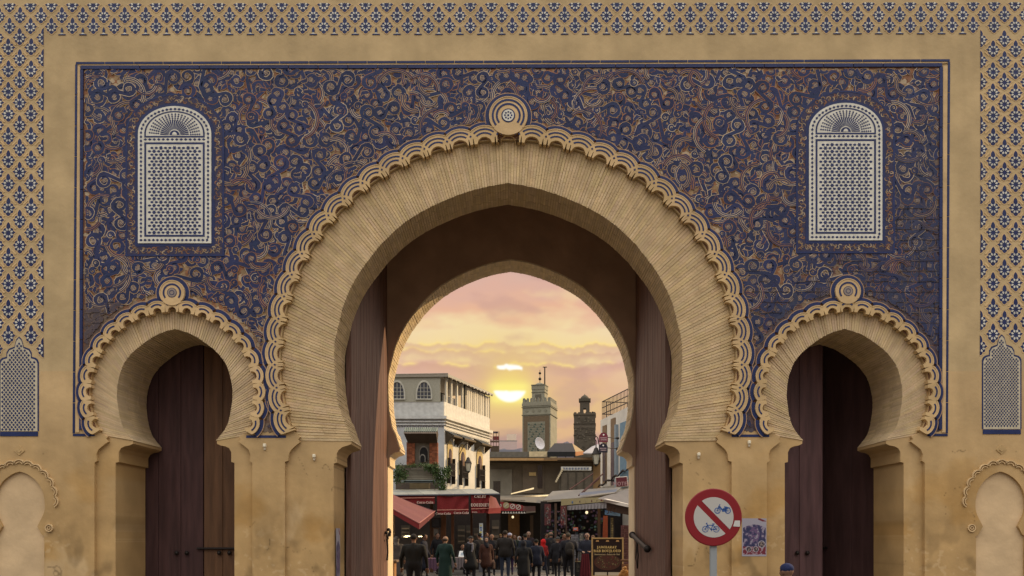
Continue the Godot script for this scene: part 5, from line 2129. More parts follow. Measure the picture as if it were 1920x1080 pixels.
	dm.lathe(Vector3.ZERO, [Vector2(0.0, 0.0), Vector2(0.2, 0.02), Vector2(0.36, 0.07), Vector2(0.44, 0.13), Vector2(0.43, 0.14), Vector2(0.2, 0.05), Vector2(0.0, 0.03)], 20, Basis(Vector3(0.3, -0.2, 0.93).normalized(), 0.4) * Basis(Vector3.RIGHT, 1.25))
	part(dish, "reflector", dm.mesh(M.paint), "", Vector3.ZERO, Basis(Vector3.BACK, 0.35) * Basis.from_scale(Vector3(0.72, 1.0, 1.0)))
	var dp := MB.new()
	dp.tube([Vector3(0, 0, -0.05), Vector3(0, -0.3, -0.2), Vector3(0.05, -0.85, -0.2)], [0.03, 0.03, 0.03], 6)
	part(dish, "mast", dp.mesh(M.iron))
	var tent := thing("roof_pavilion", "dark hipped pavilion roof on the flat house below the minarets", "pavilion")
	var tm := MB.new()
	tm.col = Color(0.025, 0.025, 0.03)
	var f0 := at(1026, 847, d - 1.2)
	var f1 := at(1079, 847, d - 1.2)
	var r0 := at(1040, 831, d + 1.5)
	var r1 := at(1073, 831, d + 1.5)
	var q1 := at(1094, 846, d + 4.0)
	tm.quad(f0, f1, r1, r0)
	tm.col = Color(0.3, 0.22, 0.12)
	tm.tri(f1, q1, r1)
	tm.col = Color(0.02, 0.02, 0.022)
	tm.quad(f0 - Vector3(0, 0.35, 0), f1 - Vector3(0, 0.35, 0), f1, f0)
	tm.col = Color(0.35, 0.16, 0.06)
	tm.quad(f1 - Vector3(0, 0.3, 0), q1 - Vector3(0, 0.25, 0), q1, f1)
	part(tent, "hipped_roof", tm.mesh(M.any))
	for x in [1028.0, 1044.0, 1060.0, 1077.0]:
		var pm := MB.new()
		slab(pm, x, 858, x + 1.6, 847, d - 1.1, 0.08, Color(0.05, 0.05, 0.05))
		part(tent, "post", pm.mesh(M.any))
	var canopy := thing("grey_canopy", "pale grey sloping canopy on the roof beside the hanging plaques", "canopy")
	var cm := MB.new()
	cm.col = Color(0.42, 0.4, 0.4)
	cm.quad(at(1093, 849, d - 2.0), at(1123, 849.5, d - 2.0), at(1123, 832, d), at(1110, 837, d))
	cm.quad(at(1093, 851, d - 2.0), at(1123, 851.5, d - 2.0), at(1123, 849.5, d - 2.0), at(1093, 849, d - 2.0))
	part(canopy, "canopy_sheet", cm.mesh(M.cloth))
	# the far shops under it
	var fs := thing("far_shop", "dark shop at the end of the street under a red sign", "shop")
	var fm := MB.new()
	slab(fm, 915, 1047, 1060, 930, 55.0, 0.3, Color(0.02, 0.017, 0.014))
	slab(fm, 953, 1040, 974, 962, 54.4, 0.2, Color(0.16, 0.085, 0.035))
	slab(fm, 994, 1040, 1000, 966, 54.2, 0.2, Color(0.09, 0.06, 0.04))
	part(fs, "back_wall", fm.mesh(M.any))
	var fr := MB.new()
	fr.col = Color(0.13, 0.115, 0.09)
	fr.quad(at(930, 937, 48.0), at(1040, 945, 46.0), at(1050, 926, 56.0), at(915, 930, 56.0))
	fr.col = Color(0.3, 0.27, 0.22)
	fr.quad(at(928, 940, 47.9), at(985, 940.5, 47.6), at(985, 937.5, 47.6), at(928, 936, 47.9))
	part(fs, "lean_to_roof", fr.mesh(M.sheet))
	var sg := thing("red_shop_sign", "red shop sign with round emblems and a zigzag edge at the street's end", "sign")
	var s2 := MB.new()
	var z := 46.5
	s2.col = Color(0.24, 0.03, 0.035)
	s2.quad(at(930, 957.5, z), at(980, 958.5, z), at(980, 947.5, z), at(930, 939, z))
	part(sg, "sign_face", s2.mesh(M.paint))
	for e3 in [[937.0, 948.0, 3.5, 0], [949.0, 947.5, 6.0, 1], [961.0, 949.5, 5.0, 2], [972.0, 951.0, 5.0, 3]]:
		var em := MB.new()
		var cpt := at(e3[0], e3[1], z - 0.03)
		for k in 16:
			var a0 := TAU * k / 16
			var a1 := TAU * (k + 1) / 16
			var r := float(e3[2]) * z / 1560.0
			em.col = Color(0.5, 0.46, 0.4) if e3[3] != 1 else Color(0.32, 0.28, 0.16)
			var i0 := 0.72 if e3[3] != 1 else 0.05
			em.quad(cpt + Vector3(cos(a0), sin(a0), 0) * r * i0, cpt + Vector3(cos(a0), sin(a0), 0) * r, cpt + Vector3(cos(a1), sin(a1), 0) * r, cpt + Vector3(cos(a1), sin(a1), 0) * r * i0)
		em.col = Color(0.5, 0.46, 0.4)
		em.bar(cpt + Vector3(-0.08, -0.08, 0.01), cpt + Vector3(0.08, 0.08, 0.01), 0.05, 0.01, Vector3.BACK)
		part(sg, "emblem", em.mesh(M.paint))
	var zz := MB.new()
	for k in 9:
		zz.col = Color(0.55, 0.52, 0.46)
		var x := 941.0 + k * 5.0
		zz.tri(at(x, 962.5, z - 0.02), at(x + 4.4, 962.6, z - 0.02), at(x + 2.2, 958.8, z - 0.02))
		zz.col = Color(0.015, 0.015, 0.015)
		zz.quad(at(x, 963.5, z), at(x + 5.0, 963.5, z), at(x + 5.0, 958.3, z), at(x, 958.0, z))
	part(sg, "zigzag_edge", zz.mesh(M.paint))
	var s3 := MB.new()
	s3.col = Color(0.15, 0.04, 0.035)
	s3.quad(at(980.5, 960, z), at(1004, 958, z + 3), at(1004, 949, z + 3), at(980.5, 949, z))
	s3.col = Color(0.3, 0.28, 0.22)
	s3.quad(at(980.5, 963, z), at(1004, 960.5, z + 3), at(1004, 958, z + 3), at(980.5, 960, z))
	part(sg, "sign_return", s3.mesh(M.paint))
	bulb("bare light bulb glowing under the red shop sign", at(961.5, 969.5, 47.0))


func bulb(label: String, p: Vector3) -> void:
	var t := thing("light_bulb", label, "lamp", p, 0.0)
	var mb := MB.new()
	mb.ball(Vector3.ZERO, Vector3(0.065, 0.075, 0.065), 6, 8)
	part(t, "bulb", mb.mesh(M.glow))
	var c := MB.new()
	c.tube([Vector3(0, 0.07, 0), Vector3(0, 0.2, 0)], [0.03, 0.02], 6)
	part(t, "lamp_socket", c.mesh(M.iron))
	var l := OmniLight3D.new()
	l.name = "bulb_light"
	l.light_energy = 0.3
	l.light_color = Color(1.0, 0.85, 0.6)
	l.light_size = 0.05
	l.omni_range = 20.0
	l.omni_attenuation = 2.0
	l.shadow_enabled = true
	t.add_child(l, true)


func tower(o: Node3D, name_: String, b: Basis, c: Vector3, w: float, y0: float, y1: float, col: Color) -> void:
	var m := MB.new()
	m.col = col
	m.box(c + Vector3(0, (y0 + y1) / 2, 0), Vector3(w, y1 - y0, w), b)
	part(o, name_, m.mesh(M.plain))


func minarets() -> void:
	# the tall one, turned a little so that two faces show
	var d := 110.0
	var k := d / 1560.0
	var c := at(1013.5, 1008, d)
	c.y = 0
	c.z -= 2.3
	var b := Basis(Vector3.UP, deg_to_rad(-16.0))
	var o := thing("minaret", "taller square minaret with a battlement, a lantern storey and three balls on a spire", "minaret")
	var stone := Color(0.29, 0.275, 0.2)
	var Y := func(py: float) -> float: return 1.6 + (1008.0 - py) * k
	var w := 3.85
	tower(o, "shaft", b, c, w, 0.0, Y.call(752), stone)
	for e in [[757.0, 5.0, 0.12], [762.0, 1.2, 0.2], [776.5, 1.4, 0.2]]:
		var m := MB.new()
		m.col = tint(stone, 0.72) if e[1] < 2 else tint(stone, 0.95)
		m.box(c + Vector3(0, Y.call(e[0]), 0), Vector3(w + e[2], e[1] * k, w + e[2]), b)
		part(o, "string_course", m.mesh(M.any))
	var pan := MB.new()
	for f in [0.0, -PI / 2]:
		var fb := b * Basis(Vector3.UP, f)
		var front := func(x: float, y: float, z: float) -> Vector3: return c + fb * Vector3(x, y, w / 2 + z)
		pan.col = Color(0.16, 0.115, 0.07)
		pan.box(front.call(0, (Y.call(779) + Y.call(1008)) / 2, 0.02), Vector3(w * 0.92, Y.call(779) - Y.call(1008), 0.05), fb)
		pan.col = tint(stone, 0.8)
		pan.box(front.call(0, (Y.call(790) + Y.call(1008)) / 2, 0.05), Vector3(w * 0.62, Y.call(790) - Y.call(1008), 0.05), fb)
		for row in 26:
			for q in 8:
				var x := (q - 3.5) * 0.29 + (0.145 if row % 2 else 0.0)
				if absf(x) > w * 0.29:
					continue
				var y: float = Y.call(792) - 0.2 - row * 0.32
				pan.col = Color(0.23, 0.22, 0.16) if (row + q) % 3 else Color(0.06, 0.1, 0.08)
				pan.box(front.call(x, y, 0.09), Vector3(0.17, 0.19, 0.05), fb * Basis(Vector3.BACK, PI / 4))
		for q in 4:
			pan.col = tint(stone, 0.8)
			pan.box(front.call((q - 1.5) * 0.85, Y.call(769), 0.02), Vector3(0.3, 0.3, 0.05), fb * Basis(Vector3.BACK, PI / 4))
	stuff(part(o, "tile_tracery", pan.mesh(M.any)))
	for f in 4:
		var fb := b * Basis(Vector3.UP, f * PI / 2)
		for q in 8:
			var m := MB.new()
			m.col = Color(0.24, 0.235, 0.18)
			var x := (q - 3.5) * w / 8.0
			var base: Vector3 = c + fb * Vector3(x, Y.call(752), w / 2 - 0.12)
			m.box(base + Vector3(0, 0.2, 0), Vector3(w / 13.0, 0.42, 0.2), fb)
			m.box(base + Vector3(0, 0.46, 0), Vector3(w / 22.0, 0.14, 0.2), fb)
			part(o, "merlon", m.mesh(M.any))
	var lc := c + Vector3(0.0, 0, -0.3)
	tower(o, "lantern_storey", b, lc, 1.75, Y.call(753), Y.call(718), stone)
	for e in [[722.0, 7.0, 0.1], [717.0, 1.6, 0.2], [731.0, 1.0, 0.14]]:
		var m := MB.new()
		m.col = tint(stone, 0.9 if e[1] > 5 else 0.7)
		m.box(lc + Vector3(0, Y.call(e[0]), 0), Vector3(1.75 + e[2], e[1] * k, 1.75 + e[2]), b)
		part(o, "string_course", m.mesh(M.any))
	for f in [0.0, -PI / 2]:
		var fb := b * Basis(Vector3.UP, f)
		var m := MB.new()
		m.col = Color(0.13, 0.12, 0.09)
		m.box(lc + fb * Vector3(0, Y.call(742), 0.88), Vector3(0.85, 0.95, 0.05), fb)
		part(o, "blind_window", m.mesh(M.any))
	var dome := MB.new()
	dome.col = tint(stone, 0.8)
	dome.lathe(lc + Vector3(0, Y.call(717), 0), [Vector2(0.75, 0.0), Vector2(0.6, 0.22), Vector2(0.32, 0.38), Vector2(0.0, 0.45)], 12)
	part(o, "dome", dome.mesh(M.any))
	var sp := MB.new()
	sp.tube([lc + Vector3(0.02, Y.call(716), 0), lc + Vector3(0.02, Y.call(686), 0)], [0.05, 0.03], 5)
	for e in [[703.5, 0.21], [692.5, 0.18]]:
		sp.ball(lc + Vector3(0.02, Y.call(e[0]), 0), Vector3.ONE * float(e[1]))
	part(o, "spire", sp.mesh(M.iron))
	var gal := MB.new()
	var gp := lc + Vector3(0.66, 0, 0.3)
	gal.tube([gp + Vector3(0, Y.call(716), 0), gp + Vector3(0, Y.call(682), 0)], [0.09, 0.08], 6)
	gal.box(gp + Vector3(0.02, Y.call(681.7), 0), Vector3(0.56, 0.1, 0.1))
	part(o, "flag_post", gal.mesh(M.iron))
	# the lower, darker one
	d = 140.0
	k = d / 1560.0
	Y = func(py: float) -> float: return 1.6 + (1008.0 - py) * 140.0 / 1560.0
	c = at(1098.5, 1008, d)
	c.y = 0
	c.z -= 2.0
	b = Basis(Vector3.UP, deg_to_rad(-6.0))
	var o2 := thing("minaret", "lower dark brown minaret with a small domed lantern and an arched opening", "minaret")
	var dark := Color(0.10, 0.085, 0.06)
	tower(o2, "shaft", b, c, 3.6, 0.0, Y.call(777), dark)
	for e in [[776.0, 3.0, 0.2], [794.0, 1.0, 0.16], [800.0, 4.0, 0.1], [815.0, 1.0, 0.16]]:
		var m := MB.new()
		m.col = tint(dark, 0.75 if e[1] < 2 else 1.15)
		m.box(c + Vector3(0, Y.call(e[0]), 0), Vector3(3.6 + e[2], e[1] * k, 3.6 + e[2]), b)
		part(o2, "string_course", m.mesh(M.any))
	var orn := MB.new()
	for q in 60:
		orn.col = tint(dark, rng.randf_range(0.6, 1.7))
		orn.box(c + b * Vector3(rng.randf_range(-1.5, 1.5), rng.randf_range(Y.call(845), Y.call(780)), 1.82 + rng.randf() * 0.04), Vector3(0.3, 0.22, 0.06), b * Basis(Vector3.BACK, rng.randf() * PI))
	stuff(part(o2, "stone_tracery", orn.mesh(M.any)))
	for f in 4:
		var fb := b * Basis(Vector3.UP, f * PI / 2)
		for q in 6:
			var m := MB.new()
			m.col = dark
			m.box(c + fb * Vector3((q - 2.5) * 0.62, Y.call(775) + 0.1, 1.7), Vector3(0.34, 0.3, 0.2), fb)
			part(o2, "merlon", m.mesh(M.any))
	# lantern with an opening right through it
	var lm := MB.new()
	lm.col = dark
	var hw := 0.82
	var y0: float = Y.call(776)
	var y1: float = Y.call(750)
	for s in [-1.0, 1.0]:
		lm.box(c + b * Vector3(s * (hw - 0.3), (y0 + y1) / 2, 0), Vector3(0.6, y1 - y0, 1.6), b)
	lm.box(c + b * Vector3(0, (y1 + Y.call(763.5)) / 2, 0), Vector3(0.5, y1 - Y.call(763.5), 1.59), b)
	part(o2, "lantern_storey", lm.mesh(M.any))
	var cm := MB.new()
	cm.col = tint(dark, 0.9)
	cm.box(c + Vector3(0, Y.call(747.5), 0), Vector3(2.0, 5.0 * k, 2.0), b)
	cm.lathe(c + Vector3(0, Y.call(745.5), 0), [Vector2(0.78, 0.0), Vector2(0.7, 0.3), Vector2(0.45, 0.6), Vector2(0.12, 0.78), Vector2(0.05, 0.9), Vector2(0.0, 1.0)], 14)
	part(o2, "dome", cm.mesh(M.any))
	var lamp := MB.new()
	lamp.ball(c + Vector3(1.35, Y.call(770.5), 0), Vector3.ONE * 0.22)
	lamp.tube([c + Vector3(1.35, Y.call(776), 0), c + Vector3(1.35, Y.call(771), 0)], [0.05, 0.05], 5)
	part(o2, "ball_lamp", lamp.mesh(M.iron))


func right_block() -> void:
	# a white house on the right whose near face runs away from the gate
	var o := thing("white_house", "narrow white house with a black roof railing at the right edge of the archway view", "house", at(1187, 1008, 42.0) * Vector3(1, 0, 1))
	var far := at(1126, 1008, 47.0) - at(1187, 1008, 42.0)
	far.y = 0
	var ln := far.length()
	var u := -far.normalized()
	var n := u.cross(Vector3.UP)
	var T := Transform3D(Basis(u, Vector3.UP, n), far)       # x runs from the far corner to the near one
	var w := MB.new()
	w.col = Color(0.66, 0.63, 0.55)
	var h0 := 1.6 + (1008 - 788) * 47.0 / 1560.0
	var h1 := h0 + 0.1
	w.quad(T * Vector3(0, 0, 0), T * Vector3(ln, 0, 0), T * Vector3(ln, h1, 0), T * Vector3(0, h0, 0))
	w.quad(T * Vector3(ln, 0, 0), T * Vector3(ln, 0, -6), T * Vector3(ln, h1, -6), T * Vector3(ln, h1, 0))
	w.quad(T * Vector3(0, h0, 0), T * Vector3(ln, h1, 0), T * Vector3(ln, h1, -6), T * Vector3(0, h0, -6))
	w.quad(T * Vector3(0, 0, -6), T * Vector3(0, 0, 0), T * Vector3(0, h0, 0), T * Vector3(0, h0, -6))
	w.quad(T * Vector3(ln, 0, -6), T * Vector3(0, 0, -6), T * Vector3(0, h0, -6), T * Vector3(ln, h1, -6))
	part(o, "wall", w.mesh(M.plain))
	var px := func(p: float) -> float:       # where along the face a bearing meets it
		var best := 0.0
		var err := 1e9
		for i in 200:
			var q: Vector3 = o.position + T * Vector3(ln * i / 199.0, 0, 0)
			var e := absf(953.0 + q.x * 1560.0 / (12.0 - q.z) - p)
			if e < err:
				err = e
				best = ln * i / 199.0
		return best
	for e in [[1131.0, 1138.0, 4.6, h0 - 0.4], [1146.5, 1154.5, 4.2, h0 - 0.2]]:
		var m := MB.new()
		m.col = Color(0.22, 0.15, 0.09)
		var x0: float = px.call(e[0])
		var x1: float = px.call(e[1])
		m.box(T * Vector3((x0 + x1) / 2, (e[2] + e[3]) / 2, 0.02), Vector3(x1 - x0, e[3] - e[2], 0.06), T.basis)
		var win := part(o, "window", m.mesh(M.any))
		var p := MB.new()
		p.col = Color(0.03, 0.025, 0.03)
		p.box(T * Vector3((x0 + x1) / 2, lerpf(e[2], e[3], 0.35), 0.055), Vector3((x1 - x0) * 0.7, (e[3] - e[2]) * 0.62, 0.02), T.basis)
		part(win, "pane", p.mesh(M.glass))
	for e in [[1133.0, 1138.5, 2.9, 4.0], [1149.0, 1154.5, 2.8, 4.0]]:
		var m := MB.new()
		m.col = Color(0.03, 0.028, 0.03)
		var x0: float = px.call(e[0])
		var x1: float = px.call(e[1])
		m.box(T * Vector3((x0 + x1) / 2, (e[2] + e[3]) / 2, 0.03), Vector3(x1 - x0, e[3] - e[2], 0.06), T.basis)
		part(o, "window", m.mesh(M.any))
	var bl := MB.new()
	for e in [[1157.0, 1159.5, 0.16], [1165.0, 1181.0, 0.08]]:
		bl.col = Color(0.26, 0.32, 0.36) if e[2] > 0.1 else Color(0.16, 0.25, 0.32)
		var x0: float = px.call(e[0])
		var x1: float = px.call(e[1])
		bl.box(T * Vector3((x0 + x1) / 2, 5.9, e[2] / 2), Vector3(x1 - x0, 3.4, e[2]), T.basis)
	part(o, "blue_shutter", bl.mesh(M.any))
	var band := MB.new()
	band.col = Color(0.33, 0.3, 0.25)
	band.box(T * Vector3(ln / 2, 4.35, 0.06), Vector3(ln, 0.1, 0.12), T.basis)
	part(o, "string_course", band.mesh(M.any))
	var cable := MB.new()
	var pts := []
	var rad := []
	for i in 14:
		pts.append(T * Vector3(ln * (0.02 + i / 14.0), 4.45 + 0.07 * sin(i * 1.9) + 0.05 * i, 0.18))
		rad.append(0.03 + 0.02 * (i % 3))
	cable.tube(pts, rad, 5)
	part(o, "cable_run", cable.mesh(M.iron))
	var r := MB.new()
	for i in 25:
		var x := ln * i / 24.0
		r.bar(T * Vector3(x, h0, -0.1), T * Vector3(x, h0 + 1.05, -0.1), 0.025, 0.025)
	for y in [0.35, 0.7, 1.05]:
		r.bar(T * Vector3(0, h0 + y, -0.1), T * Vector3(ln, h0 + y, -0.1), 0.035, 0.04)
	for i in 20:
		r.bar(T * Vector3(0, h0, -0.1 - i * 0.25), T * Vector3(0, h0 + 1.05, -0.1 - i * 0.25), 0.025, 0.025)
	for y in [0.35, 1.05]:
		r.bar(T * Vector3(0, h0 + y, -0.1), T * Vector3(0, h0 + y, -5.0), 0.035, 0.04)
	part(o, "roof_railing", r.mesh(M.iron))
	# hanging plaques on iron arms
	for e in [[1131.5, 811.0, 829.0, Color(0.16, 0.03, 0.045), "maroon house shaped plaque, the upper of two on iron arms", 0], [1131.0, 831.0, 848.5, Color(0.02, 0.022, 0.035), "black house shaped plaque, the lower of two on iron arms", 1]]:
		var d := 37.0
		var t := thing("hanging_plaque", e[4], "sign", Vector3.ZERO, 0.0, "plaques on iron arms")
		var a := at(e[0] - 8.2, e[2], d)
		var bb := at(e[0] + 8.2, e[1], d)
		var m := MB.new()
		m.col = e[3]
		var mid := (a.x + bb.x) / 2
		var hh := bb.y - a.y
		m.prism(PackedVector2Array([Vector2(a.x, a.y), Vector2(bb.x, a.y), Vector2(bb.x, a.y + hh * 0.68), Vector2(mid + 0.1, bb.y - 0.02), Vector2(mid, bb.y), Vector2(mid - 0.1, bb.y - 0.02), Vector2(a.x, a.y + hh * 0.68)]), -0.02, 0.02, true)
		part(t, "plaque_face", m.mesh(M.paint), "", Vector3(0, 0, a.z))
		var ic := MB.new()
		ic.col = Color(0.7, 0.66, 0.6)
		ic.ball(Vector3(mid, a.y + hh * 0.74, a.z + 0.025), Vector3(0.04, 0.04, 0.01), 4, 8)
		part(t, "emblem", ic.mesh(M.paint))
		var marks := MB.new()      # two lines of lettering too far off to read
		marks.col = Color(0.45, 0.34, 0.34)
		for row in 2:
			var mx := -0.15 + 0.03 * row
			while mx < 0.14 - 0.03 * row:
				var mw := rng.randf_range(0.014, 0.03)
				marks.box(Vector3(mid + mx + mw / 2, a.y + hh * (0.44 - 0.2 * row), a.z + 0.024), Vector3(mw, rng.randf_range(0.035, 0.055), 0.006))
				mx += mw + 0.012
		part(t, "lettering", marks.mesh(M.paint))
		var arm := MB.new()
		var y := a.y + hh * 0.5
		arm.tube([Vector3(bb.x, y, a.z), at(1160, 1008, d + 0.4) * Vector3(1, 0, 1) + Vector3(0, y, 0)], [0.02, 0.02], 5)
		arm.ball(at(1158, 1008, d + 0.3) * Vector3(1, 0, 1) + Vector3(0, y, 0), Vector3(0.09, 0.06, 0.05))
		part(t, "iron_arm", arm.mesh(M.iron))
	var hs := thing("hotel_sign", "dark red board lettered HOTEL beside the right jamb of the rear arch", "sign", at(1165.5, 903.5, 31.0), -0.12)
	var hm := MB.new()
	hm.col = Color(0.62, 0.56, 0.46)
	hm.cbox(Vector3.ZERO, Vector3(0.44, 0.38, 0.05), 0.01, Basis(Vector3.BACK, 0.06))
	hm.col = Color(0.10, 0.02, 0.03)
	hm.box(Vector3(0, 0, 0.02), Vector3(0.40, 0.34, 0.05), Basis(Vector3.BACK, 0.06))
	part(hs, "board", hm.mesh(M.paint))
	letters(hs, "HOTEL", Vector3(0, -0.075, 0.055), 0.15, Color(0.6, 0.48, 0.48), 0.0, "Droid Sans", false, 700)
	var ha := MB.new()
	ha.tube([Vector3(0.2, 0.1, 0), Vector3(0.75, 0.1, -0.1)], [0.02, 0.02], 5)
	part(hs, "iron_arm", ha.mesh(M.iron))
	lantern("wall_lantern", "black lantern with a curled top on the ochre pier left of the plaques", at(1117.5, 871.0, 44.0), 1.3, [Vector3(0, 0.9, 0), Vector3(0, 1.25, 0), Vector3(-0.1, 1.4, 0), Vector3(0.02, 1.5, 0), Vector3(0.1, 1.38, 0), Vector3(0.3, 0.6, -0.4)])


func right_stalls() -> void:
	var o := thing("canopied_shop", "souvenir shop on the right under a long grey metal canopy", "shop")
	var can := MB.new()
	can.col = Color(0.2, 0.185, 0.16)
	can.quad(at(1018, 938, 44.0), at(1146, 929, 37.0), at(1166, 913, 41.0), at(1036, 921, 50.0))
	can.col = Color(0.3, 0.275, 0.23)
	can.quad(at(1018, 942, 44.0), at(1146, 934, 37.0), at(1146, 929, 37.0), at(1018, 938, 44.0))
	can.col = Color(0.13, 0.12, 0.11)
	can.quad(at(1120, 935, 34.0), at(1180, 945, 32.0), at(1186, 915, 40.0), at(1146, 925, 40.0))
	part(o, "canopy", can.mesh(M.sheet))
	var sheet := MB.new()
	sheet.col = Color(0.08, 0.095, 0.13)
	sheet.quad(at(1087, 929, 38.5), at(1155, 922, 36.5), at(1158, 917, 38.0), at(1087, 924, 40.0))
	part(o, "blue_sheet", sheet.mesh(M.sheet))
	for e in [[1085.0, 929.0, 1131.0, 888.0], [1095.0, 922.0, 1124.0, 897.0], [1068.0, 918.0, 1112.0, 888.0]]:
		var m := MB.new()
		m.col = Color(0.1, 0.045, 0.035)
		m.tube([at(e[0], e[1], 40.0), at(e[2], e[3], 42.0)], [0.035, 0.035], 5)
		part(o, "prop", m.mesh(M.any))
	var back := MB.new()
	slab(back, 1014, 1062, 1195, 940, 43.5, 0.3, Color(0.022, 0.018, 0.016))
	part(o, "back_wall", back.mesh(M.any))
	for x in [[1040, 1044], [1121, 1126], [1061, 1063]]:
		var m := MB.new()
		slab(m, x[0], 1068, x[1], 944, 40.0, 0.15, Color(0.08, 0.05, 0.035))
		part(o, "post", m.mesh(M.any))
	var goods := MB.new()
	for i in 260:
		var x := rng.randf_range(1022, 1128)
		var y := rng.randf_range(955, 1046)
		var hue := Color.from_hsv(rng.randf(), 0.45, 1.0)
		slab(goods, x, y + rng.randf_range(2, 5), x + rng.randf_range(2, 5), y, 42.8 + rng.randf() * 0.5, 0.1, tint(Color(hue.r, hue.g, hue.b), rng.randf_range(0.04, 0.26)))
	stuff(part(o, "hung_wares", goods.mesh(M.any)))
	# printed valances
	var d := 36.4
	var v := thing("valance", "yellowish valance printed with small dark pictures along the grey canopy", "valance")
	var m := MB.new()
	m.col = Color(0.4, 0.34, 0.18)
	m.quad(at(1052, 948, 40.0), at(1137, 940.5, d), at(1137, 931.5, d), at(1052, 936, 40.0))
	part(v, "cloth", m.mesh(M.cloth))
	for e in [[1075.0, 941.5, 3.6, Color(0.08, 0.14, 0.24)], [1089.0, 940.0, 2.8, Color(0.07, 0.05, 0.05)], [1099.5, 940.0, 1.6, Color(0.1, 0.09, 0.1)], [1111.0, 938.5, 2.8, Color(0.16, 0.08, 0.06)], [1120.0, 938.0, 1.6, Color(0.12, 0.1, 0.07)], [1129.0, 937.0, 3.0, Color(0.16, 0.05, 0.04)]]:
		var p := MB.new()
		var dd := lerpf(40.0, d, (e[0] - 1052.0) / 85.0) - 0.04
		p.col = e[3]
		p.ball(at(e[0], e[1], dd), Vector3(e[2], e[2] * 0.7, 0.4) * dd / 1560.0, 4, 8)
		p.bar(at(e[0] - e[2], e[1] + 1.8, dd), at(e[0] + e[2], e[1] + 1.6, dd), 0.02, 0.03)
		part(v, "printed_motif", p.mesh(M.paint))
	var g := thing("valance", "grey gathered plastic valance hanging under the yellowish one", "valance")
	var gm := MB.new()
	for i in 24:
		var f0 := i / 24.0
		var f1 := (i + 1) / 24.0
		var zig := 0.06 * (i % 2)
		gm.col = Color(0.36, 0.34, 0.34) * (1.0 if i % 2 else 0.75)
		gm.quad(at(lerpf(1064, 1137, f0), lerpf(956.5, 953, f0), 38.6 - 2.0 * f0 + zig), at(lerpf(1064, 1137, f1), lerpf(956.5, 953, f1), 38.6 - 2.0 * f1 + 0.06 - zig), at(lerpf(1064, 1137, f1), lerpf(948.5, 941.5, f1), 38.6 - 2.0 * f1), at(lerpf(1064, 1137, f0), lerpf(948.5, 941.5, f0), 38.6 - 2.0 * f0))
	part(g, "cloth", gm.mesh(M.cloth))
	var rb := thing("awning_box", "cream roller awning box with a brown lettered board under it by the right jamb", "awning")
	var rm := MB.new()
	rm.col = Color(0.58, 0.53, 0.46)
	rm.bar(at(1136, 938, 34.0), at(1181, 948, 32.0), 0.2, 0.12)
	part(rb, "roller_box", rm.mesh(M.paint))
	var bm := MB.new()
	bm.col = Color(0.06, 0.035, 0.02)
	bm.quad(at(1137, 957, 34.2), at(1180, 966, 32.3), at(1180, 951, 32.3), at(1137, 942, 34.2))
	part(rb, "lettered_board", bm.mesh(M.any))
	letters(rb, "JET UI", at(1154, 957, 33.2), 0.2, Color(0.24, 0.14, 0.06), 0.9 * atan2(1.9, 0.9) * 0.35, "Droid Sans", false, 400)
	var ba := MB.new()
	awning_cloth(ba, at(1134, 956, 35.0), at(1163, 963, 34.2), at(1163, 968, 33.6), at(1134, 965, 34.4), Color(0.05, 0.12, 0.22), 0.02)
	single("blue_awning", "small crumpled blue awning under the brown lettered board", "awning", ba.mesh(M.cloth))
	# goods: rugs, a robe, card racks
	var rugs := [[1021.0, 1033.0, 945.0, 985.0, 41.0, "red and grey patterned rug hung at the left of the souvenir shop"], [1051.0, 1061.5, 948.0, 985.0, 38.2, "brown framed rug hung at the post of the souvenir shop"]]
	for e in rugs:
		var r := MB.new()
		slab(r, e[0], e[3], e[1], e[2], e[4], 0.05, Color(0.13, 0.05, 0.05))
		for i in 26:
			var x := rng.randf_range(e[0] + 0.6, e[1] - 2.6)
			var y := rng.randf_range(e[2] + 1, e[3] - 4)
			slab(r, x, y + rng.randf_range(1.5, 4), x + rng.randf_range(1, 2.4), y, e[4] - 0.01 - i * 0.002, 0.02, [Color(0.26, 0.07, 0.06), Color(0.22, 0.2, 0.2), Color(0.1, 0.13, 0.12), Color(0.3, 0.24, 0.2)][i % 4])
		single("hung_rug", e[5], "rug", r.mesh(M.cloth), Vector3.ZERO, 0.0, "rugs hung at the souvenir shop")
	var robe := MB.new()
	var rd := 33.5
	robe.col = Color(0.38, 0.09, 0.035)
	for i in 8:
		var x0 := lerpf(1129.5, 1140.5, i / 8.0)
		var x1 := lerpf(1129.5, 1140.5, (i + 1) / 8.0)
		robe.col = Color(0.40, 0.10, 0.04) * (1.0 if i % 2 else 0.7)
		robe.quad(at(x0 - 0.8, 1044, rd + 0.05 * (i % 2)), at(x1 - 0.8, 1044, rd + 0.05 * ((i + 1) % 2)), at(lerpf(x1, 1136, 0.25), 967, rd), at(lerpf(x0, 1136, 0.25), 967, rd))
	single("hung_robe", "long orange robe hung beside the restaurant board", "robe", robe.mesh(M.cloth))
	for e in [[1071.0, 1085.0, 1002.0, 1042.0, 36.0, "grey rack of postcards behind the man with the backpack"], [1087.0, 1094.0, 1000.0, 1040.0, 36.6, "narrow card rack beside the man in sunglasses"], [1165.0, 1180.0, 985.0, 1060.0, 30.5, "dark red display rack by the right jamb of the rear arch"], [1145.0, 1152.0, 970.0, 1010.0, 34.5, "rack of small yellow goods behind the restaurant board"]]:
		var t := thing("display_rack", e[5], "rack", Vector3.ZERO, 0.0, "racks outside the souvenir shops")
		var b := MB.new()
		var low: float = 1008.0 + 1.6 * 1560.0 / e[4]
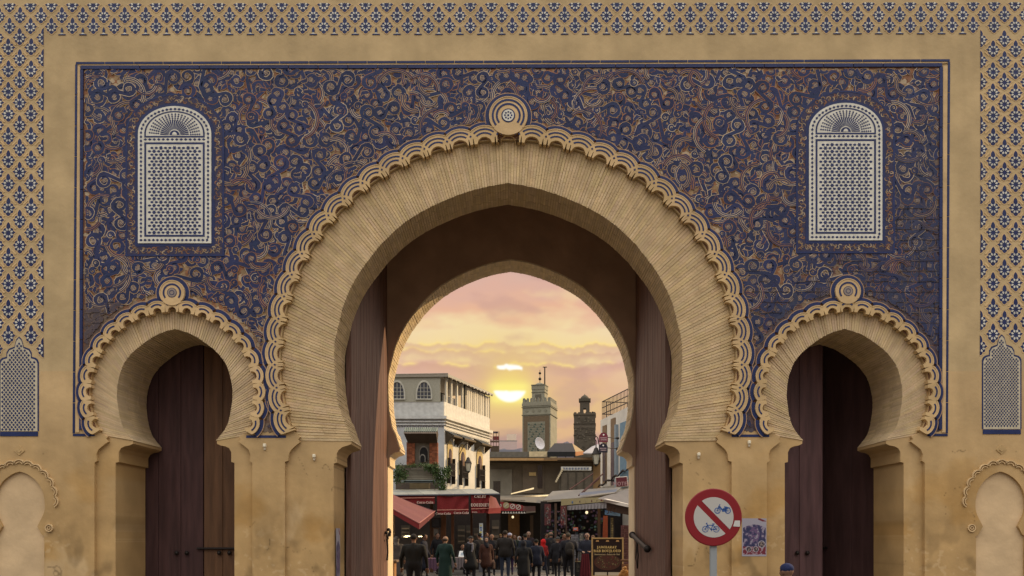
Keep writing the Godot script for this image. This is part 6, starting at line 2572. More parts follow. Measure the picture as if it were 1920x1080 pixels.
		slab(b, e[0], low, e[1], e[2], e[4], 0.12, [Color(0.12, 0.12, 0.13), Color(0.14, 0.13, 0.12), Color(0.1, 0.03, 0.03), Color(0.04, 0.035, 0.03)][[1071.0, 1087.0, 1165.0, 1145.0].find(e[0])])
		part(t, "rack_board", b.mesh(M.any))
		var cmb := MB.new()
		var cols := int((e[1] - e[0]) / 2.4)
		for i in cols:
			for j in int((e[3] - e[2]) / 3.2):
				var s := rng.randf_range(0.5, 1.3)
				var cc: Color = [Color(0.2, 0.2, 0.21), Color(0.22, 0.21, 0.17), Color(0.13, 0.06, 0.05), Color(0.22, 0.17, 0.07)][[1071.0, 1087.0, 1165.0, 1145.0].find(e[0])]
				slab(cmb, e[0] + 0.5 + i * 2.4, e[2] + 3.2 * j + 3.4, e[0] + 2.3 + i * 2.4, e[2] + 3.2 * j + 1.0, e[4] - 0.03, 0.02, tint(cc, s))
		stuff(part(t, "cards", cmb.mesh(M.paint)))
	var op := MB.new()
	slab(op, 1074.5, 995.5, 1084, 988.5, 35.8, 0.03, Color(0.4, 0.12, 0.07))
	slab(op, 1076, 993.5, 1082, 990.5, 35.77, 0.02, Color(0.3, 0.25, 0.3))
	slab(op, 1078.5, 1002, 1079.5, 995.5, 35.85, 0.03, Color(0.05, 0.05, 0.05))
	single("price_card", "orange card on top of the postcard rack", "card", op.mesh(M.paint))
	bulb("bare light bulb glowing under the grey gathered valance", at(1100, 961.0, 39.5))


func near_things() -> void:
	# the restaurant's board, near the gate
	var d := 25.0
	var bl := at(1110.5, 1008, d)
	var o := thing("restaurant_board", "framed black restaurant board with gold lettering and a picture of dishes", "sign", at(1139.0, 1008, d) * Vector3(1, 0, 1), -0.05)
	var w := 57.0 * d / 1560.0
	var top := 1.6 - 1.5 * d / 1560.0
	var f := MB.new()
	f.col = Color(0.4, 0.27, 0.11)
	for e in [[-w / 2, 0.04], [w / 2, 0.025]]:
		f.cbox(Vector3(e[0], top / 2 + 0.03, 0), Vector3(0.045, top, 0.05), 0.006)
	f.cbox(Vector3(0, top, 0), Vector3(w + 0.04, 0.04, 0.052), 0.006)
	f.cbox(Vector3(0, 0.42, 0), Vector3(w, 0.08, 0.05), 0.006)
	part(o, "frame", f.mesh(M.any))
	var face := MB.new()
	face.col = Color(0.016, 0.009, 0.011)
	face.box(Vector3(0, top / 2 + 0.22, -0.01), Vector3(w - 0.04, top - 0.44, 0.02))
	part(o, "board_face", face.mesh(M.paint))
	var k := d / 1560.0
	letters(o, "JAWHARAT", Vector3(-0.02, 1.6 - 18.0 * k, 0.012), 0.075, Color(0.8, 0.7, 0.46), 0.0, "Droid Serif")
	letters(o, "BAB BOUJLOUD", Vector3(-0.01, 1.6 - 25.0 * k, 0.012), 0.078, Color(0.8, 0.7, 0.46), 0.0, "Droid Serif")
	letters(o, "Restaurant - Salon de Thé", Vector3(-0.01, 1.6 - 31.5 * k, 0.012), 0.044, Color(0.7, 0.64, 0.5), 0.0, "Droid Serif")
	var pic := MB.new()
	pic.col = Color(0.07, 0.03, 0.02)
	for i in 24:
		var a0 := TAU * i / 24
		var a1 := TAU * (i + 1) / 24
		pic.tri(Vector3(0, 0.86, 0.004), Vector3(cos(a0) * w * 0.44, 0.86 + sin(a0) * 0.24, 0.004), Vector3(cos(a1) * w * 0.44, 0.86 + sin(a1) * 0.24, 0.004))
	for i in 90:
		var a := rng.randf() * TAU
		var r := sqrt(rng.randf())
		pic.col = [Color(0.1, 0.11, 0.04), Color(0.2, 0.17, 0.09), Color(0.13, 0.035, 0.03), Color(0.06, 0.07, 0.03)][i % 4]
		var c := Vector3(cos(a) * r * w * 0.38, 0.88 + sin(a) * r * 0.2, 0.005 + i * 0.00005)
		var s := rng.randf_range(0.012, 0.034)
		pic.box(c, Vector3(s, s * 0.8, 0.004), Basis(Vector3.BACK, rng.randf() * PI))
	stuff(part(o, "printed_dishes", pic.mesh(M.paint)))
	for x in [-0.3, 0.0, 0.3]:
		var l := MB.new()
		l.col = Color(0.42, 0.25, 0.1)
		l.prism(PackedVector2Array([Vector2(x - 0.05, top - 0.1), Vector2(x + 0.05, top - 0.1), Vector2(x + 0.035, top - 0.05), Vector2(x - 0.035, top - 0.05)]), 0.0, 0.006)
		part(o, "printed_lamp", l.mesh(M.paint))
	var bottom := MB.new()
	bottom.col = Color(0.45, 0.4, 0.3)
	bottom.box(Vector3(-0.2, 0.5, 0.006), Vector3(0.36, 0.12, 0.01))
	bottom.box(Vector3(0.2, 0.5, 0.006), Vector3(0.36, 0.12, 0.01))
	part(o, "printed_strip", bottom.mesh(M.paint))
	# a barrow of loaves behind the right jamb
	var bp := at(1206, 1008, 18.4)
	var cart := thing("bread_barrow", "wooden barrow behind the right jamb of the great arch", "barrow", Vector3(bp.x, 0, bp.z), 0.5)
	var cm := MB.new()
	for i in 5:
		cm.col = Color(0.2, 0.09, 0.04) * rng.randf_range(0.8, 1.2)
		cm.cbox(Vector3(-0.24 + 0.0, 0.52 + i * 0.11, 0), Vector3(0.04, 0.1, 0.9), 0.006)
		part(cart, "side_board", cm.mesh(M.any)) if i == 4 else null
	var cb := MB.new()
	cb.col = Color(0.16, 0.08, 0.04)
	cb.cbox(Vector3(0.2, 0.5, 0), Vector3(0.9, 0.06, 0.92), 0.01)
	cb.cbox(Vector3(-0.24, 1.09, 0), Vector3(0.07, 0.05, 0.95), 0.01)
	part(cart, "tray", cb.mesh(M.any))
	for s in [[-0.2, -0.35], [-0.2, 0.35], [0.55, -0.35], [0.55, 0.35]]:
		var l := MB.new()
		l.col = Color(0.12, 0.06, 0.03)
		l.box(Vector3(s[0], 0.24, s[1]), Vector3(0.07, 0.47, 0.07))
		part(cart, "leg", l.mesh(M.any))
	var where := ["topmost loaf of the bread pile", "left loaf in the second row of the bread pile", "right loaf in the second row of the bread pile", "left loaf in the third row of the bread pile", "middle loaf in the third row of the bread pile", "right loaf in the third row of the bread pile", "left loaf in the lowest row of the bread pile", "right loaf in the lowest row of the bread pile"]
	var wi := 0
	for e in [[1171.0, 1066.0], [1168.0, 1071.5], [1173.5, 1072.0], [1164.5, 1076.5], [1170.0, 1077.5], [1175.5, 1078.0], [1161.0, 1081.5], [1166.5, 1082.5]]:
		var b := MB.new()
		b.col = Color(0.55, 0.3, 0.11) * rng.randf_range(0.85, 1.15)
		b.ball(Vector3.ZERO, Vector3(0.055, 0.042, 0.04), 6, 10, Basis(Vector3.BACK, rng.randf_range(-0.6, 0.6)))
		b.ball(Vector3(0.01, 0.02, 0.012), Vector3(0.035, 0.03, 0.035), 5, 8)
		wi += 1
		single("bread_loaf", where[wi - 1], "bread", b.mesh(M.any), at(e[0], e[1], 18.0 + rng.randf() * 0.08), 0.0, "loaves piled by the right jamb")
	var crate := MB.new()
	var cp := at(1168, 1008, 18.2)
	crate.col = Color(0.2, 0.12, 0.06)
	crate.cbox(Vector3(0, 0.34, 0), Vector3(0.3, 0.68, 0.3), 0.01)
	single("bread_crate", "brown crate carrying the pile of loaves by the right jamb", "crate", crate.mesh(M.any), Vector3(cp.x, 0, cp.z))
	var stand := MB.new()
	var sp := at(736, 1008, 17.0)
	stand.col = Color(0.35, 0.18, 0.07)
	stand.cbox(Vector3(0, 0.55, 0), Vector3(0.12, 1.1, 0.3), 0.01)
	stand.col = Color(0.2, 0.14, 0.09)
	stand.cbox(Vector3(0.01, 1.12, 0), Vector3(0.2, 0.05, 0.36), 0.01)
	single("wooden_stand", "narrow orange wooden stand against the left jamb of the rear arch", "stand", stand.mesh(M.any), Vector3(sp.x, 0, sp.z))
	# the road sign before the pier on the right
	var sd := 10.4
	var s := thing("road_sign", "round red and white no cycles sign on a grey post before the right pier", "sign", at(1337.5, 970, sd), 0.05)
	var r := 54.0 * sd / 1560.0
	var plate := MB.new()
	plate.col = Color(0.20, 0.013, 0.018)
	plate.lathe(Vector3.ZERO, [Vector2(0.0, -0.012), Vector2(r * 0.97, -0.012), Vector2(r, -0.004), Vector2(r, 0.006), Vector2(r * 0.97, 0.012), Vector2(0.0, 0.012)], 56, Basis(Vector3.RIGHT, PI / 2))
	part(s, "sign_plate", plate.mesh(M.sign))
	var wh := MB.new()
	wh.col = Color(0.42, 0.41, 0.37)
	for side in [0, 1]:
		var p := PackedVector2Array()
		var rr := r * 0.70
		var half := asin(0.105 / 0.70)
		for i in 25:
			var a: float = -PI / 4 + PI * side + lerpf(half, PI - half, i / 24.0)
			p.append(Vector2(cos(a), sin(a)) * rr)
		wh.prism(p, 0.011, 0.0145)
	part(s, "white_field", wh.mesh(M.sign))
	var blue := Color(0.035, 0.09, 0.26)
	var bike := MB.new()
	bike.col = blue
	var q := func(mb: MB, a: Vector2, b: Vector2, t: float) -> void:
		var dd := (b - a).normalized()
		var nn := Vector2(-dd.y, dd.x) * t
		mb.prism(PackedVector2Array([a - nn, b - nn, b + nn, a + nn]), 0.014, 0.0165)
	var wheel := func(mb: MB, c: Vector2, rad: float, t: float, sp2: int) -> void:
		var l := PackedVector2Array()
		var o2 := PackedVector2Array()
		for i in 21:
			var a := TAU * i / 20
			l.append(c + Vector2(cos(a), sin(a)) * (rad - t))
			o2.append(c + Vector2(cos(a), sin(a)) * rad)
		mb.strip(l, o2, 0.0165, 0.014)
		for i in sp2:
			var a := TAU * i / sp2 + 0.3
			q.call(mb, c, c + Vector2(cos(a), sin(a)) * rad, 0.0014)
	var U1 := sd / 1560.0
	var bc := Vector2(-5.5, -20.0) * U1
	for sx in [-1.0, 1.0]:
		wheel.call(bike, bc + Vector2(sx * 10.4, -2.2) * U1, 6.0 * U1, 1.0 * U1, 6)
	var v := func(x: float, y: float) -> Vector2: return bc + Vector2(x, y) * U1
	for e in [[-10.4, -2.2, -6.2, 6.0], [-6.2, 6.0, -9.0, 8.6], [-9.0, 8.6, -6.4, 9.4], [-7.2, 4.6, 0.6, -2.6], [-6.9, 5.2, 4.2, 5.2], [0.6, -2.6, 5.0, 7.4], [3.0, 8.0, 7.4, 7.4], [10.4, -2.2, 4.4, 5.4], [0.6, -2.6, 10.4, -2.2], [0.6, -2.6, 1.6, -5.6], [-1.5, -1.0, 2.0, -4.0]]:
		q.call(bike, v.call(e[0], e[1]), v.call(e[2], e[3]), 0.75 * U1)
	part(s, "bicycle_symbol", bike.mesh(M.sign))
	var mo := MB.new()
	mo.col = blue
	var mc := Vector2(17.0, 15.5) * U1
	for sx in [-1.0, 1.0]:
		wheel.call(mo, mc + Vector2(sx * 9.8, -3.0) * U1, 5.8 * U1, 1.4 * U1, 5)
	var v2 := func(x: float, y: float) -> Vector2: return mc + Vector2(x, y) * U1
	for e in [[-9.8, -3.0, -6.6, 6.0, 0.8], [-6.6, 6.0, -5.0, 9.0, 0.7], [-8.4, 5.0, -4.0, 3.6, 1.0], [-6.0, 4.4, 0.0, -2.4, 1.5], [-1.0, -2.6, 8.0, -2.0, 2.6], [1.0, 0.0, 9.0, 1.5, 1.6], [3.0, 4.0, 9.0, 3.4, 1.1], [5.0, 0.0, 5.0, 4.0, 0.8], [9.0, 3.0, 14.0, 2.0, 0.8]]:
		q.call(mo, v2.call(e[0], e[1]), v2.call(e[2], e[3]), e[4] * U1)
	part(s, "moped_symbol", mo.mesh(M.sign))
	var st := MB.new()
	st.col = Color(0.5, 0.5, 0.46)
	st.prism(PackedVector2Array([Vector2(37, -17) * U1, Vector2(50, -17.5) * U1, Vector2(50, -6) * U1, Vector2(40, -6) * U1]), 0.014, 0.0165)
	part(s, "sticker", st.mesh(M.sign))
	var post := MB.new()
	post.col = Color(0.26, 0.28, 0.28)
	var py := at(1337, 970, sd).y
	post.cbox(Vector3(0.012, -py / 2 + 0.1, -0.045), Vector3(0.085, py + 0.2, 0.045), 0.006)
	part(s, "post", post.mesh(M.paint))
	poster_sheet("wall_poster", "printed poster with a blue picture and red foot beside the road sign", 1391.0, 1437.0, 972.0, 1043.0, 0.004, 3)
	var pp := poster_sheet("door_jamb_poster", "small narrow printed poster on the left jamb of the great arch", 0, 38.0, 0, 150.0, 0.0, 8)
	pp.transform = Transform3D(Basis(Vector3.UP, PI / 2), Vector3(-2.52 + 0.004, 1.16, -0.3))


func poster_sheet(called: String, label: String, x0: float, x1: float, y0: float, y1: float, z: float, seed_: int) -> MeshInstance3D:
	var w := 96
	var h := 148
	var im := Image.create(w, h, false, Image.FORMAT_RGB8)
	im.fill(Color(0.70, 0.68, 0.72))
	var n := FastNoiseLite.new()
	n.seed = seed_
	n.frequency = 0.035
	n.fractal_octaves = 3
	for y in h:
		for x in w:
			var u := (x - w / 2.0) / (w / 2.0)
			var t := float(y) / h
			var c := Color(0.72, 0.7, 0.74)
			var arch := t > 0.16 + 0.1 * u * u and t < 0.74 and absf(u) < 0.93
			if arch:
				var g := n.get_noise_2d(x * 1.3, y)
				c = Color(0.16, 0.18, 0.36).lerp(Color(0.44, 0.36, 0.5), smoothstep(-0.3, 0.3, g))
				if g > 0.22:
					c = Color(0.66, 0.62, 0.68)
				if Vector2(u * 0.7, (t - 0.42) * 1.5).length() < 0.3 and n.get_noise_2d(x * 2.0 + 90.0, y * 2.0) > -0.05:
					c = Color(0.45, 0.34, 0.5)
			elif t >= 0.74 and t < 0.95 and absf(u) < 0.93:
				c = Color(0.5, 0.12, 0.2) if n.get_noise_2d(x * 2.0, y * 2.0) < 0.2 else Color(0.7, 0.6, 0.62)
			for k in [[-0.45, 0.81, 0.24], [0.12, 0.81, 0.24], [0.6, 0.68, 0.3]]:
				var dd := Vector2(u - k[0], (t - k[1]) * 3.0).length()
				if dd < k[2]:
					c = Color(0.75, 0.72, 0.75) if dd > k[2] * 0.8 else (Color(0.22, 0.18, 0.24) if n.get_noise_2d(x * 3.0, y * 3.0) < 0.05 else Color(0.62, 0.55, 0.5))
			if t < 0.08 and u > 0.3 and absf(u - 0.3 - t * 7.0) < 0.18:
				c = Color(0.5, 0.1, 0.15)
			im.set_pixel(x, y, c)
	var m := StandardMaterial3D.new()
	m.albedo_texture = ImageTexture.create_from_image(im)
	m.albedo_color = Color(0.8, 0.8, 0.8)
	m.roughness = 0.6
	var pl := QuadMesh.new()
	pl.size = Vector2((x1 - x0), (y1 - y0)) * U
	pl.material = m
	var c := F((x0 + x1) / 2, (y0 + y1) / 2)
	return single(called, label, "poster", pl, Vector3(c.x, c.y, z))


func hills() -> void:
	var m := MB.new()
	m.col = Color(0.3, 0.27, 0.3)
	var n := FastNoiseLite.new()
	n.seed = 2
	n.frequency = 0.02
	for i in 80:
		var x0 := 700.0 + i * 7.0
		var x1 := x0 + 7.0
		var y0 := 833.0 + n.get_noise_1d(x0) * 14.0 + absf(x0 - 1062.0) * 0.10
		var y1 := 833.0 + n.get_noise_1d(x1) * 14.0 + absf(x1 - 1062.0) * 0.10
		m.quad(at(x0, 1010, 690.0), at(x1, 1010, 690.0), at(x1, y1, 700.0), at(x0, y0, 700.0))
	structure("hills", m.mesh(M.any))


# a smooth body: tapered capsules joined by a soft minimum on a grid, meshed as surface nets
class Body:
	var bones := []      # [a, b, ra, rb, colour, blend]

	func bone(a: Vector3, b: Vector3, ra: float, rb: float, col: Color, k := 0.03) -> void:
		bones.append([a, b, ra, rb, col, k])

	func mesh_into(mb: MB, cell: float) -> void:
		var lo := Vector3.ONE * 1e9
		var hi := Vector3.ONE * -1e9
		for e in bones:
			for p in [e[0], e[1]]:
				var r: float = maxf(e[2], e[3]) + cell * 2.5
				lo = lo.min(p - Vector3.ONE * r)
				hi = hi.max(p + Vector3.ONE * r)
		var nx := int((hi.x - lo.x) / cell) + 2
		var ny := int((hi.y - lo.y) / cell) + 2
		var nz := int((hi.z - lo.z) / cell) + 2
		var f := PackedFloat32Array()
		var near := PackedFloat32Array()
		var own := PackedInt32Array()
		f.resize(nx * ny * nz)
		near.resize(nx * ny * nz)
		own.resize(nx * ny * nz)
		f.fill(0.5)
		near.fill(9.0)
		for bi in bones.size():
			var e: Array = bones[bi]
			var a: Vector3 = e[0]
			var ab: Vector3 = e[1] - a
			var l2 := maxf(ab.length_squared(), 1e-8)
			var ra: float = e[2]
			var rb: float = e[3]
			var k: float = e[5]
			var r := maxf(ra, rb) + cell * 2.2
			var b0 := ((a.min(e[1]) - Vector3.ONE * r - lo) / cell).floor()
			var b1 := ((a.max(e[1]) + Vector3.ONE * r - lo) / cell).ceil()
			for z in range(maxi(0, int(b0.z)), mini(nz, int(b1.z) + 1)):
				for y in range(maxi(0, int(b0.y)), mini(ny, int(b1.y) + 1)):
					var row := (z * ny + y) * nx
					for x in range(maxi(0, int(b0.x)), mini(nx, int(b1.x) + 1)):
						var p := lo + Vector3(x, y, z) * cell - a
						var t := clampf(p.dot(ab) / l2, 0.0, 1.0)
						var d := (p - ab * t).length() - lerpf(ra, rb, t)
						var i := row + x
						if d < near[i]:
							near[i] = d
							own[i] = bi
						var h := maxf(k - absf(d - f[i]), 0.0) / k
						f[i] = minf(d, f[i]) - h * h * k * 0.25
		var id := PackedInt32Array()
		id.resize(nx * ny * nz)
		id.fill(-1)
		var pts := PackedVector3Array()
		var cols := PackedColorArray()
		var corner := [0, 1, nx, nx + 1, nx * ny, nx * ny + 1, nx * ny + nx, nx * ny + nx + 1]
		var edges := [[0, 1], [2, 3], [4, 5], [6, 7], [0, 2], [1, 3], [4, 6], [5, 7], [0, 4], [1, 5], [2, 6], [3, 7]]
		for z in nz - 1:
			for y in ny - 1:
				for x in nx - 1:
					var i := (z * ny + y) * nx + x
					var m := 0
					for c in 8:
						if f[i + corner[c]] < 0.0:
							m |= 1 << c
					if m == 0 or m == 255:
						continue
					var s := Vector3.ZERO
					var cnt := 0
					for e in edges:
						if ((m >> e[0]) & 1) == ((m >> e[1]) & 1):
							continue
						var fa := f[i + corner[e[0]]]
						var fb := f[i + corner[e[1]]]
						var t := fa / (fa - fb)
						var pa := Vector3(e[0] & 1, (e[0] >> 1) & 1, e[0] >> 2)
						var pb := Vector3(e[1] & 1, (e[1] >> 1) & 1, e[1] >> 2)
						s += pa.lerp(pb, t)
						cnt += 1
					id[i] = pts.size()
					pts.append(lo + (Vector3(x, y, z) + s / cnt) * cell)
					cols.append(bones[own[i]][4])
		var norm := PackedVector3Array()
		norm.resize(pts.size())
		var quads := PackedInt32Array()
		var ax := [1, nx, nx * ny]
		for z in range(1, nz - 1):
			for y in range(1, ny - 1):
				for x in range(1, nx - 1):
					var i := (z * ny + y) * nx + x
					for k in 3:
						var s0 := f[i] < 0.0
						if s0 == (f[i + ax[k]] < 0.0):
							continue
						var u: int = ax[(k + 1) % 3]
						var v: int = ax[(k + 2) % 3]
						var q := [id[i], id[i - u], id[i - u - v], id[i - v]]
						if q.has(-1):
							continue
						if not s0:
							q.reverse()
						quads.append_array(PackedInt32Array(q))
						var nn := (pts[q[1]] - pts[q[0]]).cross(pts[q[2]] - pts[q[0]]) + (pts[q[2]] - pts[q[0]]).cross(pts[q[3]] - pts[q[0]])
						for w in q:
							norm[w] += nn
		for i in norm.size():
			norm[i] = norm[i].normalized()
		for i in range(0, quads.size(), 4):
			for t in [0, 2, 1, 0, 3, 2]:
				var w := quads[i + t]
				mb.v.append(pts[w])
				mb.n.append(norm[w])
				mb.c.append(cols[w])
				mb.uv.append(Vector2.ZERO)


func hand(mb: MB, wrist: Vector3, dir: Vector3, side: Vector3, skin: Color, curl := 0.5) -> void:
	mb.col = skin
	var up := dir.cross(side).normalized()
	var palm := wrist + dir * 0.045
	mb.ball(palm, Vector3(0.04, 0.05, 0.022), 5, 8, Basis(side, dir, up) if side.cross(dir).dot(up) > 0 else Basis(side, dir, -up))
	for i in 4:
		var s := (i - 1.5) * 0.019
		var ln: float = [0.066, 0.076, 0.071, 0.056][i]
		var a := palm + side * s + dir * 0.035
		var b := a + (dir - up * curl * 0.4).normalized() * ln * 0.55
		var c := b + (dir * (1.0 - curl) - up * curl).normalized() * ln * 0.5
		mb.tube([a, b, c], [0.0095, 0.009, 0.007], 5)
	var t0 := wrist + side * 0.035 + dir * 0.025
	mb.tube([t0, t0 + (side * 0.5 + dir * 0.7 - up * 0.3).normalized() * 0.035, t0 + (side * 0.25 + dir - up * 0.5).normalized() * 0.065], [0.012, 0.0105, 0.008], 5)


# o: keys h (height), turn (0 faces the gate), top, legs, coat (hem height, 0 for none), hemr, stride, arms ("down", "front", "fold", "sit"), head ("hair", "cap", "hood", "hijab", "bald"), hc (its colour), wide, skin, bag
func person(label: String, px: float, d: float, o: Dictionary) -> Node3D:
	var p := at(px, 1008, d)
	var root := thing("person", label, "person", Vector3(p.x, 0, p.z), o.get("turn", 0.0))
	var s: float = o.get("h", 1.72) / 1.72
	var top: Color = o.get("top", Color(0.03, 0.03, 0.035))
	var legs: Color = o.get("legs", Color(0.03, 0.035, 0.05))
	var skin: Color = o.get("skin", Color(0.36, 0.2, 0.13))
	var wide: float = o.get("wide", 1.0)
	var stride: float = o.get("stride", rng.randf_range(-0.22, 0.22))
	var hem: float = o.get("coat", 0.0)
	var arms: String = o.get("arms", "down")
	var sit := arms == "sit"
	var b := Body.new()
	var shoe: Color = o.get("shoe", Color(0.03, 0.025, 0.02))
	var hip_y := 0.93 if not sit else 0.5
	var up := hip_y - 0.93
	for k in [-1.0, 1.0]:
		var hip := Vector3(k * 0.09 * wide, hip_y, 0)
		var fz: float = k * stride
		var knee := Vector3(k * 0.10 * wide, 0.5, fz * 0.6 + 0.03) if not sit else Vector3(k * 0.11, 0.5, 0.42)
		var ankle := Vector3(k * 0.10 * wide, 0.09, fz) if not sit else Vector3(k * 0.11, 0.09, 0.4)
		b.bone(hip, knee, 0.088 * wide, 0.06 * wide, legs)
		b.bone(knee, ankle, 0.06 * wide, 0.045, legs)
		b.bone(ankle + Vector3(0, -0.035, -0.03), ankle + Vector3(0, -0.05, 0.14), 0.045, 0.036, shoe, 0.02)
	var sh := 1.43 + up
	b.bone(Vector3(-0.05, hip_y + 0.03, 0), Vector3(0.05, hip_y + 0.03, 0), 0.13 * wide, 0.13 * wide, legs if hem == 0.0 else top, 0.05)
	b.bone(Vector3(-0.04 * wide, hip_y + 0.1, 0), Vector3(-0.085 * wide, sh - 0.12, 0.0), 0.125 * wide, 0.125 * wide, top, 0.05)
	b.bone(Vector3(0.04 * wide, hip_y + 0.1, 0), Vector3(0.085 * wide, sh - 0.12, 0.0), 0.125 * wide, 0.125 * wide, top, 0.05)
	b.bone(Vector3(-0.16 * wide, sh - 0.02, -0.01), Vector3(0.16 * wide, sh - 0.02, -0.01), 0.075, 0.075, top, 0.05)
	b.bone(Vector3(0, sh, -0.015), Vector3(0, sh + 0.06, -0.005), 0.075, 0.06, top, 0.04)
	if hem > 0.0 and not sit:
		var hr: float = o.get("hemr", 0.2)
		for k in [-1.0, 1.0]:
			b.bone(Vector3(k * 0.06, hip_y + 0.1, 0), Vector3(k * 0.09, hem + hr * 0.75, k * stride * 0.35), 0.135 * wide, hr * 0.82, top, 0.06)
	var hands := []
	for k in [-1.0, 1.0]:
		var a := Vector3(k * 0.195 * wide, sh - 0.035, -0.01)
		var e := Vector3(k * 0.27 * wide, sh - 0.31, -0.03 - k * stride * 0.3)
		var h := Vector3(k * 0.28 * wide, sh - 0.56, 0.06 - k * stride * 0.5)
		if arms == "front" or sit:
			e = Vector3(k * 0.26 * wide, sh - 0.29, 0.03)
			h = Vector3(k * 0.15, sh - 0.33, 0.27)
		elif arms == "fold":
			e = Vector3(k * 0.27 * wide, sh - 0.27, 0.06)
			h = Vector3(-k * 0.07, sh - 0.25 - 0.03 * k, 0.19)
		elif arms == "raise" and k > 0:
			e = Vector3(0.3, sh - 0.2, 0.12)
			h = Vector3(0.2, sh - 0.1, 0.34)
		b.bone(a, e, 0.064 * wide, 0.052, top, 0.03)
		b.bone(e, h, 0.052, 0.043, top, 0.03)
		hands.append([h, (h - e).normalized(), k])
	var mb := MB.new()
	b.mesh_into(mb, 0.034)
	# head: skull, jaw, nose, ears and neck on a finer grid
	var hb := Body.new()
	var hy := sh + 0.2
	var tilt: Vector3 = o.get("nod", Vector3(rng.randf_range(-0.02, 0.02), 0.0, rng.randf_range(-0.015, 0.035)))
	var hc0 := Vector3(0, hy, 0.015) + tilt
	hb.bone(Vector3(0, sh + 0.02, -0.01), Vector3(0, hy - 0.06, 0.0) + tilt * 0.6, 0.058, 0.053, skin, 0.03)
	hb.bone(hc0 + Vector3(0, 0.025, -0.025), hc0 + Vector3(0, 0.03, 0.012), 0.083, 0.08, skin, 0.03)
	hb.bone(hc0 + Vector3(0, -0.05, 0.03), hc0 + Vector3(0, -0.072, 0.05), 0.055, 0.036, skin, 0.04)
	hb.bone(hc0 + Vector3(0, 0.005, 0.085), hc0 + Vector3(0, -0.026, 0.104), 0.011, 0.016, tint(skin, 1.05), 0.015)
	for k in [-1.0, 1.0]:
		hb.bone(hc0 + Vector3(k * 0.08, 0.015, -0.01), hc0 + Vector3(k * 0.083, -0.025, 0.0), 0.018, 0.012, tint(skin, 0.9), 0.012)
		hb.bone(hc0 + Vector3(k * 0.045, -0.012, 0.068), hc0 + Vector3(k * 0.03, -0.03, 0.07), 0.018, 0.018, skin, 0.02)
	hb.bone(hc0 + Vector3(-0.022, -0.05, 0.084), hc0 + Vector3(0.022, -0.05, 0.084), 0.009, 0.009, Color(0.25, 0.09, 0.07), 0.008)
	hb.mesh_into(mb, 0.0135)
	for k in [-1.0, 1.0]:
		mb.col = Color(0.6, 0.57, 0.53)
		mb.ball(hc0 + Vector3(k * 0.032, 0.008, 0.079), Vector3(0.013, 0.008, 0.008), 4, 6)
		mb.col = Color(0.03, 0.02, 0.015)
		mb.ball(hc0 + Vector3(k * 0.032, 0.008, 0.085), Vector3(0.006, 0.006, 0.004), 4, 6)
		mb.ball(hc0 + Vector3(k * 0.034, 0.028, 0.082), Vector3(0.02, 0.005, 0.008), 3, 6)
	for h in hands:
		hand(mb, h[0] + h[1] * 0.03, h[1], Vector3(-h[2], 0, 0.3).normalized().slide(h[1]).normalized(), skin)
	var sc := Basis.from_scale(Vector3(s, s, s))
	part(root, "body", mb.mesh(M.skin), "", Vector3.ZERO, sc)
	# hair and head wear
	var hm := MB.new()
	hm.col = o.get("hc", Color(0.015, 0.012, 0.01))
	var head: String = o.get("head", "hair")
	var called := head
	if head == "hair":
		hm.ball(hc0 + Vector3(0, 0.042, -0.028), Vector3(0.092, 0.088, 0.094), 8, 12, Basis(Vector3.RIGHT, -0.35))
	elif head == "cap":
		hm.ball(hc0 + Vector3(0, 0.055, -0.012), Vector3(0.098, 0.082, 0.104), 8, 12)
		if o.get("peak", false):
			hm.ball(hc0 + Vector3(0, 0.05, 0.10), Vector3(0.07, 0.012, 0.06), 4, 8)
	elif head == "bald":
		hm.ball(hc0 + Vector3(0, 0.0, -0.045), Vector3(0.09, 0.06, 0.075), 6, 10)
		called = "hair"
	elif head == "hood" or head == "hijab":
		var r := Body.new()
		var c: Color = hm.col
		r.bone(hc0 + Vector3(0, 0.045, -0.04), hc0 + Vector3(0, 0.02, -0.045), 0.105, 0.112, c, 0.03)
		for k in [-1.0, 1.0]:
			r.bone(hc0 + Vector3(k * 0.06, 0.04, 0.0), hc0 + Vector3(k * 0.055, -0.09, 0.015), 0.045, 0.045, c, 0.05)
		r.bone(hc0 + Vector3(0, -0.10, -0.03), Vector3(0, sh + 0.0, -0.01), 0.088, 0.125 if head == "hijab" else 0.11, c, 0.05)
		if head == "hijab":
			r.bone(hc0 + Vector3(-0.03, -0.12, 0.03), Vector3(0.03, sh - 0.06, 0.08), 0.055, 0.07, c, 0.05)
		elif o.get("point", false):
			r.bone(hc0 + Vector3(0, 0.09, -0.07), hc0 + Vector3(0, 0.13, -0.15), 0.06, 0.015, c, 0.04)
		r.mesh_into(hm, 0.018)
	part(root, called, hm.mesh(M.cloth), "", Vector3.ZERO, sc)
	if o.has("scarf"):
		var m := MB.new()
		m.col = o.scarf
		var ring := []
		var rad := []
		for i in 13:
			var a := TAU * i / 12
			ring.append(Vector3(cos(a) * 0.09, sh + 0.045 - 0.03 * sin(a), sin(a) * 0.085))
			rad.append(0.04)
		m.tube(ring, rad, 6, false)
		m.tube([Vector3(0.04, sh + 0.0, 0.11), Vector3(0.02, sh - 0.16, 0.165), Vector3(-0.02, sh - 0.3, 0.15)], [0.045, 0.05, 0.03], 6)
		part(root, "scarf", m.mesh(M.cloth), "", Vector3.ZERO, sc)
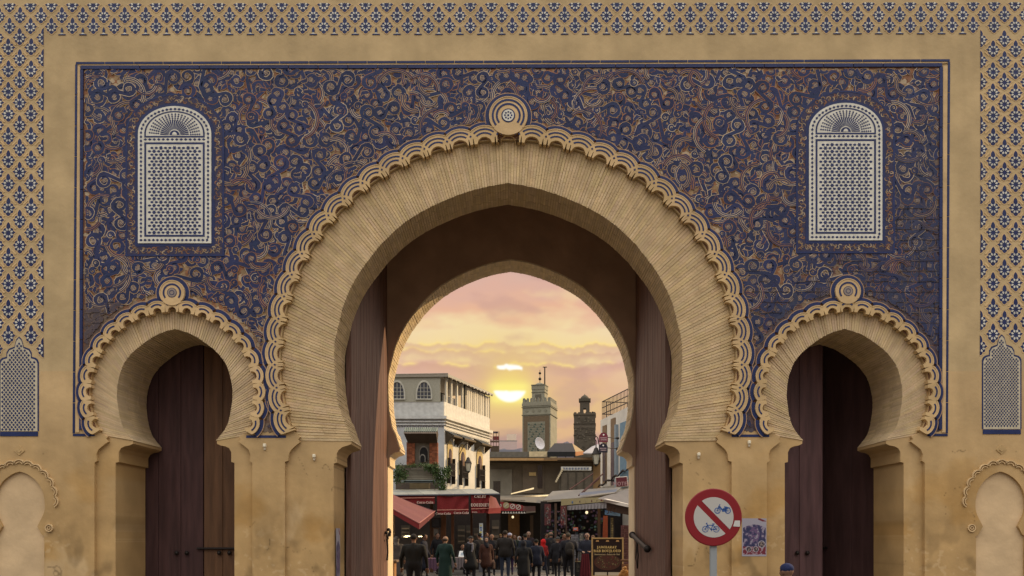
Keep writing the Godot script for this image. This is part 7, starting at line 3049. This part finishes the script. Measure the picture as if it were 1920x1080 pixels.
	if o.has("glasses"):
		var m := MB.new()
		m.col = Color(0.01, 0.01, 0.012)
		for k in [-1.0, 1.0]:
			m.ball(hc0 + Vector3(k * 0.034, 0.008, 0.094), Vector3(0.028, 0.019, 0.006), 4, 8)
		m.bar(hc0 + Vector3(-0.085, 0.012, 0.085), hc0 + Vector3(0.085, 0.012, 0.085), 0.008, 0.008)
		part(root, "sunglasses", m.mesh(M.paint), "", Vector3.ZERO, sc)
	if o.has("pack"):
		var m := MB.new()
		m.col = o.pack
		m.ball(Vector3(0, sh - 0.24, -0.2), Vector3(0.17, 0.25, 0.11), 8, 12)
		m.ball(Vector3(0, sh - 0.34, -0.28), Vector3(0.12, 0.12, 0.05), 6, 10)
		for k in [-1.0, 1.0]:
			m.tube([Vector3(k * 0.1, sh - 0.1, -0.16), Vector3(k * 0.12, sh + 0.055, -0.02), Vector3(k * 0.13, sh - 0.1, 0.125), Vector3(k * 0.15, sh - 0.35, 0.08)], [0.02, 0.02, 0.02, 0.02], 5)
		part(root, "backpack", m.mesh(M.cloth), "", Vector3.ZERO, sc)
	if o.has("bag"):
		var m := MB.new()
		m.col = o.bag
		m.cbox(Vector3(0.3 * wide, sh - 0.82, 0.05), Vector3(0.1, 0.3, 0.26), 0.03)
		m.tube([Vector3(0.29 * wide, sh - 0.68, -0.03), Vector3(0.285 * wide, sh - 0.58, 0.06), Vector3(0.29 * wide, sh - 0.68, 0.13)], [0.01, 0.01, 0.01], 5)
		part(root, "hand_bag", m.mesh(M.cloth), "", Vector3.ZERO, sc)
	return root


func build_people() -> void:
	M.skin = material(lin(0.68, 0.66, 0.64), 0.85, M.fine, 3.0)
	M.skin.albedo_texture = M.cloth.albedo_texture
	var black := Color(0.014, 0.014, 0.016)
	var navy := Color(0.018, 0.022, 0.042)
	var back := PI
	person("person from behind in a dark olive jacket, bare headed and nearest the gate at left", 776, 21.5, {"h": 1.66, "turn": back - 0.1, "top": Color(0.022, 0.02, 0.016), "wide": 1.25, "hc": Color(0.03, 0.025, 0.022), "legs": Color(0.03, 0.03, 0.035)})
	person("person in a long grey hooded robe standing by the left jamb of the rear arch", 744, 30.0, {"h": 1.6, "turn": back + 0.3, "top": Color(0.14, 0.13, 0.125), "coat": 0.16, "hemr": 0.22, "head": "hood", "hc": Color(0.17, 0.155, 0.14), "legs": black, "wide": 1.1, "stride": 0.05})
	person("person from behind in a long dark green hooded robe, bald on top", 835, 26.5, {"h": 1.62, "turn": back - 0.5, "top": Color(0.009, 0.036, 0.03), "coat": 0.14, "hemr": 0.23, "head": "bald", "hc": Color(0.06, 0.045, 0.035), "skin": Color(0.42, 0.26, 0.17), "wide": 1.15, "stride": 0.08})
	person("person in dark clothes standing in the cafe front behind the green robe", 820, 36.0, {"h": 1.76, "turn": 0.7, "top": black, "legs": black})
	person("person in a black coat, black hat and grey scarf walking towards the gate", 882, 31.0, {"h": 1.62, "turn": 0.5, "top": Color(0.012, 0.013, 0.015), "coat": 0.42, "hemr": 0.24, "head": "cap", "peak": true, "hc": Color(0.03, 0.028, 0.026), "scarf": Color(0.13, 0.125, 0.14), "legs": black, "skin": Color(0.45, 0.28, 0.2), "stride": 0.12})
	person("person in a brown coat and black headscarf walking towards the gate", 912, 31.3, {"h": 1.58, "turn": 0.1, "top": Color(0.075, 0.028, 0.018), "coat": 0.5, "hemr": 0.2, "head": "hijab", "hc": black, "legs": black, "skin": Color(0.45, 0.28, 0.2), "stride": 0.14, "bag": Color(0.1, 0.06, 0.04)})
	person("person in a blue grey jacket at the advertising banner", 911, 37.5, {"h": 1.8, "turn": 1.2, "top": Color(0.05, 0.06, 0.085), "hc": Color(0.05, 0.045, 0.04)})
	person("person in black with a grey collar facing the gate behind the brown coat", 922, 35.0, {"h": 1.72, "turn": 0.15, "top": black, "legs": black, "arms": "front"})
	person("tall person from behind in a dark jacket and blue jeans in mid street", 947, 32.0, {"h": 1.84, "turn": back - 0.15, "top": Color(0.024, 0.02, 0.018), "coat": 0.78, "hemr": 0.17, "legs": Color(0.035, 0.05, 0.085), "wide": 1.15, "hc": Color(0.03, 0.02, 0.015), "shoe": Color(0.2, 0.2, 0.2)})
	person("person seated at the table with the grey striped cloth", 867, 36.6, {"h": 1.7, "turn": 0.5, "top": Color(0.05, 0.04, 0.038), "arms": "sit"})
	person("person with a white cap and purple skirt beside the blue jeans", 956, 35.5, {"h": 1.76, "turn": back, "top": Color(0.016, 0.017, 0.025), "head": "cap", "hc": Color(0.32, 0.33, 0.42), "legs": Color(0.04, 0.02, 0.075), "coat": 0.7})
	person("person facing the gate in a plum pullover at the far shop", 991, 37.5, {"h": 1.85, "turn": 0.0, "top": Color(0.03, 0.016, 0.022), "skin": Color(0.5, 0.32, 0.22), "hc": Color(0.06, 0.05, 0.045)})
	person("person from behind in a navy hooded jacket in front of the plum pullover", 985, 34.0, {"h": 1.72, "turn": back + 0.25, "top": Color(0.014, 0.02, 0.036), "legs": black, "wide": 1.1})
	person("person from behind in a black hooded coat, widest in the middle group", 982, 28.5, {"h": 1.46, "turn": back, "top": Color(0.013, 0.013, 0.015), "coat": 0.3, "hemr": 0.21, "head": "hood", "hc": Color(0.016, 0.017, 0.021), "legs": black, "wide": 1.2})
	person("short haired youth from behind in a navy jacket", 1006, 29.0, {"h": 1.52, "turn": back + 0.2, "top": navy, "coat": 0.68, "hemr": 0.17, "legs": black, "wide": 1.05, "bag": Color(0.02, 0.03, 0.06)})
	person("person in a bright red hood among the dark coats", 1018, 32.5, {"h": 1.5, "turn": back + 0.6, "top": Color(0.3, 0.012, 0.012), "head": "hood", "hc": Color(0.5, 0.012, 0.012), "legs": navy})
	person("person from behind in a black jacket at the rug with red patterns", 1033, 36.0, {"h": 1.82, "turn": back + 0.4, "top": Color(0.016, 0.017, 0.022), "head": "bald", "hc": Color(0.07, 0.06, 0.05), "legs": black, "wide": 1.1})
	person("person from behind in a grey knitted cap and black coat", 1045, 32.0, {"h": 1.6, "turn": back - 0.3, "top": black, "coat": 0.6, "hemr": 0.17, "head": "cap", "hc": Color(0.06, 0.06, 0.055), "legs": black})
	person("person from behind carrying an olive backpack", 1066, 30.0, {"h": 1.74, "turn": back + 0.1, "top": Color(0.017, 0.018, 0.024), "pack": Color(0.028, 0.026, 0.02), "legs": black, "wide": 1.15, "hc": Color(0.06, 0.05, 0.035)})
	var sun_man := person("person in sunglasses and a blue black jacket facing the gate beside the restaurant board", 1101, 29.5, {"h": 1.74, "turn": -0.2, "top": Color(0.022, 0.026, 0.04), "glasses": true, "legs": black, "skin": Color(0.45, 0.28, 0.2), "arms": "front", "wide": 1.1})
	var rc := MB.new()
	for i in 8:
		rc.col = Color(0.10, 0.012, 0.018) * (1.0 if i % 2 else 0.7)
		var x0 := -0.16 + i * 0.04
		rc.quad(Vector3(x0 * 1.3, 0.12, 0.03 * (i % 2)), Vector3((x0 + 0.04) * 1.3, 0.12, 0.03 * ((i + 1) % 2)), Vector3((x0 + 0.04) * 0.8, 1.04, 0.0), Vector3(x0 * 0.8, 1.04, 0.0))
	var rp := at(1097, 1008, 29.1)
	single("folded_shawl", "dark red shawl hanging from the hands of the person in sunglasses", "shawl", rc.mesh(M.cloth), Vector3(rp.x, 0, rp.z + 0.05))
	person("short person in a round blue knitted cap at the right small arch", 1478, 9.0, {"h": 1.29, "turn": back + 0.5, "top": Color(0.03, 0.03, 0.04), "head": "cap", "hc": Color(0.02, 0.03, 0.085), "wide": 0.9})
	var far := [["person in a mustard cap far down the street left of the red sign's bulb", 938, 41.0, {"h": 1.74, "turn": 0.2, "top": Color(0.05, 0.03, 0.02), "head": "cap", "hc": Color(0.2, 0.12, 0.04), "stride": 0.2}],
		["person in a dark green jacket under the bulb of the far shop", 966, 42.0, {"h": 1.7, "turn": -0.4, "top": Color(0.02, 0.035, 0.022), "legs": black}],
		["person in a white headscarf far down the street between the dark groups", 974, 44.0, {"h": 1.62, "turn": 0.3, "top": Color(0.12, 0.11, 0.1), "coat": 0.3, "head": "hijab", "hc": Color(0.4, 0.38, 0.36), "legs": black}],
		["person in a grey sweater beside the hung red rug", 1024, 40.5, {"h": 1.78, "turn": 1.0, "top": Color(0.09, 0.09, 0.095), "arms": "raise", "legs": navy}],
		["person in a maroon jacket behind the olive backpack", 1056, 38.0, {"h": 1.75, "turn": 0.6, "top": Color(0.06, 0.014, 0.018), "legs": black, "stride": 0.2}],
		["shopkeeper in a beige waistcoat in the souvenir shop doorway", 1112, 38.5, {"h": 1.7, "turn": -0.5, "top": Color(0.14, 0.11, 0.075), "arms": "fold"}],
		["person in a black leather jacket half hidden by the brown coat", 899, 33.5, {"h": 1.75, "turn": back + 0.6, "top": Color(0.016, 0.014, 0.014), "legs": black, "stride": 0.22}],
		["person in a dark blue robe by the cafe post behind the olive jacket", 795, 33.0, {"h": 1.7, "turn": 1.3, "top": Color(0.02, 0.024, 0.045), "coat": 0.3, "legs": black}]]
	for e in far:
		person(e[0], e[1], e[2], e[3])
	for e in [[742.0, "black chalk board with cream lettering standing by the man with the backpack", 1083.0, 30.5]]:
		var m := MB.new()
		slab(m, e[2] - 5.5, 1008 + 1.55 * 1560 / e[3], e[2] + 6.5, 1051, e[3], 0.05, Color(0.015, 0.014, 0.013))
		slab(m, e[2] - 5.0, 1053.5, e[2] + 5.5, 1052, e[3] - 0.01, 0.02, Color(0.28, 0.23, 0.12))
		for k in 7:
			slab(m, e[2] - 2.0, 1057.6 + k * 2.4, e[2] + rng.randf_range(0, 4), 1056.6 + k * 2.4, e[3] - 0.01, 0.02, Color(0.09, 0.08, 0.06))
		single("chalk_board", e[1], "sign", m.mesh(M.paint))
